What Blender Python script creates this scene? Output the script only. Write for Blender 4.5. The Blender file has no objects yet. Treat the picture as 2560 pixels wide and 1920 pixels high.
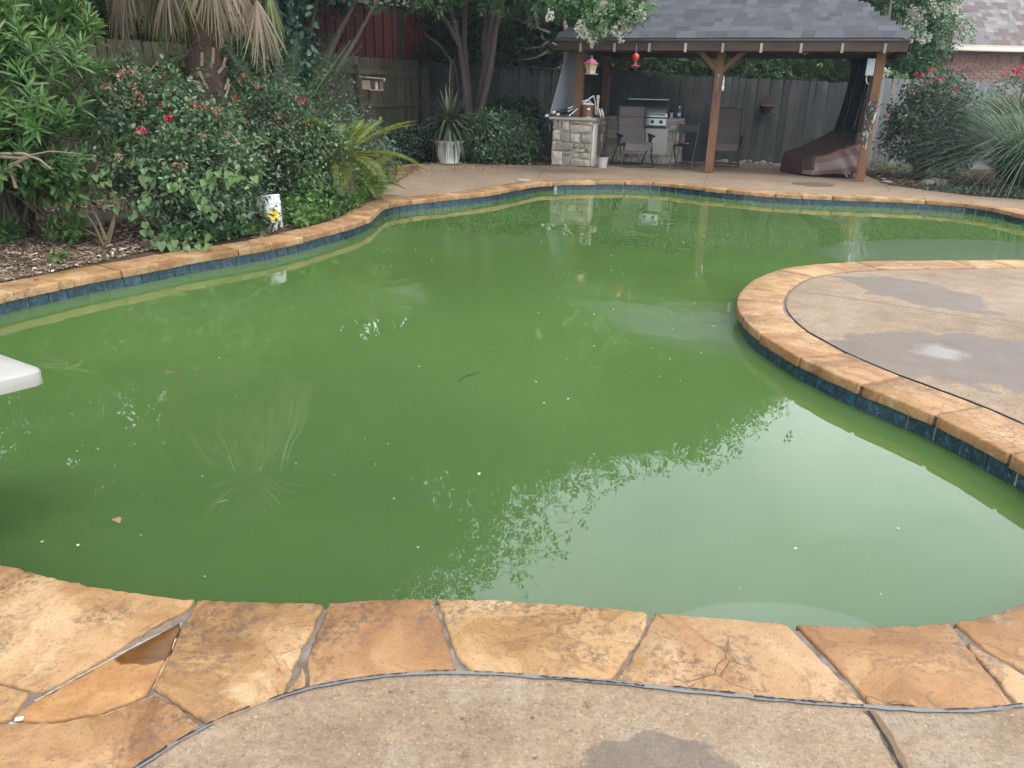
import bpy, bmesh, math, random
import numpy as np
from mathutils import Vector, Matrix
R_ = math.radians
sc = bpy.context.scene
col = sc.collection

# ------------------------------------------------------------------ camera
CAM_H, PITCH, ROLL, FPX = 1.4, R_(20.8), .025, 1923.0      # eye height (m), downward tilt, roll, focal length in pixels of 2560
_F = np.array([0, math.cos(PITCH), -math.sin(PITCH)])
_u0 = np.array([0, math.sin(PITCH), math.cos(PITCH)]); _r0 = np.array([1., 0, 0])
_R = math.cos(ROLL)*_r0 + math.sin(ROLL)*_u0
_U = -math.sin(ROLL)*_r0 + math.cos(ROLL)*_u0
cd = bpy.data.cameras.new('camera'); cam = bpy.data.objects.new('camera', cd); col.objects.link(cam)
cd.sensor_width = 36; cd.lens = 36*FPX/2560; cd.clip_start = .05; cd.clip_end = 500
cam.matrix_world = Matrix(((_R[0], _U[0], -_F[0], 0), (_R[1], _U[1], -_F[1], 0), (_R[2], _U[2], -_F[2], CAM_H), (0, 0, 0, 1)))
sc.camera = cam

# ------------------------------------------------------------------ sky, sun, exposure
SUN_EL, SUN_AZ = R_(64), R_(150)         # azimuth from +Y towards +X: the sun stands behind the viewer's right shoulder
w = bpy.data.worlds.new('World'); sc.world = w; w.use_nodes = True
nt = w.node_tree; nt.nodes.clear()
def wn(t, **k):
    n = nt.nodes.new(t)
    for a, b in k.items(): setattr(n, a, b)
    return n
sky = wn('ShaderNodeTexSky', sky_type='NISHITA', sun_disc=False, sun_elevation=SUN_EL, sun_rotation=SUN_AZ)
bg = wn('ShaderNodeBackground'); bg.inputs['Strength'].default_value = .1
wo = wn('ShaderNodeOutputWorld')
tc = wn('ShaderNodeTexCoord'); sp = wn('ShaderNodeSeparateXYZ'); nt.links.new(tc.outputs['Generated'], sp.inputs[0])
zz = wn('ShaderNodeMath', operation='MAXIMUM'); zz.inputs[1].default_value = 0.0; nt.links.new(sp.outputs['Z'], zz.inputs[0])
za = wn('ShaderNodeMath', operation='ADD'); za.inputs[1].default_value = .35; nt.links.new(zz.outputs[0], za.inputs[0])
cb = wn('ShaderNodeCombineXYZ')
for ax in 'XY':
    dv = wn('ShaderNodeMath', operation='DIVIDE'); nt.links.new(sp.outputs[ax], dv.inputs[0]); nt.links.new(za.outputs[0], dv.inputs[1])
    nt.links.new(dv.outputs[0], cb.inputs[ax])
cn = wn('ShaderNodeTexNoise'); cn.inputs['Scale'].default_value = 1.9; cn.inputs['Detail'].default_value = 5; cn.inputs['Roughness'].default_value = .5
cn.inputs['Distortion'].default_value = .4
nt.links.new(cb.outputs[0], cn.inputs['Vector'])
cr = wn('ShaderNodeValToRGB'); nt.links.new(cn.outputs['Fac'], cr.inputs[0])
cr.color_ramp.elements[0].position = .36; cr.color_ramp.elements[0].color = (.58, .64, .73, 1)
cr.color_ramp.elements[1].position = .66; cr.color_ramp.elements[1].color = (.96, .98, 1.02, 1)
cs = wn('ShaderNodeVectorMath', operation='SCALE'); cs.inputs['Scale'].default_value = 25.0; nt.links.new(cr.outputs[0], cs.inputs[0])
mx = wn('ShaderNodeMix', data_type='RGBA'); mx.inputs['Factor'].default_value = .88
nt.links.new(sky.outputs[0], mx.inputs['A']); nt.links.new(cs.outputs[0], mx.inputs['B'])
nt.links.new(mx.outputs['Result'], bg.inputs['Color']); nt.links.new(bg.outputs[0], wo.inputs['Surface'])
sd = bpy.data.lights.new('sun', 'SUN'); sd.energy = 1.7; sd.angle = R_(17); sd.color = (1, .95, .87)
so = bpy.data.objects.new('sun', sd); col.objects.link(so)
sdir = Vector((math.sin(SUN_AZ)*math.cos(SUN_EL), math.cos(SUN_AZ)*math.cos(SUN_EL), math.sin(SUN_EL)))
so.rotation_euler = (-sdir).to_track_quat('-Z', 'Y').to_euler(); so.location = (4, -6, 14)
sc.view_settings.view_transform = 'Standard'; sc.view_settings.look = 'None'
sc.view_settings.exposure = 0.58; sc.view_settings.gamma = 1; sc.view_settings.use_curve_mapping = False
sc.render.engine = 'CYCLES'
try:
    sc.cycles.use_denoising = True; sc.cycles.max_bounces = 7; sc.cycles.transparent_max_bounces = 12
    sc.cycles.diffuse_bounces = 4; sc.cycles.caustics_reflective = False; sc.cycles.caustics_refractive = False
except Exception: pass

rng = random.Random(7)
# ------------------------------------------------------------------ surveying helpers
def _ray(x, y): return _F + _R*(x-1280)/FPX - _U*(y-960)/FPX
def P(x, y, z=0.):                      # the point at height z that the photograph shows at x, y (2560 wide)
    d = _ray(x, y); t = (z-CAM_H)/d[2]; return Vector((d[0]*t, d[1]*t, z))
def Q(x, y, Y):                         # the point at depth Y
    d = _ray(x, y); t = Y/d[1]; return Vector((d[0]*t, Y, CAM_H+d[2]*t))
def S2(pts): return [(x*2560/2212., y*2560/2212.) for x, y in pts]

# ------------------------------------------------------------------ mesh helpers
class MB:
    def __init__(s): s.v = []; s.f = []
    def add(s, vs, fs, M=None):
        o = len(s.v)
        s.v += [tuple(M @ Vector(p)) if M is not None else tuple(p) for p in vs]
        s.f += [tuple(i+o for i in f) for f in fs]; return s
    def box(s, c, d, M=None, rz=0):
        x, y, z = d[0]/2, d[1]/2, d[2]/2
        T = Matrix.Translation(Vector(c)) @ Matrix.Rotation(rz, 4, 'Z')
        if M is not None: T = M @ T
        return s.add([(-x,-y,-z),(x,-y,-z),(x,y,-z),(-x,y,-z),(-x,-y,z),(x,-y,z),(x,y,z),(-x,y,z)],
                     [(0,3,2,1),(4,5,6,7),(0,1,5,4),(1,2,6,5),(2,3,7,6),(3,0,4,7)], T)
    def beam(s, a, b, wd, ht, up=(0,0,1)):     # a bar of section wd x ht from a to b
        a, b = Vector(a), Vector(b); d = b-a; y = d.normalized(); u = Vector(up)
        x = y.cross(u).normalized(); z = x.cross(y)
        M = Matrix((x, y, z)).transposed().to_4x4(); M.translation = (a+b)/2
        return s.box((0,0,0), (wd, d.length, ht), M)
    def tube(s, pts, r, n=8, caps=True, M=None):
        pts = [Vector(p) for p in pts]; k = len(pts)
        rs = r if isinstance(r, (list, tuple)) else [r]*k
        vs, fs = [], []; ref = None
        for i, p in enumerate(pts):
            t = (pts[min(i+1, k-1)]-pts[max(i-1, 0)]); t = t.normalized() if t.length > 1e-9 else Vector((0,0,1))
            if ref is None: ref = Vector((0,0,1)) if abs(t.z) < .9 else Vector((1,0,0))
            x = t.cross(ref); x = x.normalized() if x.length > 1e-6 else t.orthogonal().normalized()
            y = t.cross(x); ref = -y if False else x.cross(t)
            for j in range(n):
                a = 2*math.pi*j/n; vs.append(p+(x*math.cos(a)+y*math.sin(a))*rs[i])
        for i in range(k-1):
            for j in range(n):
                a, b = i*n+j, i*n+(j+1) % n; fs.append((a, b, b+n, a+n))
        if caps: fs.append(tuple(range(n))[::-1]); fs.append(tuple((k-1)*n+j for j in range(n)))
        return s.add(vs, fs, M)
    def lathe(s, prof, n=24, c=(0,0,0), M=None, flute=0, nf=0):
        vs, fs = [], []; c = Vector(c)
        for r, z, *q in prof:
            for j in range(n):
                a = 2*math.pi*j/n; rr = r
                if flute and q and q[0]: rr = r*(1-flute*abs(math.sin(a*nf/2)))
                vs.append(c+Vector((rr*math.cos(a), rr*math.sin(a), z)))
        k = len(prof)
        for i in range(k-1):
            for j in range(n):
                a, b = i*n+j, i*n+(j+1) % n; fs.append((a, b, b+n, a+n))
        fs.append(tuple(range(n))[::-1]); fs.append(tuple((k-1)*n+j for j in range(n)))
        return s.add(vs, fs, M)
    def prism(s, poly, z0, z1, inset=0., bev=0.):
        n = len(poly); A = sum(poly[i][0]*poly[(i+1) % n][1]-poly[(i+1) % n][0]*poly[i][1] for i in range(n))
        if A < 0: poly = poly[::-1]
        rings = [(0, z0), (0, z1)]
        if bev: rings = [(0, z0), (0, z1-bev), (bev*.35, z1-bev*.35), (bev, z1)]
        o = len(s.v)
        for ins, z in rings:
            for i in range(n):
                p, a, b = Vector(poly[i]), Vector(poly[i-1]), Vector(poly[(i+1) % n])
                d = (b-a); d = d.normalized() if d.length > 1e-9 else Vector((1, 0)); nn = Vector((-d.y, d.x))
                q = p+nn*ins; s.v.append((q.x, q.y, z))
        for k in range(len(rings)-1):
            for i in range(n):
                a, b = o+k*n+i, o+k*n+(i+1) % n; s.f.append((a, b, b+n, a+n))
        t = o+(len(rings)-1)*n
        s.f.append(tuple(t+i for i in range(n))); s.f.append(tuple(o+i for i in range(n))[::-1])
        return s
    def mesh(s, name, mat=None, smooth=None, bevel=0):
        me = bpy.data.meshes.new(name); me.from_pydata(s.v, [], s.f); me.validate(); me.update()
        if bevel:
            bm = bmesh.new(); bm.from_mesh(me)
            bmesh.ops.bevel(bm, geom=[e for e in bm.edges if len(e.link_faces) == 2 and e.calc_face_angle(0) > .5], offset=bevel, segments=1, affect='EDGES', profile=.6)
            bm.to_mesh(me); bm.free()
        if smooth is not None:
            me.polygons.foreach_set('use_smooth', [True]*len(me.polygons))
            me.set_sharp_from_angle(angle=R_(smooth))
        if mat: me.materials.append(mat)
        return me

PM = {}                                   # world matrices of parents
def link(name, me, parent=None, M=None, inv=True):
    o = bpy.data.objects.new(name, me); col.objects.link(o)
    if M is not None: o.matrix_basis = M
    if parent is not None:
        o.parent = parent
        if inv: o.matrix_parent_inverse = PM.get(parent.name, Matrix()).inverted()
    PM[o.name] = (o.matrix_basis.copy() if (parent is None or inv) else PM.get(parent.name, Matrix()) @ o.matrix_basis)
    return o
def tag(o, label=None, cat=None, group=None, kind=None):
    if label: o['label'] = label
    if cat: o['category'] = cat
    if group: o['group'] = group
    if kind: o['kind'] = kind
    return o
def thing(name, label, cat, loc=(0,0,0), rz=0, group=None):
    o = bpy.data.objects.new(name, None); col.objects.link(o)
    o.empty_display_size = .2
    M = Matrix.Translation(Vector(loc)) @ Matrix.Rotation(rz, 4, 'Z'); o.matrix_basis = M; PM[o.name] = M
    return tag(o, label, cat, group)
def struct(name, me): return tag(link(name, me), kind='structure')
def wpart(name, mb, mat, parent, smooth=None, bevel=0):      # part whose mesh is in world coordinates
    return link(name, mb.mesh(name, mat, smooth, bevel), parent)
def lpart(name, mb, mat, parent, smooth=None, bevel=0):      # part whose mesh is in the parent's coordinates
    return link(name, mb.mesh(name, mat, smooth, bevel) if isinstance(mb, MB) else mb, parent, None, False)
def copy_tree(o, M, label=None):
    c = o.copy(); col.objects.link(c); c.matrix_basis = M; PM[c.name] = M
    if label: c['label'] = label
    def rec(src, dst):
        for ch in [q for q in bpy.data.objects if q.parent == src]:
            d = ch.copy(); col.objects.link(d); d.parent = dst; rec(ch, d)
    rec(o, c); return c

# ------------------------------------------------------------------ materials
class NT:
    def __init__(s, name):
        s.m = bpy.data.materials.new(name); s.m.use_nodes = True; s.t = s.m.node_tree
        s.b = s.t.nodes['Principled BSDF']; s.out = s.t.nodes['Material Output']
    def n(s, t, **k):
        x = s.t.nodes.new(t)
        for a, b in k.items(): setattr(x, a, b)
        return x
    def l(s, a, b): s.t.links.new(a, b)
    def set(s, i, v):
        if hasattr(v, 'is_linked') or hasattr(v, 'links'): s.l(v, i)
        else: i.default_value = v
    def pos(s, kind='world', scale=(1,1,1), rnd=True):
        if kind == 'world': v = s.n('ShaderNodeNewGeometry').outputs['Position']
        else: v = s.n('ShaderNodeTexCoord').outputs['Object']
        mp = s.n('ShaderNodeMapping'); mp.inputs['Scale'].default_value = scale; s.l(v, mp.inputs['Vector']); v = mp.outputs[0]
        if rnd:
            r = s.rand(); m = s.n('ShaderNodeVectorMath', operation='MULTIPLY_ADD')
            c = s.n('ShaderNodeCombineXYZ'); s.l(r, c.inputs[0]); s.l(r, c.inputs[1]); s.l(r, c.inputs[2])
            s.l(c.outputs[0], m.inputs[0]); m.inputs[1].default_value = (37, 71, 53); s.l(v, m.inputs[2]); v = m.outputs[0]
        return v
    def rand(s): return s.n('ShaderNodeObjectInfo').outputs['Random']
    def island(s): return s.n('ShaderNodeNewGeometry').outputs['Random Per Island']
    def noise(s, v, scale, detail=4, rough=.55, dist=0., out='Fac'):
        x = s.n('ShaderNodeTexNoise'); s.l(v, x.inputs['Vector']); x.inputs['Scale'].default_value = scale
        x.inputs['Detail'].default_value = detail; x.inputs['Roughness'].default_value = rough; x.inputs['Distortion'].default_value = dist
        return x.outputs[out]
    def vor(s, v, scale, feature='F1', out='Distance', rnd=1.):
        x = s.n('ShaderNodeTexVoronoi', feature=feature); s.l(v, x.inputs['Vector']); x.inputs['Scale'].default_value = scale
        x.inputs['Randomness'].default_value = rnd
        return x.outputs[out]
    def ramp(s, f, stops, interp='LINEAR'):
        x = s.n('ShaderNodeValToRGB'); s.l(f, x.inputs[0]); cr = x.color_ramp; cr.interpolation = interp
        while len(cr.elements) < len(stops): cr.elements.new(.5)
        for e, (p, c) in zip(cr.elements, stops):
            e.position = p; e.color = (c, c, c, 1) if isinstance(c, (int, float)) else (*c, 1)
        return x.outputs[0]
    def mr(s, f, a, b, c=0., d=1.):
        x = s.n('ShaderNodeMapRange'); s.set(x.inputs[0], f)
        for i, q in zip((1,2,3,4), (a,b,c,d)): x.inputs[i].default_value = q
        return x.outputs[0]
    def math(s, op, a, b=0., c=0.):
        x = s.n('ShaderNodeMath', operation=op); s.set(x.inputs[0], a); s.set(x.inputs[1], b)
        if op in ('MULTIPLY_ADD', 'SMOOTH_MIN', 'SMOOTH_MAX'): s.set(x.inputs[2], c)
        return x.outputs[0]
    def mix(s, f, a, b, blend='MIX'):
        x = s.n('ShaderNodeMix', data_type='RGBA', blend_type=blend); s.set(x.inputs['Factor'], f)
        for nm, q in (('A', a), ('B', b)):
            s.set(x.inputs[nm], (*q, 1) if isinstance(q, tuple) and len(q) == 3 else q)
        return x.outputs['Result']
    def hsv(s, c, h=.5, sa=1., v=1.):
        x = s.n('ShaderNodeHueSaturation'); s.set(x.inputs['Hue'], h); s.set(x.inputs['Saturation'], sa); s.set(x.inputs['Value'], v)
        s.set(x.inputs['Color'], c); return x.outputs[0]
    def bump(s, h, strength=.3, dist=.01, nrm=None):
        x = s.n('ShaderNodeBump'); x.inputs['Strength'].default_value = strength; x.inputs['Distance'].default_value = dist
        s.l(h, x.inputs['Height'])
        if nrm is not None: s.l(nrm, x.inputs['Normal'])
        s.l(x.outputs[0], s.b.inputs['Normal']); return x.outputs[0]
    def fin(s, color=None, rough=.6, metal=0., spec=.5):
        if color is not None: s.set(s.b.inputs['Base Color'], (*color, 1) if isinstance(color, tuple) and len(color) == 3 else color)
        s.set(s.b.inputs['Roughness'], rough); s.set(s.b.inputs['Metallic'], metal); s.set(s.b.inputs['Specular IOR Level'], spec)
        return s.m

def simple(name, c, rough=.5, metal=0., var=.12, scale=14, bump=.06, coords='obj', spec=.5, objvar=0.):
    k = NT(name); v = k.pos(coords); f = k.noise(v, scale, 5, .6)
    cl = k.mix(f, tuple(x*(1-var) for x in c), tuple(min(1, x*(1+var)) for x in c))
    if objvar: cl = k.hsv(cl, .5, 1., k.mr(k.rand(), 0, 1, 1-objvar, 1+objvar))
    if bump: k.bump(f, bump, .01)
    return k.fin(cl, k.mr(f, .2, .8, max(.02, rough-.08), min(1, rough+.08)), metal, spec)

def wood(name, stops, rough=.8, gscale=9., stretch=(1, 1, .06), objvar=.25, moss=None, bump=.35):
    k = NT(name); v = k.pos('obj', stretch); g = k.noise(v, gscale*4, 6, .65, .6)
    v2 = k.pos('obj'); big = k.noise(v2, 2.2, 3)
    f = k.math('MULTIPLY_ADD', big, .5, k.math('MULTIPLY', g, .55))
    c = k.ramp(f, stops); c = k.hsv(c, k.mr(k.rand(), 0, 1, .485, .515), k.mr(k.rand(), 0, 1, .8, 1.1), k.mr(k.rand(), 0, 1, 1-objvar, 1+objvar))
    if moss:
        pv = k.pos('world', rnd=False); m = k.noise(pv, 1.6, 5, .65)
        c = k.mix(k.math('MULTIPLY', k.mr(m, .45, .68), moss[1]), c, moss[0])
    k.bump(g, bump, .006); return k.fin(c, rough, 0, .3)

def leafmat(name, dark, light, rough=.5, trans=.3, spec=.35, hue=.02, tint=None):
    k = NT(name); r = k.island(); c = k.mix(k.mr(r, 0, 1, 0, 1), dark, light)
    if tint: c = k.mix(k.math('GREATER_THAN', r, 1-tint[1]), c, tint[0])
    pv = k.pos('obj', rnd=False); big = k.noise(pv, 1.3, 3)
    r2 = k.math('FRACT', k.math('MULTIPLY', r, 17.3))
    c = k.hsv(c, k.mr(r2, 0, 1, .5-hue, .5+hue), k.mr(r2, 0, 1, .85, 1.1), k.mr(big, .3, .7, .75, 1.2))
    k.fin(c, rough, 0, spec)
    tr = k.n('ShaderNodeBsdfTranslucent'); k.l(k.hsv(c, .49, 1.1, 1.25), tr.inputs['Color'])
    ms = k.n('ShaderNodeMixShader'); ms.inputs[0].default_value = trans
    k.l(k.b.outputs[0], ms.inputs[1]); k.l(tr.outputs[0], ms.inputs[2]); k.l(ms.outputs[0], k.out.inputs['Surface'])
    return k.m
# ================================================================== MATERIALS OF THE SETTING
def ell(k, pv, c, u, a, b, amp, nscale, lo=.97, hi=1.03):
    """mask of an irregular blob: centre c, long half-axis a along u, short half-axis b"""
    u = Vector((u[0], u[1], 0)).normalized(); vv = Vector((-u.y, u.x, 0))
    sb = k.n('ShaderNodeVectorMath', operation='SUBTRACT'); k.l(pv, sb.inputs[0]); sb.inputs[1].default_value = (c[0], c[1], 0)
    o = []
    for ax, ln in ((u, a), (vv, b)):
        d = k.n('ShaderNodeVectorMath', operation='DOT_PRODUCT'); k.l(sb.outputs[0], d.inputs[0]); d.inputs[1].default_value = tuple(ax/ln); o.append(k.math('POWER', k.math('ABSOLUTE', d.outputs['Value']), 2.))
    dist = k.math('SQRT', k.math('ADD', o[0], o[1]))
    nz = k.noise(pv, nscale, 5, .6)
    dd = k.math('ADD', dist, k.math('MULTIPLY', k.math('SUBTRACT', nz, .5), amp))
    return k.mr(dd, lo, hi, 1., 0.)
def m_concrete():
    k = NT('exposed_concrete'); pv = k.pos('world', rnd=False)
    big = k.noise(pv, .8, 4, .6); mid = k.noise(pv, 6, 6, .65); fine = k.noise(pv, 120, 3, .7)
    c = k.ramp(k.math('MULTIPLY_ADD', big, .5, k.math('MULTIPLY', mid, .5)), [(.32, (.134, .090, .053)), (.5, (.204, .143, .089)), (.68, (.275, .207, .137))])
    grey = k.mr(k.noise(pv, 3.1, 6, .7), .52, .68)
    c = k.mix(k.math('MULTIPLY', grey, .55), c, (.245, .215, .168))
    sepv = k.n('ShaderNodeSeparateXYZ'); k.l(pv, sepv.inputs[0])
    far_dark = k.math('MULTIPLY', k.mr(sepv.outputs['Y'], 12.6, 15.5), k.mr(k.noise(pv, 2.0, 5, .65), .35, .65))   # slab colour darkens in patches towards the fence
    c = k.mix(k.math('MULTIPLY', far_dark, .45), c, (.12, .085, .055))
    c = k.hsv(c, .5, 1, k.mr(k.noise(pv, 42, 4, .75), .3, .7, .72, 1.28)); c = k.mix(k.mr(fine, .60, .72), c, (.42, .34, .25)); c = k.mix(k.math('MULTIPLY', k.mr(fine, .44, .31), .9), c, (.085, .05, .028))
    # rain-pitted spots
    pd = k.vor(pv, 22); pc = k.n('ShaderNodeSeparateColor'); k.l(k.vor(pv, 22, out='Color'), pc.inputs[0])
    pit = k.math('MULTIPLY', k.mr(k.math('ADD', pd, k.math('MULTIPLY', k.noise(pv, 90, 2), .25)), .3, .22), k.math('MULTIPLY', k.math('GREATER_THAN', pc.outputs[0], .45), k.mr(k.noise(pv, 1.3, 2), .38, .55)))
    c = k.mix(k.math('MULTIPLY', pit, .75), c, (.085, .04, .022))
    # wet patches and one puddle
    def seg(cx, cy, lx, ly, ux, uy, *a):
        C = P(cx, cy); L = P(lx, ly)-C; U = P(ux, uy)-C; Ln = L.normalized(); b = abs(U.x*Ln.y-U.y*Ln.x)
        return ell(k, pv, C, L, L.length, b, *a)
    w1 = seg(1665, 1925, 1850, 1925, 1665, 1832, 1.5, 8)
    w2 = seg(2420, 895, 2780, 915, 2420, 836, 1.5, 5)
    w3 = seg(2290, 730, 2480, 782, 2310, 705, 1.6, 5)
    w4 = seg(2340, 528, 2420, 533, 2340, 521, .6, 5)
    w5 = seg(2035, 461, 2085, 466, 2035, 455, .8, 6)
    wet = k.math('MAXIMUM', k.math('MAXIMUM', k.math('MAXIMUM', w1, w2), w3), w5)
    pud = seg(2350, 880, 2425, 893, 2355, 862, 1.3, 9, .55, 1.1)
    c = k.mix(k.math('MULTIPLY', wet, .80), c, k.mix(.5, (.100, .074, .056), k.hsv(c, .5, .85, .48)))
    k.bump(k.math('ADD', k.math('MULTIPLY', mid, .4), k.math('SUBTRACT', k.math('MULTIPLY', fine, .6), pit)), .35, .005)
    bm = [n for n in k.t.nodes if n.type == 'BUMP'][0]; k.set(bm.inputs['Strength'], k.math('MULTIPLY', k.math('SUBTRACT', 1.0, pud), .35))
    r = k.math('SUBTRACT', k.math('SUBTRACT', .85, k.math('MULTIPLY', wet, .30)), k.math('MULTIPLY', pud, .38))
    return k.fin(c, r, 0, .5)
def m_flag():
    k = NT('sandstone_flag'); v = k.pos('world', (1, 1, 1)); r = k.rand()
    warp = k.noise(v, 1.7, 3, .5, out='Color'); wv = k.n('ShaderNodeVectorMath', operation='MULTIPLY_ADD'); k.l(warp, wv.inputs[0]); wv.inputs[1].default_value = (.55, .55, .55); k.l(v, wv.inputs[2])
    big = k.noise(wv.outputs[0], 2.6, 5, .6, .7)
    c = k.ramp(big, [(.28, (.170, .082, .027)), (.43, (.252, .132, .048)), (.54, (.330, .188, .079)), (.70, (.43, .29, .155))])
    c2 = k.ramp(big, [(.30, (.155, .068, .033)), (.5, (.22, .108, .056)), (.7, (.29, .17, .10))])
    c = k.mix(k.ramp(r, [(.0, 0.), (.70, 0.), (.76, .10), (.88, .12), (.93, .03)]), c, c2)
    c = k.hsv(c, k.mr(k.math('FRACT', k.math('MULTIPLY', r, 7.7)), 0, 1, .494, .505), .99, k.mr(k.math('FRACT', k.math('MULTIPLY', r, 13.1)), 0, 1, .90, 1.08))
    # bedding rings
    ring = k.math('ABSOLUTE', k.math('SUBTRACT', k.math('FRACT', k.math('MULTIPLY', big, 9.)), .5))
    rm = k.math('MULTIPLY', k.mr(ring, .16, .0), k.mr(k.noise(v, 2.4, 3), .42, .56))
    c = k.mix(k.math('MULTIPLY', rm, .55), c, (.11, .06, .03))
    # grey lichen speckle in patches
    sp_ = k.noise(v, 48, 8, .76); pm = k.mr(k.noise(wv.outputs[0], 3.6, 5, .62, .5), .47, .64)
    c = k.mix(k.math('MULTIPLY', k.math('MULTIPLY', k.mr(sp_, .47, .56), pm), .78), c, (.085, .06, .042))
    pale = k.mr(k.noise(v, 4.1, 5, .65), .6, .75); c = k.mix(k.math('MULTIPLY', pale, .6), c, (.50, .38, .23))
    c = k.mix(k.math('MULTIPLY', k.mr(k.noise(v, 130, 3, .65), .42, .30), .7), c, (.07, .04, .02))
    crk = k.vor(wv.outputs[0], 5.0, 'DISTANCE_TO_EDGE'); cm = k.math('MULTIPLY', k.mr(crk, .012, .0), k.mr(k.noise(v, 3.2, 3), .56, .63))
    c = k.mix(k.math('MULTIPLY', cm, .7), c, (.07, .04, .022))
    k.bump(k.math('SUBTRACT', k.math('MULTIPLY_ADD', big, 1.4, k.math('MULTIPLY', k.noise(v, 28, 8, .7), .7)), k.math('MULTIPLY', cm, .3)), .6, .014)
    return k.fin(c, k.mr(big, .3, .7, .55, .72), 0, .35)
def m_wetflag():      # the dark leaf-shaped stone, half of it wet
    k = NT('wet_sandstone'); pv = k.pos('world', rnd=False); n = k.noise(pv, 9, 6, .65, .4)
    sp2 = k.noise(pv, 70, 7, .75); c = k.ramp(n, [(.3, (.21, .095, .030)), (.55, (.31, .16, .058)), (.75, (.36, .21, .09))]); c = k.mix(k.math('MULTIPLY', k.mr(sp2, .52, .62), .6), c, (.16, .075, .03))
    C = P(400, 1605); L = P(490, 1560)-C
    wm = ell(k, pv, C, L, L.length*1.15, .085, .75, 7)
    c = k.mix(wm, c, k.ramp(n, [(.35, (.065, .024, .005)), (.65, (.12, .05, .010))]))
    k.bump(n, .5, .006); return k.fin(c, k.mr(wm, 0, 1, .65, .35), 0, .4)
def m_tile():
    k = NT('glazed_blue_tile'); v = k.pos('world'); n = k.noise(v, 17, 6, .7, .6); n2 = k.noise(v, 45, 4, .7)
    c = k.ramp(n, [(.34, (.014, .022, .042)), (.47, (.016, .036, .054)), (.58, (.021, .060, .083)), (.72, (.040, .095, .12))])
    c = k.mix(k.math('MULTIPLY', k.mr(n2, .55, .7), .6), c, (.10, .24, .33))
    c = k.hsv(c, k.mr(k.rand(), 0, 1, .485, .51), .95, k.mr(k.rand(), 0, 1, .8, 1.2))
    k.bump(n, .15, .004); return k.fin(c, .22, 0, .5)
WZ = -.138
def m_water():
    k = NT('green_pool_water'); pv = k.pos('world', rnd=False)
    big = k.noise(pv, .45, 3, .5)
    c = k.mix(k.mr(big, .3, .7), (.057, .111, .027), (.075, .138, .039))
    Cd = P(250, 1500, WZ); front_dark = ell(k, pv, Cd, (1, .25, 0), 3.3, 2.1, .5, .8, .35, 1.35)      # soft darkening towards the front left, put into the water colour
    c = k.mix(front_dark, c, (.045, .087, .025))
    drift = k.mr(k.noise(k.pos('world', (.5, 1.6, 1), False), 1.1, 5, .6, 1.2), .52, .72)     # faint films of pollen
    c = k.mix(k.math('MULTIPLY', drift, .05), c, (.16, .21, .09))
    # shallow benches and steps showing through the murk
    def seg(cx, cy, lx, ly, ux, uy, *a):
        C = P(cx, cy, WZ); L = P(lx, ly, WZ)-C; U = P(ux, uy, WZ)-C; Ln = L.normalized(); b = abs(U.x*Ln.y-U.y*Ln.x)
        return ell(k, pv, C, L, L.length, b, *a)
    s1 = seg(2480, 640, 2880, 640, 2480, 597, .12, 1.6, .93, 1.02)
    s2 = seg(1790, 815, 1560, 770, 1770, 748, .35, 2.2, .75, 1.05)
    s3 = seg(1950, 1580, 2220, 1590, 1950, 1505, .06, 1, .93, 1.02)
    s = k.math('MAXIMUM', k.math('MAXIMUM', k.math('MULTIPLY', s1, .8), k.math('MULTIPLY', s2, .4)), k.math('MULTIPLY', s3, .5))
    c = k.mix(s, c, (.105, .145, .085))
    mp = k.n('ShaderNodeMapping'); mp.inputs['Rotation'].default_value = (0, 0, .35); mp.inputs['Scale'].default_value = (1, .8, 1); k.l(pv, mp.inputs[0])
    w1 = k.noise(mp.outputs[0], 1.5, 2, .45, .5); w2 = k.noise(mp.outputs[0], 5.5, 2, .5, .8)
    msk = k.mr(k.noise(pv, .55, 2), .40, .62)
    h = k.math('ADD', k.math('MULTIPLY', w1, 1.), k.math('MULTIPLY', k.math('MULTIPLY', w2, msk), .14))
    k.bump(h, .5, .0078)
    k.b.inputs['IOR'].default_value = 1.5; k.b.subsurface_method = 'BURLEY'; k.b.inputs['Subsurface Weight'].default_value = 1.; k.b.inputs['Subsurface Radius'].default_value = (.35, .5, .25); k.b.inputs['Subsurface Scale'].default_value = 1.
    return k.fin(c, .012, 0, .5)
def m_soil():
    k = NT('bed_soil'); pv = k.pos('world', rnd=False); n = k.noise(pv, 7, 7, .7); n2 = k.noise(pv, 60, 4, .7)
    c = k.ramp(k.math('MULTIPLY_ADD', n, .6, k.math('MULTIPLY', n2, .4)), [(.3, (.030, .020, .013)), (.5, (.075, .05, .032)), (.7, (.15, .11, .075))])
    k.bump(k.math('ADD', n, n2), .8, .03); return k.fin(c, .95, 0, .2)
def m_mortar():
    k = NT('grey_mortar'); pv = k.pos('world', rnd=False); n = k.noise(pv, 18, 6, .65)
    c = k.ramp(n, [(.35, (.10, .075, .062)), (.55, (.165, .135, .118)), (.7, (.25, .22, .195))]); k.bump(n, .5, .006); return k.fin(c, .9, 0, .2)
M_concrete, M_flag, M_wetflag, M_tile, M_water, M_soil, M_mortar = m_concrete(), m_flag(), m_wetflag(), m_tile(), m_water(), m_soil(), m_mortar()
M_grout = simple('tile_grout', (.33, .36, .35), .8, var=.3, coords='world')
M_seal = simple('grey_sealant', (.135, .138, .145), .55, var=.2, scale=30, bump=.3, coords='world')
M_crack_shade = simple('crack_dirt_joint_shade', (.012, .012, .014), .9, coords='world')
M_joint = simple('joint_dirt', (.13, .085, .045), .95, var=.4, scale=40, bump=.5, coords='world')
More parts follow.
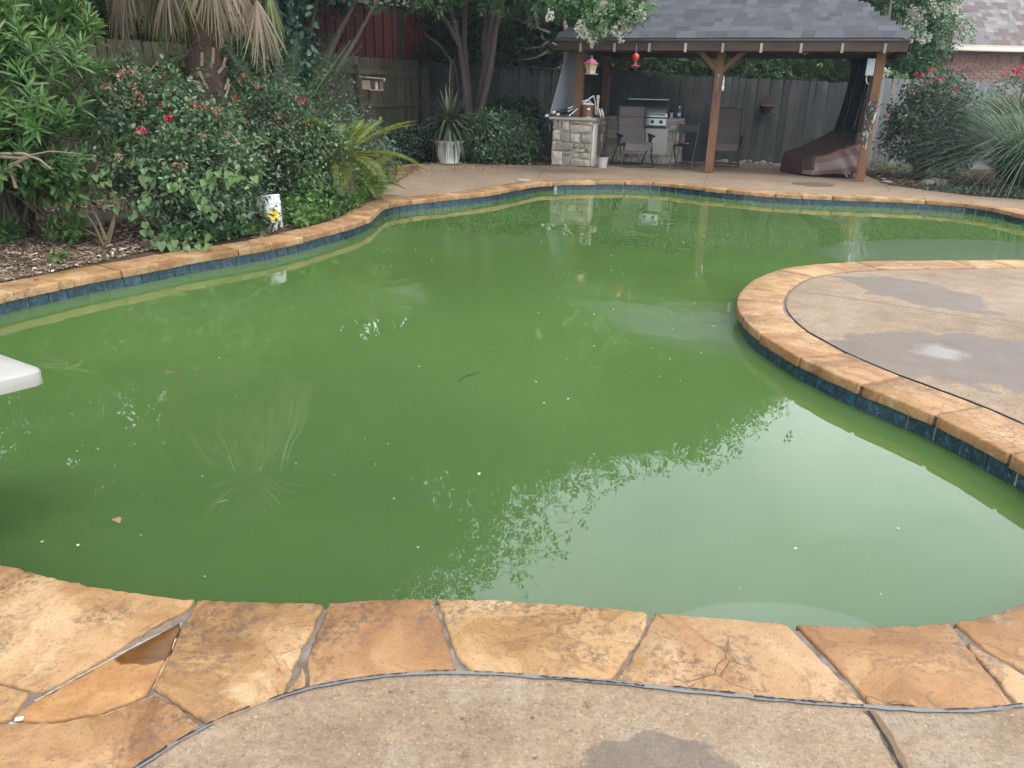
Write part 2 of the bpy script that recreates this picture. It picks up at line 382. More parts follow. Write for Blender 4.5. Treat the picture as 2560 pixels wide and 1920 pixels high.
M_salt = simple('white_mortar_edge', (.33, .27, .19), .8, var=.3, scale=60, bump=.5, coords='world')

# ================================================================== POOL OUTLINE
def fill(loops, z, name):
    bm = bmesh.new()
    for lp in loops:
        vs = [bm.verts.new((p[0], p[1], z)) for p in lp]
        for i in range(len(vs)): bm.edges.new((vs[i-1], vs[i]))
    bmesh.ops.triangle_fill(bm, use_beauty=True, use_dissolve=False, edges=bm.edges[:], normal=(0, 0, 1))
    for f in bm.faces:
        if f.normal.z < 0: f.normal_flip()
    me = bpy.data.meshes.new(name); bm.to_mesh(me); bm.free(); return me
def catmull(pts, closed=True, step=.05):
    pts = [Vector((p[0], p[1])) for p in pts]; n = len(pts); out = []
    for i in range(n if closed else n-1):
        if closed: p0, p1, p2, p3 = pts[i-1], pts[i], pts[(i+1) % n], pts[(i+2) % n]
        else: p0, p1, p2, p3 = pts[max(i-1, 0)], pts[i], pts[i+1], pts[min(i+2, n-1)]
        m = max(1, int((p2-p1).length/step))
        for j in range(m):
            t = j/m; out.append(.5*((2*p1)+(p2-p0)*t+(2*p0-5*p1+4*p2-p3)*t*t+(3*p1-p0-3*p2+p3)*t**3))
    if not closed: out.append(pts[-1])
    return out
def resample(pts, step, closed=True):
    q = pts+[pts[0]] if closed else pts; L = [0.]
    for a, b in zip(q, q[1:]): L.append(L[-1]+(b-a).length)
    n = max(3, int(round(L[-1]/step))); out = []; k = 0
    for i in range(n if closed else n+1):
        s = L[-1]*i/n
        while k < len(L)-2 and L[k+1] < s: k += 1
        t = (s-L[k])/max(1e-9, L[k+1]-L[k]); out.append(q[k].lerp(q[k+1], t))
    return out
_front = [(0,1222),(100,1248),(200,1270),(300,1285),(420,1298),(500,1302),(600,1306),(690,1306),(790,1300),(937,1296),(1100,1300),(1250,1310),(1410,1325),(1550,1338),(1700,1350),(1800,1356),(1900,1358),(2000,1353),(2060,1347),(2140,1330),(2212,1305)]
_pen = [(2531,1139),(2469,1106),(2415,1077),(2321,1032),(2263,1009),(2201,983),(2126,954),(2046,917),(1988,889),(1930,853),(1890,828),(1858,795),(1843,766),(1843,756),(1849,734),(1869,712),(1890,698),(1930,680),(1981,669),(2053,661),(2162,655),(2270,653),(2379,652),(2560,651)]
_back = [(2212,472),(2170,462),(2100,450),(2000,441),(1900,436),(1800,432),(1700,428),(1600,420),(1520,412),(1450,404),(1400,400),(1330,398),(1250,399),(1170,402),(1150,405),(1110,413),(1060,422),(980,432),(900,440),(845,448),(822,458),(800,478),(760,495),(700,512),(640,528),(560,545),(480,558),(420,568),(300,592),(200,610),(100,632),(0,655)]
XY = lambda v: (v.x, v.y)
pool = [XY(P(x, y)) for x, y in S2(_front)]+[(1.86,2.14),(2.08,2.45),(2.17,2.8)]+[XY(P(x, y)) for x, y in _pen]
pool += [(5.9,7.5),(6.9,7.9),(7.5,8.7),(7.45,9.8)]+[XY(P(x, y, -.05)) for x, y in S2(_back)]+[(-3.72,4.4),(-3.68,3.7),(-3.35,3.0),(-2.75,2.5),(-2.1,2.17)]
pool = resample(catmull(pool), .05); NP = len(pool)
for _ in range(2): pool = [pool[i-1]*.25+pool[i]*.5+pool[(i+1) % NP]*.25 for i in range(NP)]
def normals(pl):
    n = len(pl); out = []
    for i in range(n):
        d = pl[(i+2) % n]-pl[i-2]; d.normalize(); out.append(Vector((d.y, -d.x)))
    return out
pnor = normals(pool)                                # outward, the outline runs counter-clockwise
def off(d): return [p+q*d for p, q in zip(pool, pnor)]
def near(p): return min(range(NP), key=lambda i: (pool[i]-Vector(p)).length)
i_fl = near((-2.3, 2.25)); i_fr = near(XY(P(2560, 1511)))           # the hand-laid stones at the front run between these
ring = off(.345)
fb = [(120,1790),(210,1720),(300,1659),(420,1585),(520,1540),(640,1497),(760,1472),(880,1459),(990,1456),(1100,1461),(1300,1475),(1500,1497),(1700,1516),(1880,1530),(2000,1538),(2100,1538),(2212,1527)]
frontback = catmull([XY(P(x, y)) for x, y in S2(fb)], False, .02)
front_hole = [Vector((-2.75, 1.85)), Vector((-2.3, 1.3)), Vector((-1.75, .95)), Vector((-1.3, .9))]+frontback+[Vector((1.62, 1.60))]
hole = []
i = i_fr+3
while i % NP != (i_fl-2) % NP: hole.append(ring[i % NP]); i += 1
hole = hole+front_hole                              # edge of the concrete all round the pool

# ================================================================== GROUND, DECK, WATER
me = fill([[(-90,-40),(90,-40),(90,140),(-90,140)], off(.12)], -.03, 'ground'); me.materials.append(M_soil); ground = struct('ground', me)
iL0 = min(range(len(hole)), key=lambda i: (hole[i]-Vector((-1.80, 10.6))).length); iL1 = min(range(len(hole)), key=lambda i: (hole[i]-Vector((-4.05, 3.9))).length)
a, b = min(iL0, iL1), max(iL0, iL1)
inner = hole[b:]+hole[:a+1]                         # concrete touches the coping here; the bed touches it in between
deck_out = [(-2.1,11.6),(-2.35,13.2),(-2.55,15),(-2.3,15.9),(-1.2,16.25),(.2,16.3),(.68,16.5),(.9,17.2),(1.0,18.35),(3,18.45),(5,18.4),(6.6,18.4),(7.3,16.9),(6.96,15.85),(6.62,14.12),(7.35,12.75),(7.96,12.4),(10,11.9),(16,11),(16,-8),(-10,-8),(-10,3.2),(-5,3.6)]
if (inner[-1]-Vector(deck_out[0])).length > (inner[-1]-Vector(deck_out[-1])).length: deck_out = deck_out[::-1]
me = fill([inner+[Vector(p) for p in deck_out]], 0, 'pool_deck'); me.materials.append(M_concrete); deck = struct('pool_deck', me)
h2 = hole
me = fill([off(.015), [p+(p-Vector((0, 5))).normalized()*.015 for p in h2]], -.007, 'mortar_bed'); me.materials.append(M_mortar); mortar = struct('mortar_bed', me)
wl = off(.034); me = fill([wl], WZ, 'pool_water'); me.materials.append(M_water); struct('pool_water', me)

# walls of the basin with their row of tiles
mb = MB(); wv_ = off(.036)
mb.add([(p.x, p.y, z) for z in (-.9, -.045) for p in wv_], [(i, (i+1) % NP, NP+(i+1) % NP, NP+i) for i in range(NP)])
pool_wall = struct('pool_wall', mb.mesh('pool_wall', M_grout))
arc = [0.]
for i in range(NP): arc.append(arc[-1]+(pool[(i+1) % NP]-pool[i]).length)
def at_arc(s, d=0.):
    s %= arc[-1]; lo = 0; hi = NP
    while hi-lo > 1:
        m = (lo+hi)//2
        if arc[m] <= s: lo = m
        else: hi = m
    t = (s-arc[lo])/(arc[lo+1]-arc[lo]); p = pool[lo].lerp(pool[(lo+1) % NP], t); n = pnor[lo].lerp(pnor[(lo+1) % NP], t).normalized()
    return p+n*d, n
tile_me = MB().box((0, 0, 0), (.1455, .010, .150)).mesh('pool_tile', M_tile, bevel=.0025)
sk_a, sk_b = arc[near(XY(P(1332, 470, -.07)))], arc[near(XY(P(1376, 466, -.07)))]; sk_a, sk_b = min(sk_a, sk_b), max(sk_a, sk_b)
nt_ = 0; s = arc[near((2.1, 2.6))]; s_end = arc[near((-3.74, 4.2))]
while s < s_end and nt_ < 298:
    p, n = at_arc(s, .026)
    vis = not (5.3 < p.x and p.y < 9.9) and not (sk_a-.03 < s < sk_b+.03)
    if vis:
        o = link('pool_tile', tile_me, pool_wall, Matrix.Translation((p.x, p.y, -.0505-.075-rng.uniform(0, .0015))) @ Matrix.Rotation(math.atan2(n.y, n.x)-math.pi/2+rng.gauss(0, .008), 4, 'Z') @ Matrix.Rotation(rng.gauss(0, .006), 4, 'X'))
        nt_ += 1
    s += .1535
# skimmer mouth and its lid
mb = MB(); pA, nA = at_arc((sk_a+sk_b)/2, .033); Ms = Matrix.Translation((pA.x, pA.y, -.115)) @ Matrix.Rotation(math.atan2(nA.y, nA.x)-math.pi/2, 4, 'Z')
lw = sk_b-sk_a
lw += .36; mb.box((0, -.008, .058), (lw, .02, .012), Ms); mb.box((-lw/2, -.008, 0), (.014, .02, .13), Ms); mb.box((lw/2, -.008, 0), (.014, .02, .13), Ms); mb.box((0, -.010, 0), (lw-.02, .016, .11), Ms)
wpart('skimmer_mouth', mb, simple('skimmer_black', (.012, .012, .012), .6), pool_wall)

# ================================================================== COPING
coping = struct('pool_coping', None) if False else thing('pool_coping', None, None); coping['kind'] = 'structure'
def stone(poly, z, th=.052, bev=.011, jit=.003, step=.035, mat=None, lab=None, rr=rng, grow=0.):
    pl = resample([Vector(p) for p in poly], step)
    A = sum(pl[i-1].x*pl[i].y-pl[i].x*pl[i-1].y for i in range(len(pl)))
    if A < 0: pl = pl[::-1]
    if grow:
        N_ = len(pl); tn = [(pl[(i+1) % N_]-pl[i-1]).normalized() for i in range(N_)]; pl = [p+Vector((q.y, -q.x))*grow for p, q in zip(pl, tn)]
    pl = [p+Vector((rr.gauss(0, jit), rr.gauss(0, jit))) for p in pl]
    m = MB().prism([(p.x, p.y) for p in pl], z-th, z, bev=bev)
    me = m.mesh('coping_stone', mat or M_flag, smooth=50)
    o = link('coping_stone', me, coping)
    if lab: o['label'] = lab
    return o
front_stones = [
 ([(-260,1170),(-100,1195),(0,1222),(100,1248),(200,1270),(300,1285),(418,1298),(405,1312),(300,1372),(200,1437),(85,1495),(0,1472),(-120,1440),(-260,1380)], None),
 ([(385,1350),(345,1374),(205,1448),(65,1526),(28,1553),(100,1560),(220,1538),(312,1503),(348,1440),(388,1358)], 'leaf shaped dark orange stone, half wet'),
 ([(428,1300),(500,1302),(600,1306),(698,1307),(650,1402),(608,1503),(540,1534),(462,1568),(400,1528),(335,1488),(392,1372)], None),
 ([(655,1445),(618,1500),(662,1488)], 'small triangular stone wedged in a joint'),
 ([(712,1306),(790,1300),(934,1296),(978,1440),(982,1448),(880,1453),(760,1466),(670,1484),(666,1425)], None),
 ([(946,1296),(1100,1300),(1250,1310),(1398,1324),(1388,1362),(1318,1468),(1180,1460),(1022,1449),(992,1418)], None),
 ([(1418,1326),(1550,1338),(1697,1350),(1748,1404),(1866,1522),(1700,1511),(1500,1491),(1336,1472),(1402,1364)], None),
 ([(1722,1351),(1800,1356),(1900,1358),(2000,1353),(2048,1348),(2106,1422),(2192,1530),(2100,1533),(2000,1533),(1888,1525),(1782,1410)], None),
 ([(2064,1346),(2140,1330),(2212,1305),(2290,1270),(2360,1330),(2330,1490),(2212,1446),(2132,1402)], None),
 ([(2092,1394),(2212,1462),(2320,1510),(2300,1540),(2212,1523),(2204,1526)], None),
 ([(-200,1590),(0,1568),(100,1568),(215,1550),(338,1506),(390,1538),(436,1576),(300,1652),(120,1785),(-60,1860),(-260,1800)], None),
 ([(-200,1500),(0,1480),(60,1500),(18,1553),(-10,1560),(-200,1580)], None),
]
for k_, (pl, lab) in enumerate(front_stones):
    stone([XY(P(x, y)) for x, y in S2(pl)], .004+rng.uniform(-.002, .002), .052, .008 if k_ != 3 else .003, .0022, .022, M_wetflag if k_ == 1 else None, lab, grow=.0 if k_ == 3 else .0045)
# white mortar smears along the dark stone's joints
def ribbon(pts, w0, w1, z, mat, name, parent, step=.012, wob=.4):
    pl = resample(catmull([XY(P(x, y)) for x, y in S2(pts)] if not isinstance(pts[0], Vector) else pts, False, .02), step, False)
    mb = MB(); n = len(pl)
    for i, p in enumerate(pl):
        d = (pl[min(i+1, n-1)]-pl[max(0, i-1)]).normalized(); q = Vector((-d.y, d.x)); ww = rng.uniform(w0, w1); j = rng.gauss(0, w0*wob)
        mb.v += [(*(p+q*(ww/2+j)), z), (*(p-q*(ww/2-j)), z)]
    mb.f = [(2*i, 2*i+1, 2*i+3, 2*i+2) for i in range(n-1)]
    return wpart(name, mb, mat, parent)
for pts in ([(392,1345),(370,1400),(330,1487)], [(20,1560),(100,1566),(220,1544),(330,1503)], [(75,1513),(200,1444),(330,1374),(385,1350)]):
    ribbon(pts, .001, .009, -.002, M_salt, 'mortar_smear', coping)
# every other stone of the ring
s = arc[i_fr]+.03; s_stop = arc[i_fl]
while s < s_stop-.12:
    L = rng.uniform(.36, .58); e = min(s+L, s_stop)
    if s_stop-e < .2: e = s_stop
    g = rng.uniform(.006, .012); sk0, sk1 = rng.gauss(0, .03), rng.gauss(0, .03)
    nn = max(3, int((e-s)/.07)); wi = rng.uniform(.318, .332)
    inn = [at_arc(s+g/2+(e-s-g)*t/nn, rng.uniform(-.006, .004))[0] for t in range(nn+1)]
    out = [at_arc(s+g/2+(e-s-g)*t/nn, wi)[0] for t in range(nn+1)]
    stone([XY(p) for p in inn+out[::-1]], .002+rng.uniform(0, .006), rng.uniform(.054, .062), .010, .0025, .05)
    s = e
# sealant between coping and slab, its crack, and the slab joints
ribbon([p.copy() for p in frontback], .007, .015, .0055, M_seal, 'sealant_bead', deck, .035, .10)
k0_ = 0
while k0_ < len(frontback)-4:                          # the bead has cracked open in uneven lengths
    k1_ = min(len(frontback), k0_+rng.randint(4, 16)); o1 = rng.gauss(.004, .004)
    seg_ = [p+(p-Vector((0, 5))).normalized()*-o1 for p in frontback[k0_:k1_]]
    if len(seg_) > 3: ribbon(seg_, .0006, rng.uniform(.003, .008), .008, M_crack_shade, 'sealant_crack', deck, .009, 1.2)
    k0_ = k1_+rng.randint(0, 2)
ribbon([(1876,1538),(1911,1596),(1945,1661),(2004,1762)], .003, .010, .0045, M_crack_shade, 'slab_joint', deck, .02, .4)  # dark strip painting in the shadow along the joint's left side
pen_in = [p for p in ring if p.x > 1.4 and 3.0 < p.y < 7.4]
ribbon(pen_in, .004, .008, .004, M_mortar, 'sealant_bead', deck, .02, .2)
ribbon([(1880,1536),(1916,1594),(1950,1659),(2010,1760)], .020, .030, .003, M_joint, 'slab_joint', deck, .02, .12)
ribbon([P(x, y).xy for x, y in ((1968,725),(2200,757),(2560,819),(2900,880))], .004, .007, .003, M_joint, 'slab_joint', deck, .05, .1)
ribbon([P(x, y).xy for x, y in ((1770,436),(1762,455),(1757,466))], .012, .02, .003, M_joint, 'slab_joint', deck, .05, .1)
ribbon([P(x, y).xy for x, y in ((1367,417),(1350,438),(1344,446))], .012, .02, .003, M_joint, 'slab_joint', deck, .05, .1)
ribbon([P(x, y).xy for x, y in ((2196,455),(2217,466),(2225,480))], .012, .02, .003, M_joint, 'slab_joint', deck, .05, .1)
c_ = P(1308, 451); sl = thing('skimmer_lid', 'round grey skimmer lid set in the orange coping behind the pool', 'lid', c_)
lpart('lid_disc', MB().lathe([(.125, .002), (.125, .011), (.118, .0135), (.03, .0135), (.025, .011)], 28), simple('grey_plastic_lid', (.30, .29, .28), .6), sl, smooth=40)
# pieces lying about
tw = thing('twig', 'dark twig floating on the green water mid-pool', 'twig', P(1172, 940, WZ))
A, B_, C_ = P(1148, 954, WZ+.004), P(1160, 942, WZ+.012), P(1198, 931, WZ+.006); o_ = P(1172, 940, WZ)
lpart('twig_stem', MB().tube([A-o_, B_-o_, C_-o_], [.003, .003, .0018], 6), simple('dark_twig', (.02, .018, .012), .8), tw)
# ================================================================== GAZEBO
GM = Vector((3.76, 15.65, 0)); GR = math.atan2(-.365, .931)
GX = Matrix.Translation(GM) @ Matrix.Rotation(GR, 4, 'Z')            # local x runs along the front, y goes back
def G(a, b, z=0.): return GX @ Vector((a, b, z))
M_post = wood('stained_cedar', [(.25, (.085, .036, .018)), (.5, (.15, .066, .034)), (.75, (.21, .105, .06))], .7, objvar=.2, moss=((.20, .13, .08), .35))
M_beam = wood('dark_stained_beam', [(.25, (.035, .022, .016)), (.5, (.06, .036, .026)), (.75, (.09, .055, .04))], .75, stretch=(.06, 1, 1))
M_tail = wood('weathered_rafter_tail', [(.25, (.20, .16, .13)), (.6, (.33, .28, .24)), (.8, (.42, .37, .33))], .8)
def m_shingle(name, cols, spk=.25):
    k = NT(name); v = k.pos('obj'); n = k.noise(v, 150, 3, .7); b = k.noise(v, 5, 4, .6)
    c = k.ramp(k.rand(), cols, 'CONSTANT' if len(cols) > 3 else 'LINEAR')
    c = k.hsv(c, .5, 1, k.math('MULTIPLY', k.mr(n, .3, .7, 1-spk, 1+spk), k.mr(b, .3, .7, .85, 1.12)))
    k.bump(n, .4, .003); return k.fin(c, .9, 0, .25)
M_shingle = m_shingle('slate_grey_shingle', [(0, (.050, .051, .058)), (.5, (.064, .066, .074)), (1, (.084, .086, .095))])
M_roofside = m_shingle('grey_shingle_sheet', [(0, (.12, .125, .145)), (1, (.14, .145, .165))])
gz = thing('gazebo', 'open timber gazebo with grey shingle hip roof over a stone grill counter', 'gazebo', GM, GR)
ZE, RP, EX, EY, DEP = 2.38, .70, 3.14, .46, 2.0                       # eave height, roof slope, overhangs, depth
for a in (-2.74, 0, 2.74):
    lpart('post', MB().box((a, 0, 1.1 if a > -2 else 1.55), (.15, .15, 2.2 if a > -2 else 1.3)), M_post, gz, bevel=.008)
for a in (-2.74, 2.74):
    lpart('post', MB().box((a, DEP, 1.1), (.15, .15, 2.2)), M_post, gz, bevel=.008)
lpart('beam', MB().box((0, -.02, 2.20+.075), (5.9, .09, .20)), M_beam, gz, bevel=.006)
lpart('beam', MB().box((0, DEP, 2.20+.075), (5.9, .09, .20)), M_beam, gz, bevel=.006)
for a in (-2.74, 2.74): lpart('beam', MB().box((a, DEP/2, 2.20+.07), (.09, DEP-.095, .18)), M_beam, gz)
def brace(p, q): lpart('brace', MB().beam(p, q, .09, .13, (0, 1, 0) if abs(p[1]-q[1]) < .01 else (1, 0, 0)), M_post if p[0] == .06 or p[0] == -.06 else M_beam, gz, bevel=.005)
brace((.06, 0, 1.86), (.42, 0, 2.22)); brace((-.06, 0, 1.86), (-.42, 0, 2.22))
brace((2.68, DEP, 1.72), (2.2, DEP, 2.2)); brace((2.74, .06, 1.80), (2.74, .46, 2.2)); brace((2.68, 0, 1.9), (2.4, 0, 2.2)) if False else None
brace((-2.68, DEP, 1.8), (-2.3, DEP, 2.2))
lpart('fascia', MB().box((0, -EY+.05, ZE-.115), (2*EX-.06, .04, .17)), M_beam, gz, bevel=.004)
lpart('fascia', MB().box((0, DEP+EY-.05, ZE-.115), (2*EX-.06, .04, .17)), M_beam, gz)
for a in (-EX+.05, EX-.05): lpart('fascia', MB().box((a, DEP/2, ZE-.115), (.04, DEP+2*EY-.15, .17)), M_beam, gz)
for i in range(9):
    a = -2.62+i*.672
    lpart('rafter_tail', MB().box((a, -EY+.012, ZE-.15), (.045, .03, .155)), M_tail, gz, bevel=.003)
    lpart('rafter', MB().beam((a, -EY+.08, ZE-.07), (a, DEP/2-.03, ZE-.07+(DEP/2+EY-.11)*RP), .042, .12, (0, 0, 1)), M_beam, gz)
# roof deck (four planes) and individual shingles on the front plane
HD = DEP/2+EY; ZR = ZE+HD*RP
mb = MB(); c4 = [(-EX, -EY, ZE), (EX, -EY, ZE), (EX, DEP+EY, ZE), (-EX, DEP+EY, ZE)]; r2 = [(-EX+HD, DEP/2, ZR), (EX-HD, DEP/2, ZR)]
for dz in (0, -.028): mb.v += [(x, y, z+dz) for x, y, z in c4+r2]
mb.f = [(0,1,5,4), (1,2,5), (2,3,4,5), (3,0,4), (6,10,11,7), (7,11,8), (8,11,10,9), (9,10,6), (0,6,7,1), (1,7,8,2), (2,8,9,3), (3,9,6,0)]
lpart('roof_deck', mb, M_roofside, gz)
sl_ = math.atan(RP); expo = .148; nrow = int(HD/math.cos(sl_)/expo)+1
sh_meshes = {}
def shingle_mesh(wd, ln, th, mat, nm='shingle'):
    key = (round(wd, 2), ln, th, mat.name)
    if key not in sh_meshes: sh_meshes[key] = MB().box((0, ln/2, th/2), (wd, ln, th)).mesh(nm, mat, bevel=.002)
    return sh_meshes[key]
rs = random.Random(3); cnt = 0
for r in range(nrow):
    y0 = r*expo*math.cos(sl_); x = -EX+y0+.0; xe = EX-y0; x += rs.uniform(-.25, 0)
    while x < xe and cnt < 300:
        wd = rs.choice([.14, .18, .22, .26, .30, .34, .38]); a0, a1 = max(x, -EX+y0+.03), min(x+wd-.004, xe-.03)
        if a1-a0 > .06:
            ww = round(a1-a0, 2); ln = expo*1.35 if r < nrow-1 else expo
            M = Matrix.Translation(((a0+a1)/2, -EY+y0-.012, ZE+y0*RP+.004)) @ Matrix.Rotation(sl_+.045+rs.gauss(0, .004), 4, 'X') @ Matrix.Translation((0, 0, rs.choice([0, 0, .004])))
            o = link('shingle', shingle_mesh(ww, round(ln, 3), .016, M_shingle), gz, None, False); o.matrix_basis = M; cnt += 1
        x += wd
hipdir = Vector((-HD, HD, HD*RP)); hl = hipdir.length; hipdir.normalize()
nh = int(hl/.17)
for sgn in (1, -1):
    for i in range(nh):
        p = Vector((EX, -EY, ZE))+hipdir*(i*hl/nh+.02); d = hipdir.copy(); p.x *= sgn; d.x *= sgn
        sx = Vector((0, -1, 0)).cross(d) if False else None
        mb = MB(); wv2 = .115; n1 = Vector((0, -math.sin(sl_), math.cos(sl_))); n2 = Vector((sgn*math.sin(sl_), 0, math.cos(sl_)))
        f1 = n1.cross(d).normalized()*sgn*-1; f2 = n2.cross(d).normalized()*sgn
        if f1.y > 0: f1 = -f1
        if f2.x*sgn < 0: f2 = -f2
        for q, h in ((0, .024), (.22, .012)):
            c0 = p+d*q; up = Vector((0, 0, 1))
            mb.v += [c0+f1*wv2+n1*(h-.002), c0+up*(h+.012), c0+f2*wv2+n2*(h-.002), c0+f1*wv2+n1*(h-.011), c0+up*h, c0+f2*wv2+n2*(h-.011)]
        mb.f = [(0,1,7,6), (1,2,8,7), (0,3,4,1), (1,4,5,2), (3,0,6,9), (5,11,8,2)]
        lpart('hip_cap', mb, M_shingle, gz)
# ceiling lamp (off)
lm = lpart('ceiling_lamp', MB().lathe([(.05, .06), (.06, .0), (.17, -.012), (.165, -.04), (.12, -.085), (.05, -.11), (.012, -.118), (.012, -.135)][::-1], 24, (1.42, 1.0, 2.32)), simple('frosted_glass', (.62, .57, .48), .35), gz, smooth=40)
# the black insect screen, bunched at the right end
M_screen = simple('black_mesh_fabric', (.012, .013, .016), .85, coords='world', spec=.2)
def sheet(rows, th, name, mat, parent, world=True, smooth=60):
    """rows: list of lists of Vectors -> a cloth with thickness"""
    mb = MB(); R, C = len(rows), len(rows[0]); nv = []
    for i in range(R):
        for j in range(C):
            a = rows[min(i+1, R-1)][j]-rows[max(i-1, 0)][j]; b = rows[i][min(j+1, C-1)]-rows[i][max(j-1, 0)]
            n = a.cross(b); nv.append(n.normalized() if n.length > 1e-9 else Vector((0, 0, 1)))
    fl = [p for r in rows for p in r]
    mb.v = [tuple(p+n*th/2) for p, n in zip(fl, nv)]+[tuple(p-n*th/2) for p, n in zip(fl, nv)]; K = R*C
    for i in range(R-1):
        for j in range(C-1):
            a = i*C+j; q = (a, a+1, a+C+1, a+C); mb.f += [q, tuple(K+t for t in q[::-1])]
    bd = [j for j in range(C)]+[i*C+C-1 for i in range(1, R)]+[(R-1)*C+j for j in range(C-2, -1, -1)]+[i*C for i in range(R-2, 0, -1)]
    for a, b in zip(bd, bd[1:]+bd[:1]): mb.f.append((a, K+a, K+b, b))
    return (wpart if world else lpart)(name, mb, mat, parent, smooth=smooth)
def folds(path, n, amp, seed):
    r_ = random.Random(seed); out = []
    pts = [Vector(p) for p in path]; seg = len(pts)-1
    for i in range(n+1):
        t = i/n*seg; k = min(int(t), seg-1); p = pts[k].lerp(pts[k+1], t-k); d = (pts[k+1]-pts[k]).normalized(); q = Vector((-d.y, d.x, 0))
        out.append(p+q*amp*(1 if i % 2 else -1)*r_.uniform(.5, 1.2))
    return out
top = folds([(2.30, 1.86, 0), (2.62, 1.80, 0), (2.66, 1.1, 0), (2.66, .45, 0)], 40, .016, 1)
rows = []
for i in range(7):
    t = i/6; rows.append([Vector((p.x-(.30*t*t if p.y > 1.2 else .12*t), p.y, 2.18-t*1.95)) for p in top])
sheet(rows, .004, 'insect_screen', M_screen, gz, False)
for a, b, x0 in ((.55, .25, 2.60), (1.5, 1.3, 2.42)):
    lpart('screen_cord', MB().tube([(x0+.02, a, 2.0), (x0-.1, a-.1, .9)], .005, 5), simple('grey_cord', (.1, .1, .1), .7), gz)
# grey sun screen stretched from the left eave down to the counter
a4 = [Q(1424, 108, 16.9), Q(1476, 108, 17.5), Q(1436, 292, 17.15), Q(1373, 292, 16.72)]
rows = [[a4[0].lerp(a4[1], j/6).lerp(a4[3].lerp(a4[2], j/6), i/10)+Vector((.05*math.sin(i*.31)*math.sin(j*.6), -.03*math.sin(i/10*math.pi), 0)) for j in range(7)] for i in range(11)]
ss = thing('shade_screen', 'grey mesh shade screen stretched from the gazebo eave to the stone counter', 'screen', a4[3])
sheet(rows, .006, 'screen_cloth', simple('grey_mesh_cloth', (.20, .215, .24), .8, coords='world'), ss)
wpart('hem_rope', MB().tube([a4[0], a4[0].lerp(a4[3], .5)+Vector((0, -.03, 0)), a4[3]], .008, 6), simple('pale_rope', (.4, .4, .4), .8), ss)

# ================================================================== STONE COUNTER AND GRILL
def m_lime():
    k = NT('counter_limestone'); v = k.pos('obj'); n = k.noise(v, 7, 6, .65, .4); n2 = k.noise(v, 40, 5, .7)
    c = k.ramp(n, [(.3, (.20, .17, .13)), (.5, (.36, .32, .26)), (.7, (.47, .43, .36))])
    c = k.mix(k.mr(n2, .55, .75), c, (.17, .16, .15)); c = k.hsv(c, k.mr(k.rand(), 0, 1, .49, .51), 1, k.mr(k.math('FRACT', k.math('MULTIPLY', k.rand(), 9.3)), 0, 1, .65, 1.2))
    k.bump(k.math('ADD', n, k.math('MULTIPLY', n2, .4)), .7, .02); return k.fin(c, .85, 0, .25)
M_lime = m_lime(); M_cmort = simple('counter_mortar', (.46, .42, .35), .9, var=.2, scale=25, bump=.5)
M_slab = simple('counter_slab', (.33, .29, .24), .5, var=.3, scale=30)
M_steel = simple('brushed_steel', (.32, .33, .335), .32, .9, var=.08, scale=60); M_black = simple('black_plastic', (.012, .012, .013), .45)
M_whitep = simple('white_enamel', (.40, .39, .36), .4)
c0 = Vector((.69, 16.45, 0)); c1 = Vector((1.49, 16.228, 0)); CR = math.atan2(c1.y-c0.y, c1.x-c0.x); CL = (c1-c0).length
ct = thing('stone_counter', 'L shaped outdoor kitchen counter faced with pale rough stones', 'counter', c0, CR)
CX = PM[ct.name]; CH = .90; LD, BL, BD = 1.62, 1.62, .62           # leg depth, back run length, back run depth
lpart('counter_core', MB().box((CL/2, LD/2+.03, CH/2), (CL-.06, LD, CH)).box((CL+BL/2-.03, LD+BD/2+.03, CH/2), (BL, BD-.04, CH)), M_cmort, ct)
lpart('countertop', MB().prism([(-.06, -.05), (CL+.05, -.05), (CL+.05, LD-.0), (CL+.38, LD-.0), (CL+.38, LD+BD), (-.06, LD+BD)], CH, CH+.045, bev=.008).prism([(CL+BL-.36, LD), (CL+BL+.02, LD), (CL+BL+.02, LD+BD), (CL+BL-.36, LD+BD)], CH, CH+.045, bev=.008), M_slab, ct)
rs = random.Random(12)
def rock(x0, x1, z0, z1, face, seed):
    """one hewn face stone; face maps (u, depth, z) to local coordinates"""
    r_ = random.Random(seed); pl = resample([Vector((x0, z0)), Vector((x1, z0)), Vector((x1, z1)), Vector((x0, z1))], .055)
    pl = [p+Vector((r_.gauss(0, .006), r_.gauss(0, .006))) for p in pl]
    c = Vector(((x0+x1)/2, (z0+z1)/2)); out = r_.uniform(.012, .032); mb = MB(); n = len(pl)
    for f_, d in ((1, -.01), (.97, out*.6), (.82, out)):
        for p in pl:
            q = c+(p-c)*f_; mb.v.append(face(q.x, d+r_.gauss(0, .003), q.y))
    mid = len(mb.v); mb.v.append(face(c.x+r_.uniform(-.03, .03), out+r_.uniform(0, .012), c.y))
    for k in range(2):
        for i in range(n): a, b = k*n+i, k*n+(i+1) % n; mb.f.append((a, b, b+n, a+n))
    for i in range(n): mb.f.append((2*n+i, 2*n+(i+1) % n, mid))
    return mb
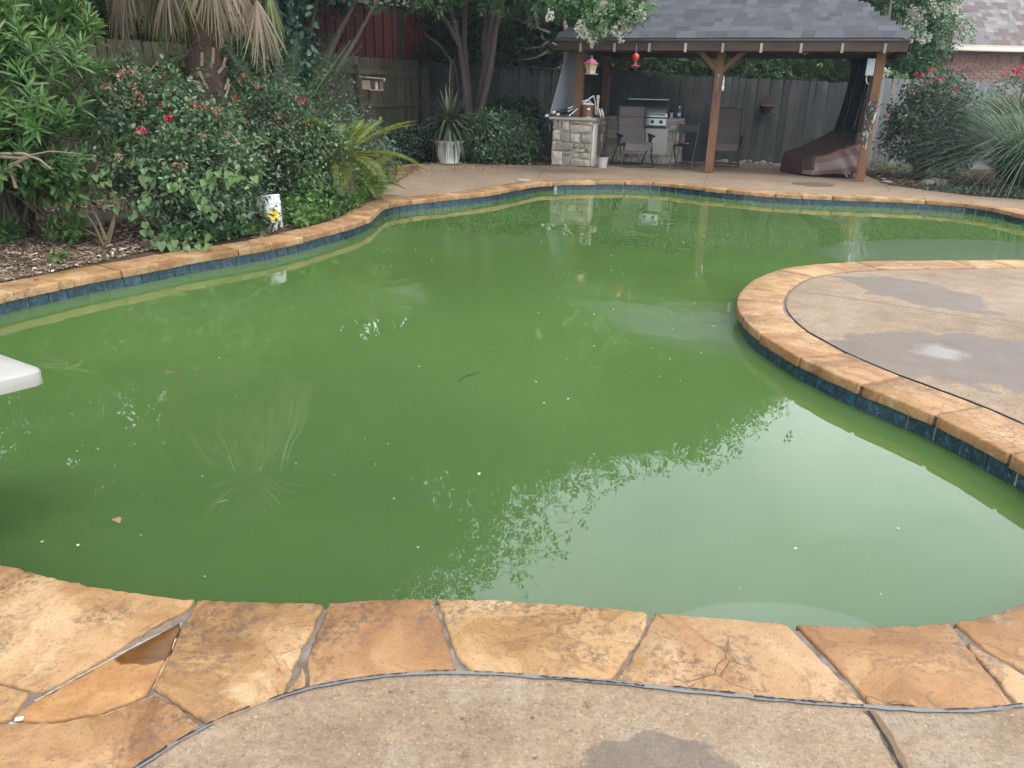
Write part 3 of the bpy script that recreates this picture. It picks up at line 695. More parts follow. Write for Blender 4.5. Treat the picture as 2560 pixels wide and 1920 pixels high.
# front face stones traced from the photograph (x and z as fractions of the face)
fs = [(0,.02,.15,.19,'')]
T = [(.0,.80,.14,.99),(.15,.80,.23,.99),(.24,.77,.42,.99),(.43,.92,.74,.99),(.76,.89,1,.99),(.44,.73,.97,.90),(.0,.56,.21,.785),(.23,.53,.44,.755),(.45,.52,.70,.715),(.72,.51,1,.705),(.0,.34,.10,.545),(.12,.34,.53,.515),(.55,.40,.64,.505),(.66,.40,.82,.505),(.84,.32,1,.495),(.55,.325,.82,.385),(.0,.01,.28,.325),(.30,.26,.50,.325),(.30,.01,.50,.245),(.52,.20,.69,.31),(.71,.18,.98,.305),(.52,.01,.58,.185),(.60,.01,1,.17)]
for i, (u0, z0, u1, z1) in enumerate(T):
    lpart('stone', rock(u0*CL+.006, u1*CL-.006, z0*CH, z1*CH-.008, lambda u, d, z: (u, -d, z), i), M_lime, ct, smooth=35)
def facing(L, face, seed, skip=None, hmin=.11, hmax=.2):
    r_ = random.Random(seed); z = .01
    while z < CH-.04:
        h = r_.uniform(hmin, hmax); z1 = min(CH-.005, z+h); z1 = CH-.005 if CH-z1 < .07 else z1; u = 0
        while u < L-.02:
            u1 = min(L, u+r_.uniform(.11, .30)); u1 = L if L-u1 < .08 else u1
            if not (skip and skip(u, u1, z, z1)): lpart('stone', rock(u+.006, u1-.006, z+.005, z1-.005, face, r_.random()), M_lime, ct, smooth=35)
            u = u1
        z = z1
facing(LD, lambda u, d, z: (CL+d, u, z), 5, lambda a, b, z0, z1: .05 < (a+b)/2 < .98)
facing(.42, lambda u, d, z: (CL+.0+u, LD-d+.03, z), 6)
facing(.28, lambda u, d, z: (CL+BL-.30+u, LD-d+.03, z), 8); facing(BD, lambda u, d, z: (CL+BL+d, LD+.04+u, z), 9)
facing(.86, lambda u, d, z: (CL+.42+u, LD-d+.03, z*.28), 10, None, .3, .5)
# side face: white jamb, grey access door with a loop handle
lpart('jamb', MB().box((CL+.006, .22, .42), (.05, .30, .82)), simple('weathered_white_board', (.50, .47, .41), .75, var=.25, scale=10), ct, bevel=.004)
dr = lpart('access_door', MB().box((CL+.012, .66, .50), (.035, .50, .58)), simple('grey_door_panel', (.13, .125, .12), .5), ct, bevel=.004)
lpart('handle', MB().tube([(CL+.03, .56, .62), (CL+.085, .56, .62), (CL+.085, .56, .48), (CL+.03, .56, .48)], .011, 8), M_steel, dr)
# grill head set in the counter
gx0, gx1 = CL+.40, CL+1.30; gl = thing('gas_grill', 'stainless built in gas grill with closed hood behind a reclining chair', 'grill', CX @ Vector(((gx0+gx1)/2, LD+.3, CH)), CR)
GI = Matrix.Translation((-(gx0+gx1)/2, -(LD+.3), -CH)); W_ = gx1-gx0; xm = (gx0+gx1)/2; yf = LD
hd = [(.02, .14), (.03, .22), (.10, .36), (.20, .42), (.46, .42), (.56, .36), (.60, .14)]
mb = MB(); nn = len(hd)
for x in (gx0+.02, gx1-.02): mb.v += [GI @ Vector((x, yf+y, CH+z)) for y, z in hd]
mb.f = [(i, i+1, nn+i+1, nn+i) for i in range(nn-1)]+[tuple(range(nn))[::-1], tuple(nn+i for i in range(nn)), (0, nn, 2*nn-1, nn-1)]
lpart('hood', mb, simple('dull_steel_hood', (.11, .115, .12), .38, .75), gl, smooth=50)
lpart('hood_trim', MB().box((xm, yf+.19, CH+.415), (W_-.02, .03, .02), GI), M_steel, gl, bevel=.004)
lpart('hood_band', MB().box((xm, yf+.012, CH+.10), (W_+.02, .05, .085), GI), M_steel, gl, bevel=.006)
lpart('hood_handle', MB().tube([GI @ Vector(p) for p in ((gx0+.06, yf-.02, CH+.10), (gx0+.06, yf-.07, CH+.115), (gx1-.06, yf-.07, CH+.115), (gx1-.06, yf-.02, CH+.10))], .014, 8), M_steel, gl)
lpart('control_panel', MB().box((xm, yf-.01, CH-.035), (W_+.0, .06, .15), GI), M_steel, gl, bevel=.006)
lpart('drip_tray', MB().box((xm, yf-.006, CH-.145), (W_, .05, .05), GI), M_black, gl)
for x in (gx0+.13, gx0+.30, gx0+.60, gx1-.12):
    lpart('knob', MB().lathe([(.038, 0), (.036, .03), (.02, .034)], 16, (0, 0, 0), GI @ Matrix.Translation((x, yf-.041, CH-.03)) @ Matrix.Rotation(R_(90), 4, 'X')), M_black, gl)
lpart('door_frame', MB().box((xm, yf+.0, .47), (W_+.10, .05, .56), GI), M_whitep, gl, bevel=.005)
for x in (xm-.23, xm+.23): lpart('cabinet_door', MB().box((x, yf-.028, .47), (.40, .012, .46), GI), M_whitep, gl, bevel=.004)
lpart('warming_rod', MB().tube([GI @ Vector((gx0-.12, yf+.1, CH+.10)), GI @ Vector((gx0+.01, yf+.1, CH+.10))], .01, 6), M_steel, gl)
ol = lpart('outlet_plate', MB().box((CL+BL-.17, LD-.03, CH-.12), (.13, .012, .085)), simple('grey_outlet', (.33, .33, .31), .5), ct, bevel=.003)
lpart('socket', MB().box((CL+BL-.17, LD-.038, CH-.12), (.035, .006, .05)), M_whitep, ol)
lpart('supply_pipe', MB().tube([(CL+BL+.05, LD+.02, .80), (CL+BL+.08, LD-.02, .7), (CL+BL+.07, LD-.02, .4), (CL+BL+.02, LD-.04, .25)], .014, 8), simple('pipe_grey', (.25, .23, .2), .6), ct)
def onC(x, y): return CX @ Vector((x, y, CH+.045))
# things on the counter
M_whitepl = simple('white_plastic', (.72, .73, .72), .4)
def CW(px, py, Yd): return Q(px, py, Yd)
hb = thing('ice_bucket', 'brown wooden stave bucket with metal hoops on the stone counter', 'bucket', onC(.66, .22))
M_stave = wood('varnished_stave', [(.3, (.12, .04, .012)), (.6, (.24, .09, .03)), (.8, (.33, .15, .06))], .35)
for i in range(14):
    a = 2*math.pi*i/14
    mb = MB(); w0, w1 = .105*math.tan(math.pi/14)*.97, .125*math.tan(math.pi/14)*.97
    mb.add([(.085, -w0, .02), (.105, -w0, .02), (.105, w0, .02), (.085, w0, .02), (.105, -w1, .25), (.125, -w1, .25), (.125, w1, .25), (.105, w1, .25)], [(0,3,2,1),(4,5,6,7),(0,1,5,4),(1,2,6,5),(2,3,7,6),(3,0,4,7)], Matrix.Rotation(a, 4, 'Z'))
    lpart('stave', mb, M_stave, hb)
lpart('base_ring', MB().lathe([(.122, 0), (.122, .02), (.11, .03), (.0, .03)], 24), M_steel, hb, smooth=40)
for z, r in ((.08, .1125), (.19, .1225)): lpart('hoop', MB().lathe([(r-.004, z), (r+.002, z), (r+.0035, z+.016), (r-.003, z+.016)], 24), simple('hoop_brass', (.2, .15, .08), .4, .7), hb, smooth=40)
lpart('lid', MB().lathe([(.127, .25), (.127, .262), (.08, .275), (.0, .278)], 24), M_whitepl, hb, smooth=40)
lpart('bail_handle', MB().tube([(.128*math.cos(t), -.02-.02*math.sin(t), .24+.02*math.sin(t)) for t in [i*math.pi/10 for i in range(11)]], .005, 6), M_black, hb)
lpart('paper_label', MB().box((0, -.121, .165), (.06, .004, .03), Matrix.Rotation(R_(6), 4, 'Z')), M_whitepl, hb)
# pool cleaner: white hose, arms and two wheels
pc = thing('pool_cleaner', 'white pool cleaner with hoses and poles heaped behind the wooden bucket', 'pool cleaner', onC(.62, .5))
o_ = Vector((.62, .5, 0))
def lp(x, y, z): return Vector((x, y, z))-o_+Vector((0, 0, .0))
lpart('pole', MB().tube([lp(.22, .30, .02), lp(.62, .34, .36), lp(.70, .36, .42)], .013, 8), M_whitepl, pc, smooth=60)
lpart('pole', MB().tube([lp(.70, .36, .42), lp(.745, .38, .30), lp(.76, .40, .06)], .010, 8), M_whitepl, pc, smooth=60)
lpart('pole', MB().tube([lp(.20, .42, .10), lp(.42, .46, .22), lp(.58, .5, .34)], .014, 8), M_whitepl, pc, smooth=60)
lpart('pole', MB().tube([lp(.20, .36, .16), lp(.36, .42, .23), lp(.50, .5, .30)], .012, 8), M_whitepl, pc, smooth=60)
lpart('pole', MB().tube([lp(.18, .55, .03), lp(.40, .52, .08), lp(.56, .46, .15)], .016, 8), simple('grey_plastic_pole', (.34, .36, .38), .5), pc, smooth=60)
for i, (cx, cz, r) in enumerate(((.60, .24, .085), (.62, .22, .06), (.58, .20, .11))):
    lpart('hose', MB().tube([lp(cx+r*math.cos(t), .44+.03*i, cz+r*math.sin(t)) for t in [-.6+j*.32 for j in range(13)]], .011, 8), simple('white_hose', (.6, .62, .63), .5), pc, smooth=60)
lpart('connector', MB().tube([lp(.46, .4, .31), lp(.53, .4, .30)], .024, 10), M_whitepl, pc, smooth=40)
lpart('bracket', MB().box(lp(.80, .42, .22), (.05, .03, .34), None, .2).box(lp(.80, .42, .40), (.07, .035, .06), None, .2), simple('cream_plastic', (.52, .48, .38), .5), pc, bevel=.006)
lpart('body', MB().box(lp(.83, .5, .10), (.12, .16, .16)), simple('navy_plastic', (.02, .025, .06), .4), pc, bevel=.02)
for dx in (0, .055):
    lpart('wheel', MB().lathe([(.0, -.018), (.05, -.018), (.088, -.010), (.092, 0), (.088, .010), (.05, .018), (.0, .018)], 20, (0, 0, 0), Matrix.Translation(lp(.835+dx, .24, .095)) @ Matrix.Rotation(R_(72), 4, 'Y')), M_whitepl, pc, smooth=40)
# poles with white end caps sticking out on the left
for i, (p, q) in enumerate((((1367, 290), (1432, 277)), ((1384, 281), (1440, 268)), ((1395, 286), (1446, 282)))):
    A, B2 = Q(*p, 16.50), Q(*q, 17.0); B2.z = max(B2.z, CH+.06); A.z = max(A.z, CH+.062)
    t_ = thing('pole_handle', ['dark pole with white end cap jutting farthest past the counter edge', 'topmost dark pole with white end cap lying on the counter', 'shortest dark pole with small white cap lying at the counter edge'][i], 'pole', A)
    lpart('pole_tube', MB().tube([Vector((0, 0, 0)), B2-A], .016, 8), simple('dark_blue_tube', (.018, .02, .03), .4), t_, smooth=60)
    d = (B2-A).normalized(); rr_ = (.028, .030, .021)[i]
    lpart('end_cap', MB().tube([d*-.035, d*-.03, d*.03, d*.035], [rr_*.8, rr_, rr_, rr_*.8], 12), M_whitepl, t_, smooth=40)
bt = thing('bottle', 'blue plastic bottle with white cap on the counter right of the grill', 'bottle', onC(CL+BL-.09, LD+.16))
lpart('bottle_body', MB().lathe([(.034, 0), (.037, .01), (.037, .13), (.032, .16), (.016, .19), (.016, .21)], 18), simple('blue_plastic', (.02, .07, .32), .3), bt, smooth=40)
lpart('bottle_label', MB().lathe([(.0376, .05), (.0378, .052), (.0378, .11), (.0376, .112)], 18), simple('pale_label', (.5, .6, .7), .5), bt, smooth=40)
lpart('cap', MB().lathe([(.017, .205), (.019, .208), (.019, .245), (.015, .25)], 14), M_whitepl, bt, smooth=40)
cu = thing('paper_cup', 'small white paper cup on the counter between hood and blue bottle', 'cup', onC(CL+BL-.26, LD+.3))
lpart('cup_body', MB().lathe([(.024, 0), (.033, .11), (.035, .112), (.031, .112), (.022, .006)], 16), M_whitepl, cu, smooth=40)
tg = thing('grill_tool', 'metal grill tool lying on the counter left of the hood', 'tool', onC(CL+.16, LD+.22))
lpart('tool_shaft', MB().tube([(-.12, 0, .02), (.12, .02, .025)], .008, 6), M_steel, tg); lpart('tool_head', MB().box((-.16, -.005, .022), (.10, .06, .018)), M_black, tg, bevel=.004)

# ================================================================== CHAIRS AND OTHER THINGS UNDER THE ROOF
M_sling = simple('taupe_sling', (.125, .105, .095), .8, var=.12, scale=60, bump=.2); M_frame = simple('black_steel_tube', (.015, .016, .018), .4)
def recliner(loc, rz, label, recl, seatlen=.42):
    t = thing('reclining_chair', label, 'chair', loc, rz, 'folding recliners under the gazebo')
    hw = .27; zs = .43; kn = Vector((0, -.24, zs+.05)); hp = Vector((0, .20, zs-.04)); top = hp+Vector((0, math.sin(recl)*.80, math.cos(recl)*.80))
    def strip(a, b, n, nm):
        rows = []
        for i in range(n+1):
            p = a.lerp(b, i/n); d = (b-a).normalized(); nr = Vector((0, -d.z, d.y)) if d.z > .5 else Vector((0, d.z, 1))
            rows.append([p+Vector((x, 0, 0))+nr*(.018*(abs(x)/hw)**2-.012*math.sin(i/n*math.pi)) for x in (-hw, -.18, -.09, 0, .09, .18, hw)])
        sheet(rows, .012, nm, M_sling, t, False)
    strip(kn, hp, 5, 'seat'); b1 = hp.lerp(top, .02); cuts = [.02, .50, .74, 1.0]
    strip(hp.lerp(top, .02), hp.lerp(top, .5), 4, 'back_panel'); strip(hp.lerp(top, .505), hp.lerp(top, .74), 3, 'back_panel')
    off_ = Vector((0, -.035, .0)); strip(hp.lerp(top, .745)+off_, hp.lerp(top, .99)+off_, 3, 'head_pillow')
    strip(kn+Vector((0, -.005, -.012)), kn+Vector((0, -.06, -.16)), 3, 'foot_rest')
    for s in (-1, 1):
        x = s*(hw+.03)
        lpart('back_rail', MB().tube([(x, hp.y-.02, hp.z), (x, top.y, top.z-.04), (x-s*.03, top.y, top.z), (x-s*.12, top.y, top.z+.005)], .012, 8), M_frame, t, smooth=60)
        lpart('seat_rail', MB().tube([(x, hp.y, hp.z), (x, kn.y, kn.z), (x, kn.y-.055, kn.z-.17)], .012, 8), M_frame, t, smooth=60)
        lpart('leg', MB().tube([(x+s*.03, -.36, .02), (x+s*.03, -.30, .08), (x+s*.03, .06, .60)], .013, 8), M_frame, t, smooth=60)
        lpart('leg', MB().tube([(x+s*.04, .46, .02), (x+s*.04, .38, .08), (x+s*.04, -.16, .60)], .013, 8), M_frame, t, smooth=60)
        ar = lpart('armrest', MB().beam((x+s*.04, -.24, .605), (x+s*.04, .14, .635), .06, .032), M_black, t, bevel=.012)
        lpart('bracket', MB().add([(x+s*.02, -.12, .60), (x+s*.02, .08, .62), (x+s*.02, .02, .40), (x+s*.03, -.12, .60), (x+s*.03, .08, .62), (x+s*.03, .02, .40)], [(0,1,2), (5,4,3), (0,3,4,1), (1,4,5,2), (2,5,3,0)]), M_black, t)
        # lacing of the sling
        mb = MB()
        for i in range(10):
            p = hp.lerp(top, .08+i*.09); mb.tube([(s*hw*.97, p.y, p.z), (x, p.y+.005, p.z+.025)], .003, 4)
        lpart('lacing', mb, M_black, t)
    hx = hw+.06
    lpart('floor_bar', MB().tube([(-hx, -.36, .02), (-hx+.04, -.385, .014), (hx-.04, -.385, .014), (hx, -.36, .02)], .013, 8), M_frame, t, smooth=60)
    lpart('floor_bar', MB().tube([(-hx-.01, .46, .02), (-hx+.04, .48, .014), (hx-.04, .48, .014), (hx+.01, .46, .02)], .013, 8), M_frame, t, smooth=60)
    lpart('cross_bar', MB().tube([(-hw-.03, top.y, top.z), (0, top.y+.01, top.z+.008), (hw+.03, top.y, top.z)], .012, 8), M_frame, t, smooth=60)
    return t
recliner((2.42, 16.78, 0), R_(10), 'taupe reclining chair with black arms standing before the steel grill', R_(13))
p = P(1818, 417); recliner((p.x-.03, p.y+.30, 0), R_(-14), 'taupe reclining chair half hidden behind the middle gazebo post', R_(12))
# folding chair with a red plate
fc = thing('folding_chair', 'black folding chair holding a red plate beside the recliner', 'chair', (3.46, 16.72, 0), R_(-20))
lpart('seat', MB().box((0, 0, .44), (.42, .38, .03)), M_black, fc, bevel=.01)
lpart('backrest', MB().box((.0, .27, .80), (.42, .03, .16), Matrix.Rotation(R_(-6), 4, 'X')), simple('black_vinyl', (.014, .016, .02), .5), fc, bevel=.01)
for s in (-1, 1):
    lpart('leg', MB().tube([(s*.22, -.34, .0), (s*.22, .28, .88)], .012, 8), simple('grey_steel_leg', (.10, .105, .11), .4), fc)
    lpart('leg', MB().tube([(s*.20, .34, .0), (s*.20, -.08, .43)], .012, 8), M_frame, fc)
for y, z in ((-.27, .10), (.28, .08)): lpart('stretcher', MB().tube([(-.21, y, z), (.21, y, z)], .009, 6), M_frame, fc)
fcx = PM[fc.name]
pt = thing('red_plate', 'red plastic plate lying on the black folding chair', 'plate', fcx @ Vector((.03, 0, .455)))
lpart('plate_dish', MB().lathe([(.06, 0), (.09, .004), (.15, .022), (.152, .026), (.148, .027), (.09, .010), (.0, .008)], 28), simple('red_plastic', (.45, .02, .02), .35), pt, smooth=40)
sc_ = thing('small_cup', 'small pale cup standing on the red plate', 'cup', fcx @ Vector((.05, .02, .463))); lpart('cup_body', MB().lathe([(.02, 0), (.025, .03), (.021, .03), (.017, .004)], 14), simple('pale_cup', (.5, .45, .35), .5), sc_, smooth=40)
# galvanised pail with a dead plant
p = P(1506, 421); pl_ = thing('metal_pail', 'small pale metal pail with a withered plant by the counter corner', 'pail', (p.x, p.y+.11, 0))
lpart('pail_body', MB().lathe([(.085, 0), (.09, .004), (.118, .20), (.125, .205), (.125, .212), (.114, .212), (.086, .02)], 24), simple('galvanised', (.50, .51, .50), .4, .3), pl_, smooth=40)
lpart('pail_soil', MB().lathe([(.0, .17), (.11, .17), (.0, .19)], 16), simple('pail_earth', (.03, .02, .015), .9), pl_)
rs = random.Random(4); mb = MB()
for i in range(26):
    a = rs.uniform(0, 6.28); r = rs.uniform(.02, .10); h = rs.uniform(.03, .14)
    mb.tube([(r*.5*math.cos(a), r*.5*math.sin(a), .17), (r*math.cos(a), r*math.sin(a), .17+h), (1.5*r*math.cos(a+.3), 1.5*r*math.sin(a+.3), .17+h*.8)], [.003, .006, .012], 5)
lpart('withered_plant', mb, simple('withered_purple', (.06, .03, .045), .8), pl_)
# covered lounger
M_cov1 = simple('dark_brown_cover', (.050, .026, .022), .62, var=.2, scale=5, bump=.12); M_cov2 = simple('rust_brown_cover', (.125, .060, .050), .6, var=.2, scale=5, bump=.12); M_cov3 = simple('tan_cover_band', (.165, .135, .108), .6, var=.15, scale=5, bump=.12)
fA, fB, fC, fD = Vector((5.60, 15.42, 0)), Vector((6.46, 14.98, 0)), Vector((6.80, 15.95, 0)), Vector((5.30, 16.32, 0))
cv = thing('covered_lounger', 'lounge chair under a brown and tan weather cover by the right gazebo post', 'covered lounger', fA)
rows = []; rs = random.Random(8)
def lerp1(t, st):
    for (a0_, v0), (a1_, v1) in zip(st, st[1:]):
        if t <= a1_: return v0+(v1-v0)*(t-a0_)/(a1_-a0_)
    return st[-1][1]
for i in range(33):
    t = i/32; hf_ = lerp1(t, [(0, .30), (.06, .37), (.3, .42), (1, .70)]); hb_ = lerp1(t, [(0, .30), (.06, .41), (.25, .50), (.62, .83), (1, .80)]); hm_ = lerp1(t, [(0, .03), (.12, .03), (1, .17)])
    prof = [(-.02, hm_), (-.035, hm_+(hf_-hm_)*.28), (-.02, hm_+(hf_-hm_)*.62), (-.0, hf_*.93), (.035, hf_), (.30, hf_*.72+hb_*.28-.03), (.5, (hf_+hb_)/2-.035), (.72, hf_*.25+hb_*.75-.015), (.95, hb_), (1., hb_*.94), (1.03, hb_*.5), (1.04, hm_)]
    pts = []
    for k in range(len(prof)-1):
        for j in range(3): f = j/3; pts.append((prof[k][0]*(1-f)+prof[k+1][0]*f, prof[k][1]*(1-f)+prof[k+1][1]*f))
    pts.append(prof[-1]); row = []; L0 = fA.lerp(fB, t); L1 = fD.lerp(fC, t); pin = .16*max(0, 1-t/.10)**2
    for k, (y, z) in enumerate(pts):
        wob = .022*math.sin(t*17+z*15+2.2*math.sin(t*6+z*3))*math.sin(t*math.pi)**.4; yy = pin+(1-2*pin)*y+(wob if k < 10 else 0)
        row.append(L0.lerp(L1, yy)+Vector((rs.gauss(0, .003), rs.gauss(0, .003), z+(wob*.5 if k >= 12 else 0)+rs.gauss(0, .003)))-fA)
    rows.append(row)
sheet(rows, .006, 'cover_top', M_cov1, cv, False)
ax = (fB-fA).normalized(); pr_ = Vector((-ax.y, ax.x, 0))
# assign bands of colour to the front skirt
cme = cv.children[0].data if cv.children else None
cov_o = [o for o in col.objects if o.parent == cv][0]; cme = cov_o.data; cme.materials.append(M_cov2); cme.materials.append(M_cov3)
C_ = len(rows[0]); Rn = len(rows)-1
for pi, pol in enumerate(cme.polygons):
    q = pi//2
    if q < Rn*(C_-1):
        j = q % (C_-1); i = q//(C_-1)
        if i >= 4: pol.material_index = 1 if j < 2 else 2 if j < 6 else 1 if j < 11 else 0
        else: pol.material_index = 0 if j >= 3 else 2
        if j > C_-6: pol.material_index = 1
# end panels
for idx, nm in ((0, 'cover_end'), (-1, 'cover_end')):
    r0_ = rows[idx]; mb = MB(); nn = len(r0_); mb.v = [tuple(p) for p in r0_]+[tuple(p+ax*(-.012 if idx == 0 else .012)) for p in r0_]
    mb.f = [tuple(range(nn)), tuple(nn+i for i in range(nn))[::-1]]+[(i, nn+i, nn+(i+1) % nn, (i+1) % nn) for i in range(nn)]
    lpart(nm, mb, M_cov1, cv)
for x, y, h in ((.10, .06, .16), (.80, .06, .30), (.2, .9, .2), (.95, .8, .4)): lpart('leg', MB().tube([ax*x+pr_*y, ax*x+pr_*y+Vector((0, 0, h+.05))], .022, 8), M_frame, cv)
lpart('frame_rail', MB().tube([ax*.06+pr_*.1+Vector((0, 0, .10)), ax*.86+pr_*.1+Vector((0, 0, .16))], .016, 8), M_frame, cv)
lpart('brace_rod', MB().tube([ax*.60+pr_*.02+Vector((0, 0, .16)), ax*.74+pr_*.02+Vector((0, 0, .04))], .010, 6), simple('pale_rod', (.45, .42, .36), .5), cv)
# hanging and fixed things
gl_clear = NT('clear_glass'); gl_clear.b.inputs['Transmission Weight'].default_value = .85; M_glass = gl_clear.fin((.85, .92, .9), .05)
hz_ = Q(1478, 163, 15.45); fd = thing('bird_feeder', 'cream hanging bird feeder with pink roof under the gazebo eave', 'bird feeder', hz_)
def sq(prof, n=6, rot=.3):
    mb = MB()
    for r, z in prof: mb.v += [(r*math.cos(rot+2*math.pi*j/n), r*math.sin(rot+2*math.pi*j/n), z) for j in range(n)]
    for i in range(len(prof)-1):
        for j in range(n): a, b = i*n+j, i*n+(j+1) % n; mb.f.append((a, b, b+n, a+n))
    mb.f += [tuple(range(n))[::-1], tuple((len(prof)-1)*n+j for j in range(n))]; return mb
lpart('feeder_roof', sq([(.155, .015), (.155, .025), (.055, .10), (.025, .115), (.025, .15), (.012, .165)]), simple('dusty_pink', (.30, .075, .12), .6), fd, bevel=.003)
lpart('feeder_body', sq([(.09, -.145), (.095, -.09), (.125, .014)]), simple('cream_plastic_feeder', (.50, .42, .27), .5), fd, bevel=.004)
lpart('feeder_tray', sq([(.145, -.16), (.15, -.155), (.15, -.146)]), simple('tan_tray', (.42, .34, .26), .6), fd)
lpart('hanger', MB().tube([(0, 0, .16), (0, -.0, 2.22-hz_.z)], .003, 5), M_frame, fd)
h2_ = Q(1589, 150, 15.0); hf = thing('hummingbird_feeder', 'small red hummingbird feeder hanging from the gazebo eave', 'bird feeder', h2_)
lpart('nectar_bulb', MB().lathe([(.02, -.03), (.052, -.005), (.066, .045), (.055, .09), (.02, .112), (.008, .115)], 20), simple('red_glass', (.42, .03, .02), .12), hf, smooth=50)
lpart('neck', MB().lathe([(.025, -.09), (.022, -.06), (.03, -.03)], 16), M_glass, hf, smooth=50)
lpart('feeding_dish', MB().lathe([(.0, -.125), (.05, -.122), (.085, -.10), (.082, -.092), (.03, -.085)], 20), simple('red_plastic_dish', (.5, .03, .05), .3), hf, smooth=50)
lpart('hanger', MB().tube([(0, 0, .11), (0, 0, 2.24-h2_.z)], .004, 5), M_steel, hf)
# ornaments on the middle post
def postpt(px, py, fr=.082): 
    d = _ray(px, py); n = Vector((-.365*-1, -.931, 0)); n = (GX.to_3x3() @ Vector((0, -1, 0))); p0 = GM+n*fr; o = Vector((0, 0, CAM_H)); dv = Vector(d); t = (p0-o).dot(n)/dv.dot(n); return o+dv*t
q = postpt(1796, 188); wc = thing('wind_chime', 'slim wind chime with purple tail hanging on the middle post', 'wind chime', q)
lpart('hook_cap', MB().lathe([(.018, -.03), (.022, 0), (.016, .02), (.006, .03)], 12), M_steel, wc, smooth=40)
q2 = postpt(1793, 225)-q; q3 = postpt(1789, 246)-q
lpart('cord', MB().tube([(0, 0, -.03), q2], .004, 5), simple('tan_cord', (.45, .32, .2), .8), wc)
mb = MB()
for i in range(5): mb.tube([q3+Vector((.02*math.cos(t+i), -.006, (i-2)*.035+.022*math.sin(t+i))) for t in [j*.7 for j in range(10)]], .005, 5)
lpart('purple_charm', mb, simple('purple_glass', (.16, .05, .14), .25), wc)
q = Vector((GM.x+.10, GM.y-.09, postpt(1806, 205).z)); q = Q(1809, 203, 15.5); go = thing('glass_ornament', 'clear glass drop ornament hanging at the middle post', 'ornament', q)
lpart('glass_drop', MB().lathe([(.004, .09), (.012, .03), (.020, -.02), (.012, -.06), (.028, -.10), (.024, -.14), (.008, -.175)][::-1], 12), simple('pale_glass', (.6, .72, .68), .12), go, smooth=50)
lpart('bracket', MB().tube([(0, 0, .09), (-.015, 0, .10), (-.04, .02, .10)], .003, 5), M_steel, go)
# right post: electric box, light string, round tag
def postR(px, py, fr=.082):
    n = (GX.to_3x3() @ Vector((0, -1, 0))); p0 = G(2.74, 0)+n*fr; o = Vector((0, 0, CAM_H)); dv = Vector(_ray(px, py)); t = (p0-o).dot(n)/dv.dot(n); return o+dv*t
qa = postR(2176, 168, .03); eb = thing('junction_box', 'grey electric box fixed to the left of the right gazebo post', 'electric box', qa, GR)
lpart('box_body', MB().box((0, 0, 0), (.135, .10, .28)), simple('grey_box_paint', (.40, .43, .45), .5), eb, bevel=.006); lpart('box_cover', MB().box((0, -.056, 0), (.125, .012, .27)), simple('grey_cover_paint', (.46, .49, .51), .45), eb, bevel=.004)
lpart('conduit', MB().tube([(-.03, 0, -.14), (-.035, -.02, -.2), (-.01, -.02, -.26), (.02, .03, -.28)], .008, 6), M_whitepl, eb)
q = postR(2172, 300, .085); ls = thing('light_string', 'bundled string of small lights on green wire wound on the right post', 'light string', q, GR)
rs = random.Random(5); pts = []
for i in range(170):
    t = i/169; pts.append((rs.gauss(0, .045), -.02-rs.random()*.06, .34-.72*t+rs.gauss(0, .05)))
mb = MB()
for i in range(0, 168, 2): mb.tube([pts[i], [(a+b)/2+rs.gauss(0, .01) for a, b in zip(pts[i], pts[i+1])], pts[i+1]], .0045, 4, False)
lpart('green_wire', mb, simple('dark_green_wire', (.008, .045, .045), .5), ls)
mb = MB()
for i in range(0, 170, 9): x, y, z = pts[i]; mb.tube([(x, y-.01, z), (x+rs.gauss(0, .012), y-.02, z-.035)], .006, 5)
lpart('bulbs', mb, simple('clear_bulbs', (.35, .40, .42), .2), ls)['kind'] = 'stuff'
lpart('white_plug', MB().tube([(.09, -.04, .12), (.085, -.05, .06), (.07, -.05, -.05)], .01, 6), M_whitepl, ls)
q = postR(2165, 335, .083); tgd = thing('round_tag', 'white round disc with a dangling cord on the right gazebo post', 'disc', q, GR)
lpart('disc', MB().lathe([(.0, 0), (.055, 0), (.055, .012), (.0, .015)], 20, (0, 0, 0), Matrix.Rotation(R_(90), 4, 'X')), M_whitepl, tgd, smooth=40)
lpart('cord', MB().tube([(.03, -.012, -.02), (.035, -.012, -.26)], .008, 5), simple('cream_cord', (.55, .5, .42), .7), tgd)
# ================================================================== FENCES
M_pick = wood('weathered_fence_board', [(.25, (.020, .020, .020)), (.5, (.044, .044, .044)), (.75, (.078, .079, .078))], .9, objvar=.25, moss=((.022, .033, .024), .5))
M_pickold = wood('mossy_fence_board', [(.25, (.028, .023, .015)), (.5, (.062, .052, .035)), (.75, (.105, .090, .064))], .9, objvar=.3, moss=((.048, .055, .016), .75))
M_pickgrey = wood('silver_fence_board', [(.25, (.11, .108, .106)), (.5, (.19, .187, .185)), (.75, (.26, .258, .255))], .9, objvar=.25)
def picket_meshes(mat, h):
    out = []
    for i in range(5):
        r_ = random.Random(i); mb = MB(); wd = .1445; n = 6
        for k in range(n+1):
            z = h*k/n; x = r_.gauss(0, .0035); y = r_.gauss(0, .004)
            c = .008 if k == n else 0
            mb.v += [(-wd/2+x+c, -.008+y, z), (wd/2+x-c, -.008+y, z), (wd/2+x-c, .009+y, z), (-wd/2+x+c, .009+y, z)]
        for k in range(n):
            for j in range(4): a, b = k*4+j, k*4+(j+1) % 4; mb.f.append((a, b, b+4, a+4))
        mb.f += [(3, 2, 1, 0), (n*4, n*4+1, n*4+2, n*4+3)]
        out.append(mb.mesh('picket', mat))
    return out
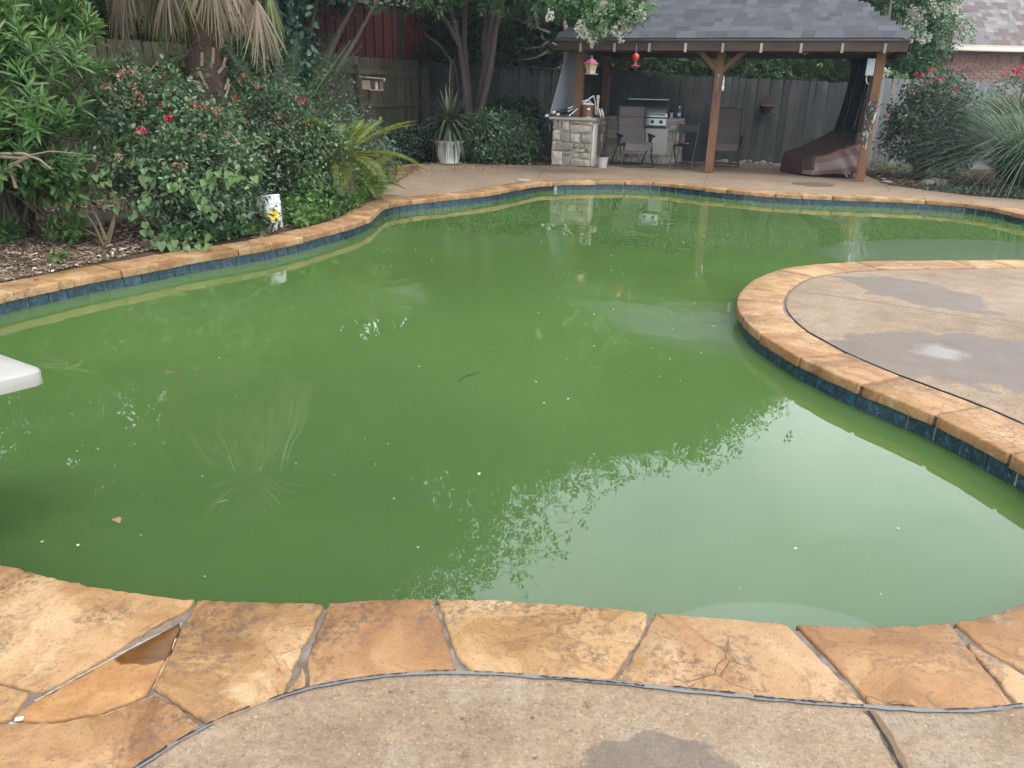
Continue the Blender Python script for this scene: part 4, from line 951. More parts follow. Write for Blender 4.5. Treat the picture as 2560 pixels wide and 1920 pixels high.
def fence(name, label, A, B, h0, h1, mat, rails_side, posts=True, pitch=.146, cap=None, zs=(.25, .95, 1.62), seed=1):
    A, B = Vector((A[0], A[1], 0)), Vector((B[0], B[1], 0)); d = (B-A); L = d.length; d.normalize(); ang = math.atan2(d.y, d.x); nrm = Vector((-d.y, d.x, 0))*rails_side
    t = thing(name, label, 'fence', (A.x, A.y, 0)); ms = picket_meshes(mat, 1.83); r_ = random.Random(seed); n = int(L/pitch)
    for i in range(n):
        s = (i+.5)*pitch; p = A+d*s; h = h0+(h1-h0)*s/L+r_.gauss(0, .006)
        M = Matrix.Translation((p.x, p.y, -.03)) @ Matrix.Rotation(ang+r_.gauss(0, .015), 4, 'Z') @ Matrix.Rotation(r_.gauss(0, .004), 4, 'Y') @ Matrix.Diagonal((r_.uniform(.96, 1.03), 1, (h+.03)/1.83, 1))
        link('picket', r_.choice(ms), t, M)
    for z in zs:
        zz0, zz1 = z*h0/1.83, z*h1/1.83
        a, b = A+nrm*.035, B+nrm*.035; a = Vector((a.x, a.y, zz0)); b = Vector((b.x, b.y, zz1)); m = max(1, int(L/2.4))
        for i in range(m): wpart('rail', MB().beam(a.lerp(b, i/m), a.lerp(b, (i+.995)/m), .040, .09), mat, t)
    if posts:
        m = max(1, int(L/2.4))
        for i in range(m+1):
            p = A.lerp(B, i/m)+nrm*.085; h = h0+(h1-h0)*i/m-.12
            link('post', MB().box((0, 0, h/2), (.09, .09, h)).mesh('post', mat, bevel=.006), t, Matrix.Translation((p.x, p.y, -.02)) @ Matrix.Rotation(ang+r_.gauss(0, .05), 4, 'Z'))
    if cap:
        a, b = A+Vector((0, 0, h0+.03)), A+d*cap+Vector((0, 0, h0+(h1-h0)*cap/L+.03)); wpart('cap_board', MB().beam(a, b, .09, .035), mat, t)
    return t
FB0, FB1 = (-2.2, 18.72), (7.9, 18.72)
fence('back_fence', 'long dark weathered picket fence running behind the gazebo', FB0, FB1, 1.93, 1.76, M_pick, 1, True, .146, 4.9, seed=2)
fence('side_fence', 'mossy plank fence with rails and posts behind the rose bed', (-8.0, 3.1), (-2.25, 18.6), 1.82, 2.0, M_pickold, -1, True, .15, None, (.3, 1.0, 1.58), seed=3)
fence('grey_fence', 'silver grey picket fence between the gazebo and the brick house', (7.98, 18.4), (14.5, 18.9), 1.86, 1.86, M_pickgrey, 1, True, .146, seed=4)
# latch hole on the grey fence and metal bracket above
# loose rocks along the foot of the back fence
M_rock = simple('garden_rock', (.24, .20, .165), .9, var=.4, scale=9, bump=.5, objvar=.35)
def rockmesh(seed, sx=1, sy=1, sz=.6):
    bm = bmesh.new(); bmesh.ops.create_icosphere(bm, subdivisions=2, radius=1); r_ = random.Random(seed); o = Vector((r_.random()*9, r_.random()*9, r_.random()*9))
    from mathutils import noise as mn
    for v in bm.verts:
        f = 1+.35*mn.noise(v.co*1.3+o)+.12*mn.noise(v.co*3+o); v.co = Vector((v.co.x*f*sx, v.co.y*f*sy, max(-.6, v.co.z*f)*sz))
    me = bpy.data.meshes.new('rock'); bm.to_mesh(me); bm.free(); me.materials.append(M_rock)
    me.polygons.foreach_set('use_smooth', [True]*len(me.polygons)); return me
rk = [rockmesh(i, 1.2, .9) for i in range(5)]
rs = random.Random(21)
for i in range(24):
    px = rs.uniform(1775, 1945); p = P(px, 401+(px-1775)*.035+rs.uniform(0, 7)); s_ = rs.uniform(.03, .07)
    o = link('rock', rk[i % 5], None, Matrix.Translation((p.x, p.y, .01)) @ Matrix.Rotation(rs.random()*6, 4, 'Z') @ Matrix.Scale(s_, 4)); tag(o, 'fist sized pale rock along the foot of the back fence', 'rock', 'rocks along the back fence')
for (px, py, s_, lab) in ((215, 545, .11, 'rounded reddish rock half buried under the rose stems'), (255, 556, .15, 'flat grey rock under the rose stems'), (232, 566, .07, 'small tan rock in front of the flat grey rock'), (2345, 462, .16, 'weathered brown rock at the edge of the right planting bed'), (2318, 462, .12, 'smaller rock leaning on the brown rock at the right bed'), (1335, 385, .10, 'pale flat stone in the shade left of the counter'), (2215, 458, .06, 'small stone beside the foot of the right gazebo post')):
    p = P(px, py); o = link('rock', rk[int(px) % 5], None, Matrix.Translation((p.x, p.y, .02)) @ Matrix.Rotation(rs.random()*6, 4, 'Z') @ Matrix.Diagonal((s_*1.5, s_, s_, 1))); tag(o, lab, 'rock')
# wall pocket on the fence
q = Q(1916, 262, 18.62); wp = thing('wall_pocket', 'dark brown wall planter hung on the back fence', 'wall planter', q)
lpart('pocket_bowl', MB().lathe([(.01, -.22), (.08, -.17), (.14, -.06), (.15, -.02), (.13, -.02), (.05, -.12)], 16), simple('dark_brown_ceramic', (.035, .018, .014), .5), wp, smooth=50)
lpart('back_plate', MB().prism([(-.13, -.05), (.13, -.05), (.10, .12), (.03, .22), (-.03, .22), (-.10, .12)], 0, .025).__class__().add([(-.13, .02, -.05), (.13, .02, -.05), (.10, .02, .12), (.03, .02, .22), (-.03, .02, .22), (-.10, .02, .12), (-.13, .05, -.05), (.13, .05, -.05), (.10, .05, .12), (.03, .05, .22), (-.03, .05, .22), (-.10, .05, .12)], [(0,1,2,3,4,5), (11,10,9,8,7,6)]+[(i, 6+i, 6+(i+1) % 6, (i+1) % 6) for i in range(6)]), simple('dark_brown_plate', (.03, .018, .014), .5), wp)
lpart('rust_lip', MB().tube([(-.12, -.09, -.01), (0, -.145, -.02), (.10, -.10, -.005)], .012, 6), simple('terracotta_lip', (.16, .06, .035), .6), wp)

# ================================================================== BRICK HOUSE
M_brick = NT('house_brick'); _v = M_brick.pos('obj'); _n = M_brick.noise(_v, 30, 4, .7)
_c = M_brick.ramp(M_brick.rand(), [(0, (.34, .185, .14)), (.35, (.41, .24, .19)), (.7, (.45, .28, .225)), (.93, (.36, .20, .16)), (.96, (.15, .11, .10)), (1, (.13, .10, .095))])
_c = M_brick.hsv(_c, .5, .95, M_brick.mr(_n, .3, .7, .85, 1.12)); M_brick.bump(_n, .4, .004); M_brick = M_brick.fin(_c, .9, 0, .2)
M_bm = simple('brick_mortar', (.40, .36, .32), .9, coords='world')
M_hsh = m_shingle('variegated_shingle', [(0, (.150, .14, .135)), (.25, (.185, .175, .172)), (.45, (.122, .098, .094)), (.6, (.16, .147, .145)), (.75, (.132, .10, .094)), (.88, (.205, .195, .19))], .2)
M_hdeck = m_shingle('house_roof_sheet', [(0, (.2, .18, .18)), (1, (.22, .2, .2))])
M_gut = simple('cream_gutter', (.55, .53, .44), .45, coords='world')
HX, HY = 9.78, 20.0
hs = thing('brick_house', 'red brick house with grey brown shingle roof and cream gutter', 'house', (HX, HY, 0))
hp_ = lambda n, mb, m, **k: wpart(n, mb, m, hs, **k)
hp_('wall', MB().box((HX+4, HY+3, 1.3), (8, 6, 2.55)), M_bm)
bme = MB().box((0, 0, 0), (.190, .05, .0555)).mesh('brick', M_brick, bevel=.003); bme2 = MB().box((0, 0, 0), (.057, .05, .193)).mesh('brick', M_brick, bevel=.003)
rs = random.Random(31); n_b = 0; soldier_z = 2.40
for r in range(13):
    z = soldier_z-.10-.034-r*.0685; x = HX+(.10 if r % 2 else .0)
    while x < HX+2.6 and n_b < 240:
        link('brick', bme, hs, Matrix.Translation((x+.1, HY-.008+rs.gauss(0, .0015), z))); x += .203; n_b += 1
x = HX
while x < HX+2.6 and n_b < 298: link('brick', bme2, hs, Matrix.Translation((x+.034, HY-.008, soldier_z))); x += .0675; n_b += 1
# recessed wall with dark window to the left
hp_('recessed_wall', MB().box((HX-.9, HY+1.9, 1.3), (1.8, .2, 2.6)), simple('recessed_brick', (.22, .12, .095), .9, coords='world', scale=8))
wf = hp_('window', MB().box((HX-.62, HY+1.78, 1.55), (.86, .05, 1.5)), simple('dark_window_pane', (.015, .013, .014), .12, coords='world'))
hp2 = MB().box((HX-1.06, HY+1.75, 1.55), (.05, .04, 1.5)).box((HX-.18, HY+1.75, 1.55), (.05, .04, 1.5)).box((HX-.62, HY+1.75, 2.31), (.93, .04, .05)); link('frame', hp2.mesh('frame', simple('dark_trim', (.05, .045, .05), .6)), wf)
hp_('soffit', MB().box((HX+3.6, HY+2.6, 2.545), (8.8, 6.4, .03)), simple('cream_soffit', (.5, .47, .38), .6, coords='world'))
GZ = 2.60
hp_('gutter', MB().box((HX+3.9, HY-.42, GZ), (8.9, .10, .12)).box((HX+3.9, HY-.472, GZ+.055), (8.9, .012, .02)), M_gut)
hp_('downspout', MB().tube([(HX+.12, HY-.42, GZ-.05), (HX+.12, HY-.40, GZ-.12), (HX+.10, HY-.07, GZ-.36), (HX+.10, HY-.07, .1)], .045, 6), M_gut)
# hip roof
ex0, ey0, RPh = HX-.55, HY-.46, .80; ez = GZ+.05; Hh = 3.6
mb = MB(); mb.v = [(ex0, ey0, ez), (ex0+9, ey0, ez), (ex0+9, ey0+7.2, ez), (ex0, ey0+7.2, ez), (ex0+Hh, ey0+3.6, ez+3.6*RPh), (ex0+5.4, ey0+3.6, ez+3.6*RPh)]
mb.v += [(x, y, z-.04) for x, y, z in mb.v]
mb.f = [(0,1,5,4), (1,2,5), (2,3,4,5), (3,0,4), (0,6,7,1), (1,7,8,2), (2,8,9,3), (3,9,6,0), (6,9,8,7)]
hp_('roof', mb, M_hdeck)
rs = random.Random(41); sl2 = math.atan(RPh); ex2 = .145; cnt = 0; extra = MB()
def onroof(x, y0): return Matrix.Translation((x, ey0+y0-.01, ez+y0*RPh+.006)) @ Matrix.Rotation(sl2+.03, 4, 'X')
for r in range(17):
    y0 = r*ex2*math.cos(sl2); x = ex0+y0-rs.uniform(0, .2)
    while x < ex0+3.6:
        wd = rs.choice([.10, .13, .16, .2, .24]); a0, a1 = max(x, ex0+y0+.04), x+wd-.004
        if a1-a0 > .05 and cnt < 300:
            o = link('shingle', shingle_mesh(round(a1-a0, 2), .195, .010, M_hsh), hs, onroof((a0+a1)/2, y0) @ Matrix.Translation((0, 0, rs.choice([0, .004])))); cnt += 1
        elif a1-a0 > .05: extra.box((0, .0975, .005), (a1-a0, .195, .010), onroof((a0+a1)/2, y0))
        x += wd
# the end slope towards the gazebo
for r in range(14):
    y0 = r*ex2*math.cos(sl2); y = ey0+y0+.05
    while y < ey0+6-y0:
        wd = rs.choice([.14, .2, .26, .3])
        extra.box((0, .0975, .005), (wd-.004, .195, .010), Matrix.Translation((ex0+y0-.01, y+wd/2, ez+y0*RPh+.006)) @ Matrix.Rotation(R_(-90), 4, 'Z') @ Matrix.Rotation(sl2+.03, 4, 'X')); y += wd
o = hp_('shingles', extra, M_hsh); o['kind'] = 'stuff'
for i in range(17):
    p = Vector((ex0, ey0, ez))+Vector((1, 1, RPh))*(.1+i*.16); d = Vector((1, 1, RPh)).normalized()
    f1 = Vector((1, -1, 0)).normalized(); mb = MB()
    for q, h in ((0, .045), (.30, .028)):
        c0_ = p+d*q; mb.v += [c0_+f1*.13+Vector((0, 0, h-.075)), c0_+Vector((0, 0, h)), c0_-f1*.13+Vector((0, 0, h-.075))]
    mb.v += [Vector(v)-Vector((0, 0, .012)) for v in mb.v[:6]]
    mb.f = [(0,1,4,3), (1,2,5,4), (6,9,10,7), (7,10,11,8), (0,6,7,1), (1,7,8,2)]
    hp_('hip_cap', mb, M_hsh)

# ================================================================== RED METAL SHED, GREY HOUSE BEHIND THE FENCE
M_red = simple('red_metal_siding', (.15, .028, .024), .5, coords='world', scale=3, var=.25, bump=0); M_teal = simple('dark_green_trim', (.03, .055, .055), .5, coords='world')
sA = Q(1003, 150, 20.2); sA = Vector((sA.x, sA.y, 0)); dl = Vector((-.80, -.60, 0)); dr_ = Vector((.66, .75, 0))
shd = thing('red_shed', 'red metal shed with vertical ribs rising behind the fence corner', 'shed', sA)
SH = 3.25
wl_ = [sA, sA+dl*6, sA+dl*6+dr_*4, sA+dr_*4]
wpart('wall', MB().prism([(p.x, p.y) for p in wl_], 0, SH), M_red, shd)
nl = Vector((dl.y, -dl.x, 0)); nl = -nl if nl.y > 0 else nl; nr = Vector((dr_.y, -dr_.x, 0)); nr = -nr if nr.y > 0 else nr
def rib(p, d, n, w): return MB().add([tuple(p-d*w+Vector((0, 0, 0))), tuple(p+d*w), tuple(p+d*w*.5+n*.03), tuple(p-d*w*.5+n*.03)]+[tuple(v+Vector((0, 0, SH))) for v in (p-d*w, p+d*w, p+d*w*.5+n*.03, p-d*w*.5+n*.03)], [(0,1,5,4), (1,2,6,5), (2,3,7,6), (3,0,4,7), (4,5,6,7), (3,2,1,0)])
for i in range(24): wpart('rib', rib(sA+dl*(.2+i*.24), dl, nl, .035), M_red, shd)
for i in range(26): wpart('rib', rib(sA+dr_*(.12+i*.11), dr_, nr, .025), M_red, shd)
wpart('corner_trim', MB().box((sA.x, sA.y, SH/2), (.12, .12, SH)), M_teal, shd)
ctr = sA+dl*3+dr_*2
rp = [wl_[0]-dl*.3-dr_*.3, wl_[1]+dl*.3-dr_*.3, wl_[2]+dl*.3+dr_*.3, wl_[3]-dl*.3+dr_*.3]; mb = MB(); mid = [ctr+dl*1.5, ctr-dl*1.5]
mb.v = [(p.x, p.y, SH-.02) for p in rp]+[(p.x, p.y, SH+.9) for p in mid]; mb.f = [(0,1,4,5), (1,2,4), (2,3,5,4), (3,0,5), (3,2,1,0)]
wpart('roof', mb, simple('pale_metal_roof', (.45, .46, .47), .45, coords='world'), shd)
M_sid = simple('grey_siding', (.36, .37, .40), .6, coords='world')
gh = thing('grey_house', 'pale grey clapboard house glimpsed behind the palm fronds', 'house', (-10, 20, 0))
wpart('wall', MB().box((-12.2, 22.5, 2.5), (7, 4, 5)), M_sid, gh)
for i in range(26): wpart('board', MB().add([(-15.7, 20.46, .3+i*.17), (-8.7, 20.46, .3+i*.17), (-8.7, 20.49, .3+i*.17+.17), (-15.7, 20.49, .3+i*.17+.17), (-15.7, 20.5, .3+i*.17), (-8.7, 20.5, .3+i*.17)], [(0,1,2,3), (0,4,5,1)]), M_sid, gh)

# ================================================================== BIRDHOUSE, BUCKET, DIVING BOARD
q = Q(926, 212, 14.0); bh = thing('birdhouse', 'small wooden bird house on a thin pole before the side fence', 'birdhouse', (q.x, q.y, 0))
M_bh = wood('grey_birdhouse_wood', [(.25, (.16, .11, .08)), (.6, (.26, .19, .14)), (.8, (.34, .26, .20))], .85)
z = q.z
lpart('pole', MB().tube([(-.04, .05, 0), (-.04, .05, z-.07)], .022, 8), M_pickold, bh)
lpart('house_box', MB().box((-.06, 0, z), (.14, .18, .15)), M_bh, bh, bevel=.004); lpart('porch_floor', MB().box((.10, 0, z-.08), (.22, .20, .018)), M_bh, bh)
for x, y in ((.19, -.085), (.19, .085)): lpart('porch_post', MB().box((x, y, z+.0), (.018, .018, .15)), M_bh, bh)
lpart('roof', MB().beam((-.16, -.06, z+.10), (.24, -.06, z+.075), .15, .018, (0, .35, 1)).beam((-.16, .06, z+.10), (.24, .06, z+.075), .15, .018, (0, -.35, 1)), M_bh, bh)
lpart('feed_jar', MB().lathe([(.03, -.07), (.03, .03), (.02, .05)], 12, (.10, 0, z)), simple('pale_jar', (.5, .48, .42), .3), bh, smooth=40)

bp = P(672, 567); bk = thing('plastic_bucket', 'white plastic bucket with yellow diamond hazard label among the roses', 'bucket', (bp.x+.015, bp.y+.05, -.03), 0)
bk.rotation_euler = (R_(-7), R_(-8), 0); bk.scale = (.93, .93, .93)
M_bk = simple('grimy_white_plastic', (.66, .67, .70), .4, var=.1, scale=7)
lpart('bucket_body', MB().lathe([(.128, 0), (.131, .006), (.146, .27), (.153, .272), (.153, .30), (.148, .302), (.149, .355), (.154, .357), (.154, .372), (.146, .375), (.140, .37), (.138, .32), (.122, .02)], 36), M_bk, bk, smooth=35)
def wrap(u, v, rr=.0035):      # u along the wall, v height: on the tapered side facing the camera
    R0 = .131+(v/.27)*.015+rr; a = a0+u/R0; return (R0*math.cos(a), R0*math.sin(a), v)
a0 = math.atan2(-bp.y, -bp.x)+.42
def decal(pts, name, mat, rr, parent):
    mb = MB(); n = len(pts); mb.v = [wrap(u, v, rr) for u, v in pts]+[wrap(u, v, rr-.0012) for u, v in pts]
    mb.f = [tuple(range(n)), tuple(n+i for i in range(n))[::-1]]+[(i, n+i, n+(i+1) % n, (i+1) % n) for i in range(n)]; return lpart(name, mb, mat, parent)
def diamond(s, k=5):
    c = [(0, s), (s, 0), (0, -s), (-s, 0)]; return [((c[i][0]*(1-j/k)+c[(i+1) % 4][0]*j/k), .145+(c[i][1]*(1-j/k)+c[(i+1) % 4][1]*j/k)) for i in range(4) for j in range(k)]
M_yel = simple('yellow_label', (.75, .52, .02), .45, var=.05); M_ink = simple('black_ink', (.015, .015, .012), .5)
def fan(outer, name, mat, rr): 
    mb = MB(); n = len(outer); cu = sum(p[0] for p in outer)/n, sum(p[1] for p in outer)/n
    mb.v = [wrap(*p, rr) for p in outer]+[wrap(*cu, rr)]; mb.f = [(i, (i+1) % n, n) for i in range(n)]; return lpart(name, mb, mat, bk)
lb = fan(diamond(.088), 'hazard_label', M_yel, .0035)
def stroke(pts, w):
    mb = MB()
    for (u0, v0), (u1, v1) in zip(pts, pts[1:]):
        L = math.hypot(u1-u0, v1-v0) or 1; nx, ny = -(v1-v0)/L*w/2, (u1-u0)/L*w/2
        o = len(mb.v); mb.v += [wrap(u0+nx, v0+ny, .0045), wrap(u0-nx, v0-ny, .0045), wrap(u1-nx, v1-ny, .0045), wrap(u1+nx, v1+ny, .0045)]; mb.f.append((o, o+1, o+2, o+3))
    return mb
sm = stroke([(0, .225), (-.03, .195)], .004); 
for pts, w_ in (([(0, .222), (.036, .188), (.077, .145)], .006), ([(.0, .068), (-.036, .104), (-.077, .145)], .003),
               ([(-.012, .208), (.012, .205)], .016), ([(-.018, .195), (.004, .20), (.02, .19)], .010),
               ([(.012*math.cos(t)-.002, .162+.016*math.sin(t)) for t in [i*.628 for i in range(11)]], .004),
               ([(-.01, .18), (-.004, .188), (.004, .178)], .006),
               ([(-.035, .135), (-.01, .140), (.03, .150)], .006), ([(-.02, .125), (.01, .118), (.022, .108)], .005), ([(-.006, .112), (.01, .1)], .004)):
    k0 = stroke(pts, w_); sm.add(k0.v, k0.f)
link('hazard_symbol', sm.mesh('hazard_symbol', M_ink), lb, None, False)
rs = random.Random(2)
mb = MB()
for u, v in ((-.10, .21), (-.105, .16), (-.10, .13), (.02, .325), (-.01, .33), (-.03, .345), (-.09, .10)):
    o = len(mb.v); mb.v += [wrap(u+.006*math.cos(t)*rs.uniform(.6, 1.2), v+.008*math.sin(t), .003 if v < .27 else .0075) for t in [i*1.256 for i in range(5)]]; mb.f.append(tuple(range(o, o+5)))
lpart('mud_splash', mb, simple('mud', (.10, .08, .07), .8), bk)
lpart('bail', MB().tube([(.156*math.cos(t), .156*math.sin(t)*.25-.15, .30-.10*math.sin(t)) for t in [i*math.pi/10 for i in range(11)]], .003, 5), M_steel, bk)

# diving board: its tip reaches into the picture from the left
tip = P(116, 922, .52); dB = Vector((-.78, -.62, 0)).normalized(); eB = Vector((-.70, .71, 0)).normalized(); tz_ = .52; dB = (P(0, 948, tz_)-P(112, 922, tz_)).normalized(); eB = (P(0, 880, tz_)-P(88, 910, tz_)).normalized()
db = thing('diving_board', 'white diving board tip reaching over the water from the left', 'diving board', (tip.x, tip.y, .52))
BWd, BLn = .46, 1.7
def rr_(w, l, r, n=7):
    c = []
    for cx, cy, a0_ in ((r, r, math.pi), (r, w-r, math.pi/2)):
        for i in range(n+1):
            a = a0_+math.pi/2*i/n if a0_ == math.pi else a0_+math.pi/2*(1-i/n)*1.0
            c.append((cx, cy, a))
    pts = [(r+r*math.cos(math.pi*1.5-math.pi/2*i/n), r+r*math.sin(math.pi*1.5-math.pi/2*i/n)) for i in range(n+1)]
    pts += [(r+r*math.cos(math.pi-math.pi/2*i/n), w-r+r*math.sin(math.pi-math.pi/2*i/n)) for i in range(n+1)]
    return pts+[(l, w), (l, 0)]
prof = rr_(BWd, BLn, .05); MX = Matrix((dB, eB, Vector((0, 0, 1)))).transposed().to_4x4(); MX.translation = (0, 0, 0)
M_board = simple('white_gelcoat', (.30, .285, .262), .55, var=.16, scale=9, bump=.04)
pm = MB().prism(prof, -.050, 0, bev=.010); pm.v = [tuple(MX @ Vector(v)) for v in pm.v]
lpart('board', pm, M_board, db, smooth=40)
ins = [(x*.86+.14*BLn*.5 if False else x, y) for x, y in prof]; ins = [(max(.11, x), min(max(y, .07), BWd-.07)) for x, y in rr_(BWd, BLn, .12)]
pm = MB().prism([p for i, p in enumerate(ins) if i == 0 or (Vector(p)-Vector(ins[i-1])).length > .004], 0.0005, .0035); pm.v = [tuple(MX @ Vector(v)) for v in pm.v]
lpart('tread_strip', pm, simple('tan_grit_tread', (.29, .26, .24), .8, var=.1, scale=120, bump=.3), db)
ft = dB*1.25+eB*BWd/2; lpart('stand', MB().box((ft.x, ft.y, -.29), (.4, .34, .46), None, math.atan2(dB.y, dB.x)), simple('white_stand', (.6, .6, .6), .5), db, bevel=.02)
# ================================================================== FOLIAGE
NR = np.random.RandomState(11)
def nrm(a): return a/np.maximum(1e-9, np.linalg.norm(a, axis=-1, keepdims=True))
# leaf templates: length 1 along +Y, upper side +Z
def T_rhomb(w=.5, fold=.12): return np.array([(0,0,0), (w/2,.45,fold), (0,1,-.08), (-w/2,.45,fold)], float), [(0,1,2), (0,2,3)]
def T_oval(w=.55, fold=.10): return np.array([(0,0,0), (w*.42,.3,fold), (w*.40,.68,fold*.6), (0,1,-.10), (-w*.40,.68,fold*.6), (-w*.42,.3,fold), (0,.5,-.02)], float), [(0,1,6), (1,2,6), (2,3,6), (3,4,6), (4,5,6), (5,0,6)]
def T_lance(w=.15, fold=.02, droop=.14): return np.array([(0,0,0), (w/2,.35,fold), (w*.42,.7,fold-droop*.4), (0,1,-droop), (-w*.42,.7,fold-droop*.4), (-w/2,.35,fold)], float), [(0,1,2,3), (0,3,4,5)]
def T_heart(): return np.array([(0,.10,0), (.22,-.02,.05), (.42,.15,.10), (.40,.42,.07), (.20,.75,.0), (0,1.02,-.08), (-.20,.75,.0), (-.40,.42,.07), (-.42,.15,.10), (-.22,-.02,.05)], float), [(0,1,2,3), (0,3,4,5), (0,5,6,7), (0,7,8,9)]
def T_blade(w=.05, droop=.5, n=4):
    vs = []
    for i in range(n+1):
        t = i/n; ww = w*(1-t**2)*.5+.002; y = t*(1-.25*droop*t); z = -droop*t*t*.8
        vs += [(-ww, y, z), (ww, y, z)]
    return np.array(vs, float), [(2*i, 2*i+1, 2*i+3, 2*i+2) for i in range(n)]
def T_spray(k, base, seed, spread=1.):          # a twig carrying several leaves, one unit long
    r_ = np.random.RandomState(seed); V, F = base; vs, fs = [], []
    for i in range(k):
        t = (i+.6)/k; a = (1 if i % 2 else -1)*(.7+r_.rand()*.5)*spread; tilt = r_.randn()*.35
        ca, sa_ = math.cos(a), math.sin(a); L = .38*(1-.3*t)*(.8+.4*r_.rand())
        M = np.array([[ca, sa_, 0], [-sa_, ca, 0], [0, 0, 1]]).T @ np.eye(3)
        v = (V*L) @ np.array([[ca, -sa_, 0], [sa_, ca, 0], [0, 0, 1]]); c, s_ = math.cos(tilt), math.sin(tilt); v = v @ np.array([[1,0,0],[0,c,s_],[0,-s_,c]])
        v = v+np.array([0, t*.8, .05*r_.randn()]); o = sum(len(x) for x in vs); vs.append(v); fs += [tuple(q+o for q in f) for f in F]
    return np.vstack(vs), fs
def scatter(name, tmpl, P_, D, N_, S, mat, W=None, smooth=True):
    """instances of a leaf template joined in one mesh: P_ roots, D leaf directions, N_ upper sides, S lengths"""
    V, F = tmpl; n = len(P_); D = nrm(D); N_ = N_-D*(N_*D).sum(-1, keepdims=True); N_ = nrm(N_); X = np.cross(D, N_)
    S = np.asarray(S).reshape(n, 1, 1)*np.ones((n, 1, 1)); Wd = S if W is None else np.asarray(W).reshape(n, 1, 1)
    out = (V[None, :, 0:1]*Wd*X[:, None, :]+V[None, :, 1:2]*S*D[:, None, :]+V[None, :, 2:3]*S*N_[:, None, :])+P_[:, None, :]
    m = len(V); me = bpy.data.meshes.new(name); verts = out.reshape(-1, 3)
    ls = [len(f) for f in F]; flat = np.concatenate([np.array(f) for f in F]); tot = len(flat)
    loops = (flat[None, :]+(np.arange(n)*m)[:, None]).reshape(-1).astype(np.int32)
    starts = (np.concatenate([[0], np.cumsum(ls)[:-1]])[None, :]+(np.arange(n)*tot)[:, None]).reshape(-1).astype(np.int32)
    me.vertices.add(n*m); me.vertices.foreach_set('co', verts.astype(np.float32).ravel())
    me.loops.add(n*tot); me.loops.foreach_set('vertex_index', loops)
    me.polygons.add(n*len(F)); me.polygons.foreach_set('loop_start', starts)
    me.update(calc_edges=True); me.validate()
    if smooth: me.polygons.foreach_set('use_smooth', np.ones(len(me.polygons), bool))
    me.materials.append(mat); return me
def shell(lobes, n, depth=.35, up=.25, seed=0, zmin=.02):
    """points near the surface of a union of ellipsoids and their outward directions"""
    r_ = np.random.RandomState(seed); w_ = np.array([r[0]*r[1]+r[0]*r[2]+r[1]*r[2] for c, r in lobes]); w_ = w_/w_.sum()
    idx = r_.choice(len(lobes), n*3, p=w_); d = nrm(r_.randn(n*3, 3)+np.array([0, 0, up])); C = np.array([l[0] for l in lobes])[idx]; Rr = np.array([l[1] for l in lobes])[idx]
    rad = 1-depth*r_.rand(n*3)**1.6; bump_ = 1+.16*np.sin(d[:, 0:1]*7+idx[:, None]*2)*np.cos(d[:, 1:2]*6+idx[:, None])+.10*np.sin(d[:, 2:3]*11+idx[:, None]*3)
    p = C+d*Rr*rad[:, None]*bump_; ok = p[:, 2] > zmin
    for j, (c, r) in enumerate(lobes):
        q = ((p-np.array(c))/np.array(r)); inside = (q**2).sum(1) < (1-depth-.12)**2; ok &= ~(inside & (idx != j))
    p, d, Rr = p[ok][:n], d[ok][:n], Rr[ok][:n]; return p, nrm(d/Rr*Rr.mean())
def leaves_from(p, d, k, spread, size, seed, updir=.35, jit=.06):
    r_ = np.random.RandomState(seed); n = len(p); P_ = np.repeat(p, k, 0)+r_.randn(n*k, 3)*jit; D = nrm(np.repeat(d, k, 0)*.7+r_.randn(n*k, 3)*spread+np.array([0, 0, updir-.45]))
    N_ = nrm(np.repeat(d, k, 0)*.5+np.array([0, 0, 1.])+r_.randn(n*k, 3)*.45); S = size*(.65+.6*r_.rand(n*k)); return P_, D, N_, S
def stems(base, ends, r0, r1, seed, mat, parent, name='stem', sag=.1, n=6):
    r_ = random.Random(seed); mb = MB()
    for e in ends:
        a = Vector(base)+Vector((r_.gauss(0, .06), r_.gauss(0, .06), 0)); b = Vector(e); pts = []
        m1 = a.lerp(b, .5)+Vector((r_.gauss(0, .06), r_.gauss(0, .06), (b-a).length*sag))
        for i in range(n+1): t = i/n; pts.append(a*(1-t)**2+m1*2*t*(1-t)+b*t*t+Vector((r_.gauss(0, .008), r_.gauss(0, .008), 0)))
        mb.tube(pts, [r0+(r1-r0)*i/n for i in range(n+1)], 5)
    return wpart(name, mb, mat, parent)
M_stem = wood('bush_stem', [(.25, (.045, .035, .022)), (.6, (.10, .08, .055)), (.8, (.16, .13, .09))], .9)
M_thorn = wood('green_brown_cane', [(.25, (.07, .05, .03)), (.6, (.13, .10, .06)), (.8, (.19, .15, .10))], .8)
M_bark = wood('grey_bark', [(.25, (.035, .028, .022)), (.5, (.075, .062, .05)), (.8, (.14, .12, .10))], .95, bump=.8)
L_rose = leafmat('rose_leaf', (.040, .088, .040), (.130, .208, .098), .42, .25, .45, .025, ((.17, .22, .09), .06))
L_rose2 = leafmat('rose_leaf_dusty', (.050, .085, .050), (.125, .165, .105), .5, .22, .4, .02)
L_weed2 = leafmat('ground_cover_leaf', (.055, .115, .040), (.13, .22, .080), .5, .35, .35, .02)
L_rose3 = leafmat('rose_leaf_grey_green', (.030, .062, .034), (.105, .155, .088), .45, .22, .45, .02)
L_vine = leafmat('vine_heart_leaf', (.055, .15, .030), (.12, .25, .065), .45, .35, .4, .02)
L_ole = leafmat('oleander_leaf', (.060, .140, .036), (.15, .27, .075), .42, .3, .45, .02, ((.32, .27, .06), .012))
L_tree = leafmat('tree_leaf_dark', (.018, .045, .014), (.050, .105, .028), .5, .3, .35, .02)
